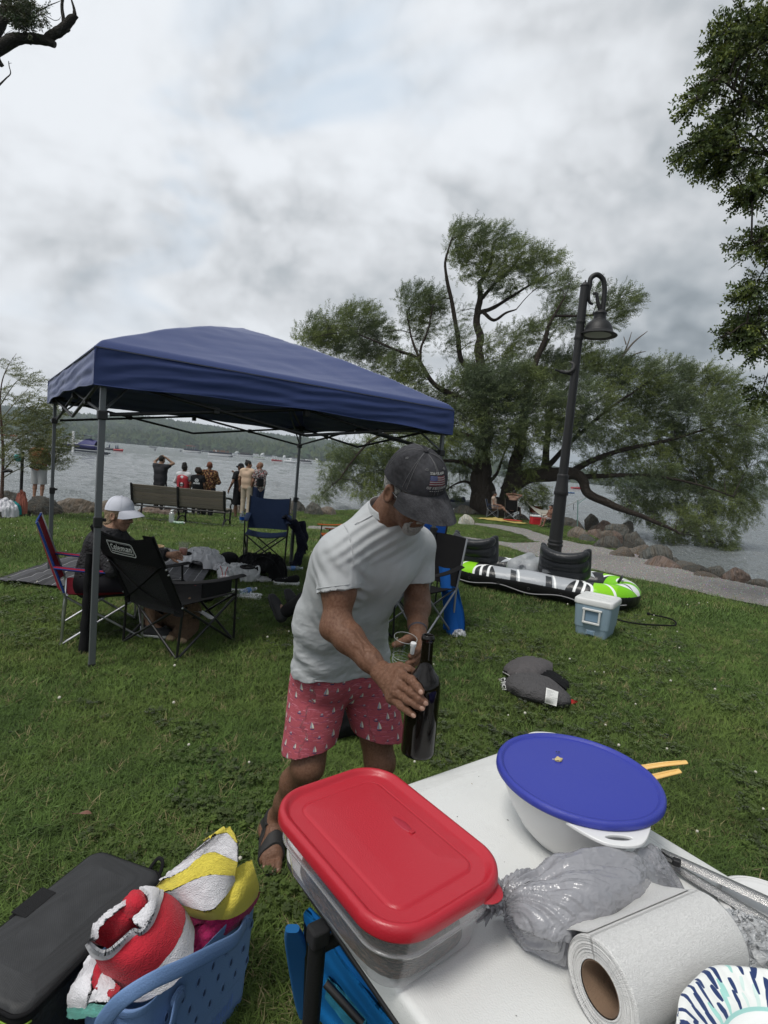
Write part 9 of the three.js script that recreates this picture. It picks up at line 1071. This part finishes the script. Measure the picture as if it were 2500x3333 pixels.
{
// under the table: a blue beach chair
const blue=clothM(0.012,0.19,0.52),t=thing('beach_chair','bright blue folded beach chair leaning under the white table','beach chair',[0,0,0]);
mesh('padded_strap',(()=>{const a=on(952,3022,0.47),b=on(992,3310,0.06),d=b.clone().sub(a),s=on(985,3150,.28).sub(on(950,3150,.28)).setY(0).normalize(),n=s.clone().cross(d).normalize(),R=[];for(let i=0;i<=14;i++){const v=i / 14,w=0.029*Math.pow(Math.sin(Math.PI*clamp(0.04 + 0.92*v)),0.28);const c=a.clone().addScaledVector(d,v).addScaledVector(n,0.02*Math.sin(v*3));R.push(roundRect(w,0.009,0.0088,24).map(([x,y])=>c.clone().addScaledVector(s,x).addScaledVector(n,y)));} return loft(R,{cap0:true,cap1:true});})(),mat(lin(0.012,0.20,0.55),0.8,{bumpMap:dataTex(128,(u,v)=>0.5 + 0.5*Math.sin((u + v)*6.283*16)*Math.sin((u - v)*6.283*16),22),bumpScale:0.003}),t);
const P=(r)=>r.map((p)=>on(...p));mesh('backrest',patch([P([[1000,2958,.53],[1050,3010,.52],[1130,3130,.49],[1230,3260,.47],[1330,3380,.45]]),P([[1000,3090,.33],[1060,3150,.33],[1150,3270,.30],[1250,3400,.28],[1350,3520,.26]]),P([[1000,3260,.12],[1070,3330,.12],[1160,3450,.10],[1260,3580,.1],[1370,3700,.1]])],40,40,0.01,(u,v)=>0.012*noise(u*5,v*4,2)+ 0.006*Math.sin(v*22),1,0.6),blue,t);
mesh('pocket',patch([P([[1070,3175,.36],[1130,3230,.35],[1200,3310,.34]]),P([[1065,3240,.25],[1120,3310,.24],[1190,3400,.22]])],20,14,0.008,(u,v)=>0.006*noise(u*6,v*5,8)),clothM(0.05,0.30,0.45),t);mesh('frame',[tube([on(1000,2975,.5),on(1002,3150,.28),on(996,3330,.05)],0.009,8),tube([on(1060,3200,.4),on(1180,3333,.36)],0.009,8)],tubeBlack,t);mesh('binding',tube([on(1004,2962,.525),on(1052,3013,.515),on(1132,3133,.485),on(1232,3263,.465)],0.007,6,{smooth:14}),clothM(0.008,0.12,0.36),t);
}
{
// blue tote with towels
const R=V(-0.255,0,-1.440),F=V(-0.430,0,-1.075),lx=F.clone().sub(R).normalize(),th=Math.atan2(-lx.z,lx.x),lz=V(Math.sin(th),0,Math.cos(th)),L=R.distanceTo(F)+ 0.03,D=0.20,H=0.33,c=R.clone().lerp(F,0.5).addScaledVector(lz,D / 2),eva=plastic(0.16,0.27,0.50,0.62,{bumpScale:0.0008});
const t=thing('tote_bag','periwinkle blue rubber tote bag full of towels on the grass left of the table','tote bag',c,th),rr=(k,y,r=0.05)=>roundRect(L / 2*k,D / 2*(k*0.5 + 0.5),r*k,64).map(([x,z])=>V(x,y,z));
mesh('tub',loft([rr(0.84,0.0),rr(0.86,0.006),rr(0.90,0.105),rr(0.925,0.107),rr(0.93,0.112),rr(0.985,H - 0.022),rr(1.01,H - 0.02),rr(1.015,H - 0.004),rr(1.005,H),rr(0.985,H),rr(0.97,H - 0.004),rr(0.95,H - 0.05),rr(0.88,0.02)],{cap0:true,cap1:true}),eva,t);
const toL=(p)=>p.clone().sub(c).applyAxisAngle(V(0,1,0),-th),face=(x,y)=>{const k=mix(0.86,0.985,y / H);return V(x*L / 2*k,y,-D / 2*(k*0.5 + 0.5)- 0.0005);},dark=mat(lin(0.03,0.055,0.12),0.8);
for(let j=0;j<3;j++) for(let i=0;i<8;i++){const x=-0.84 + i*0.24 +(j % 2)*0.12,y=H - 0.085 - j*0.052;if(x>0.92) continue;const g=new THREE.SphereGeometry(1,14,8).scale(0.0058,0.0115,0.003).rotateZ(0.0);const p=face(x,y);g.translate(p.x,p.y,p.z + 0.0012);mesh('hole',g,dark,t);const rg=new THREE.TorusGeometry(0.0085,0.0016,6,18).scale(0.78,1.4,1).translate(p.x,p.y,p.z - 0.0008);mesh('hole_rim',rg,eva,t);}
const em=canvasTex(512,160,(g)=>{g.clearRect(0,0,512,160);g.fillStyle='#6f92cf';g.font='bold 120px sans-serif';g.textAlign='center';g.textBaseline='middle';g.fillText('bogg',256,74,480);g.fillRect(8,146,496,8);});mesh('raised_lettering',sheet((u,v)=>{const p=face(mix(0.05,-0.82,1 - u),mix(0.03,0.095,v));p.z -=0.0012;return p;},6,2),mat(lin(0.9,0.9,0.95),0.6,{map:em,alphaTest:0.5}),t);
const btn=(px,py,nm)=>{const p=toL(on(px,py,0.285));p.z=-D / 2*0.99 - 0.004;mesh('button',[lathe([[0,0.010],[0.010,0.010],[0.012,0.008],[0.013,0.006],[0.018,0.006],[0.020,0.004],[0.021,0]],28).rotateX(-Math.PI / 2).translate(p.x,p.y,p.z - 0.006),new THREE.TorusGeometry(0.0155,0.0022,8,28).translate(p.x,p.y,p.z - 0.012)],eva,t);return p;};const q1=btn(816,3016),q2=btn(594,3252);
const path=[q1.clone().add(V(0,0,-0.007)),...[[770,3055,.325],[690,3100,.375],[590,3150,.41],[490,3195,.425],[410,3245,.41],[355,3300,.36],[330,3360,.29],[380,3440,.23],[480,3440,.21],[550,3360,.235]].map((a)=>toL(on(...a))),q2.clone().add(V(0,0,-0.007))];
mesh('handle',tube(path,(k)=>0.0175,14,{flat:0.26,smooth:90,up:V(0,0.25,-1)}),eva,t);
const terry=(r,g,b)=>mat(lin(r,g,b),0.98,{bumpMap:rep(TX.terry,0.8),bumpScale:0.0022,sheen:0.5,sheenRoughness:0.8,sheenColor:lin(0.6,0.6,0.6)}),wT=terry(0.72,0.71,0.74),yT=terry(0.76,0.64,0.09),rT=terry(0.50,0.018,0.035),gT=terry(0.15,0.50,0.42),mT=terry(0.36,0.012,0.095);
const soft=(a)=>(u,v,p)=>a*fbm(p.x*26,p.y*26,p.z*26,3)+ 0.0008*noise(p.x*300,p.y*300,p.z*300),P=(rows)=>rows.map((r)=>r.map((p)=>c3(...p)));
const y=thing('towel','yellow and white striped towel standing up out of the blue tote','towel',[0,0,0]),YB=[[[1185,182,.56],[1215,160,.57],[1245,157,.57],[1278,205,.56]],[[1100,235,.545],[1170,192,.56],[1230,187,.56],[1286,240,.55]],[[870,440,.43],[1000,385,.475],[1130,285,.52],[1290,338,.51]],[[815,500,.37],[925,490,.43],[1110,415,.475],[1268,405,.475]],[[900,520,.35],[1020,570,.40],[1145,592,.41],[1262,445,.445]],[[955,580,.33],[1055,628,.35],[1170,638,.36],[1300,590,.365]]];
const band=(a,b,m,n)=>mesh(n,patch(P(YB.slice(a,b + 1)),50,b - a>1?30:22,0.006,soft(0.006),1,0.5),m,y);band(0,1,yT,'yellow_tip');band(1,2,wT,'white_stripe');band(2,3,yT,'yellow_stripe');band(3,4,wT,'white_stripe');band(4,5,yT,'yellow_stripe');
mesh('folded_corner',patch(P([[[1258,430,.44],[1285,370,.47],[1320,345,.475],[1352,330,.475]],[[1240,500,.42],[1290,460,.44],[1335,420,.45],[1366,390,.45]],[[1200,585,.385],[1270,560,.40],[1335,510,.405],[1388,470,.40]],[[1165,636,.35],[1240,632,.355],[1320,590,.36],[1378,520,.365]]]),40,34,0.008,soft(0.007),0.6,0.5),yT,y);
const r=thing('towel','rolled red and white striped towel at the front of the blue tote','towel',[0,0,0]);const RB=[[[487,765,.43],[560,815,.44],[640,765,.455],[715,700,.46],[765,700,.46],[815,600,.47],[850,512,.455]],[[520,832,.40],[600,832,.425],[690,745,.445],[740,715,.45],[790,690,.45],[835,600,.455],[868,515,.45]],[[575,930,.35],[670,900,.40],[770,830,.425],[840,760,.43],[900,680,.43],[920,610,.43],[925,545,.425]],[[650,1018,.30],[735,985,.355],[840,905,.385],[920,820,.395],[965,740,.40],[985,660,.395],[985,610,.385]],[[705,1085,.29],[800,1070,.32],[900,1020,.335],[985,945,.345],[1025,850,.35],[1032,720,.35],[1005,640,.355]]];
mesh('white_rim',patch(P(RB.slice(0,2)),70,14,0.012,soft(0.005),1,0.2),wT,r);mesh('red_stripe',patch(P(RB.slice(1,4)),60,40,0.008,soft(0.006),1,0.5),rT,r);mesh('white_stripe',patch(P(RB.slice(3,5)),50,20,0.008,soft(0.007),1,0.3),wT,r);
mesh('inner_fold',patch(P([[[487,765,.42],[505,710,.425],[560,645,.44],[640,590,.455],[700,545,.46],[770,505,.46],[850,512,.45]],[[530,790,.39],[560,730,.40],[620,670,.425],[680,640,.44],[730,590,.45],[775,560,.45],[820,560,.43]],[[575,800,.37],[610,760,.38],[650,720,.40],[700,690,.41],[735,650,.42],[770,620,.42],[800,610,.41]],[[600,810,.35],[640,780,.36],[670,750,.37],[700,725,.38],[735,690,.39],[765,660,.39],[785,640,.39]]]),60,34,0.008,soft(0.008),1,0.4),rT,r);mesh('white_lip',patch(P([[[480,765,.43],[498,700,.437],[556,632,.452],[638,575,.468],[690,545,.465]],[[512,772,.42],[528,716,.43],[580,655,.447],[650,600,.462],[690,565,.46]]]),40,10,0.012,soft(0.005),0.6,0.1),wT,r);mesh('red_peak',patch(P([[[676,560,.46],[700,525,.475],[740,510,.478],[770,540,.47]],[[670,600,.45],[710,570,.47],[750,560,.475],[785,585,.46]],[[690,650,.43],[725,620,.45],[755,610,.452],[785,620,.44]]]),24,20,0.01,soft(0.005),0.4,0.3),rT,r);mesh('white_peak',patch(P([[[748,502,.474],[800,498,.47],[845,505,.46]],[[790,545,.478],[815,555,.472],[830,560,.462]],[[785,600,.47],[800,625,.466],[815,640,.455]],[[715,655,.46],[740,690,.455],[770,705,.45]]]),20,30,0.012,soft(0.0025),0.4,0.4),wT,r);
const over=(x,y,Y)=>{if(Y>0.335) return c3(x,y,Y);let h=0.36;for(;h>0.02;h -=0.004){const p=c3(x,y,h).sub(F);if(p.x*lx.x + p.z*lx.z<0.03&&h<0.34) break;} return c3(x,y,h);};
const tail=(rows,m,n)=>mesh(n,patch(rows.map((r)=>r.map((p)=>over(...p))),24,26,0.009,soft(0.007),0.4,0.5),m,r);tail([[[490,860,.36],[510,845,.365],[525,850,.36]],[[420,950,.30],[465,945,.315],[500,960,.30]],[[385,1050,.235],[440,1050,.25],[495,1050,.235]],[[385,1110,.20],[430,1115,.21],[475,1115,.195]]],wT,'hanging_end');tail([[[385,1108,.202],[430,1113,.212],[475,1113,.197]],[[380,1165,.165],[430,1172,.17],[490,1162,.16]]],gT,'mint_border');tail([[[515,850,.355],[530,890,.35],[550,930,.335]],[[500,940,.31],[520,980,.305],[545,990,.30]],[[495,1020,.25],[505,1040,.25],[520,1050,.24]]],rT,'red_fold');tail([[[545,950,.335],[585,975,.335],[625,1010,.32]],[[510,1035,.28],[565,1040,.285],[615,1050,.27]],[[475,1095,.225],[525,1100,.235],[590,1110,.22]]],wT,'hanging_end');tail([[[475,1093,.227],[525,1098,.237],[590,1108,.222]],[[468,1150,.19],[520,1160,.195],[570,1150,.19]]],gT,'mint_border');tail([[[590,1000,.32],[625,1015,.315],[650,1030,.305]],[[580,1080,.25],[605,1085,.25],[640,1060,.25]]],rT,'red_fold');
const m=thing('towel','magenta towel with raised dots tucked into the right of the blue tote','towel',[0,0,0]);const dots=(u,v,p)=>soft(0.010)(u,v,p)+ 0.004*smooth(0.30,0.42,Math.sin(u*26)*Math.sin(v*20));mesh('pile',patch(P([[[985,625,.31],[1080,625,.325],[1180,640,.335],[1290,600,.335],[1395,500,.315]],[[1010,720,.285],[1080,690,.31],[1170,690,.32],[1260,670,.315],[1370,560,.30]],[[1025,850,.26],[1075,800,.285],[1140,760,.30],[1220,720,.295],[1330,620,.285]],[[1030,960,.235],[1060,920,.245],[1120,860,.26],[1200,770,.265],[1290,680,.265]]]),70,50,0.008,dots,1,0.8),mT,m);mesh('fold',patch(P([[[1000,640,.325],[1050,640,.335],[1100,640,.33]],[[1010,690,.31],[1055,690,.325],[1095,670,.32]]]),20,14,0.01,soft(0.006)),mT,m);
// black insulated bag
const b=thing('insulated_bag','large black insulated bag with a flat grey-black lid left of the blue tote','cooler bag',V(-0.715,0,-1.285),-17.5*Math.PI / 180),HW=0.118,HL=0.215,BH=0.33,Q=(k,yy,rd=0.035)=>roundRect(HW + k,HL + k,rd,56).map(([x,z])=>V(x,yy + 0.004*noise(x*9,z*9,yy*7),z));
const nyl=mat(lin(0.011,0.011,0.012),0.75,{bumpMap:rep(TX.crumple,2),bumpScale:0.012}),topM=mat(lin(0.030,0.031,0.033),0.62,{map:rep(TX.blotch,2),bumpMap:rep(TX.weave,5),bumpScale:0.0012});
mesh('body',loft([Q(-0.01,0.0),Q(0.0,0.01),Q(0.006,0.15),Q(0.002,BH - 0.025)],{cap0:true}),nyl,b);mesh('zip_band',loft([Q(0.002,BH - 0.027),Q(0.006,BH - 0.02),Q(0.006,BH - 0.006),Q(0.0,BH)]),fabBlack,b);mesh('lid',loft([Q(0.003,BH - 0.003),Q(-0.001,BH + 0.008),Q(-0.012,BH + 0.012,0.03),Q(-0.06,BH + 0.016,0.02)],{cap1:true}),topM,b);mesh('piping',[tube(Q(0.005,BH - 0.002).concat([Q(0.005,BH - 0.002)[0]]),0.0045,6,{cap:false})],fabBlack,b);mesh('lime_piping',tube(Q(0.0065,BH - 0.024).slice(2,16),0.0022,6),mat(lin(0.22,0.36,0.03),0.6),b);
mesh('strap_tab',[rbox(0.012,0.05,0.10,0.004).translate(-HW - 0.008,BH - 0.02,0.0),rbox(0.05,0.006,0.09,0.003).translate(-HW + 0.012,BH + 0.012,0.0)],nyl,b);mesh('carry_loop',tube([[0.06,BH - 0.01,-HL - 0.004],[0.075,BH + 0.02,-HL - 0.03],[0.10,BH + 0.022,-HL - 0.02],[0.105,BH - 0.02,-HL + 0.01]],0.006,6,{smooth:16,flat:0.5}),fabBlack,b);
}
renderer.render(scene,camera);
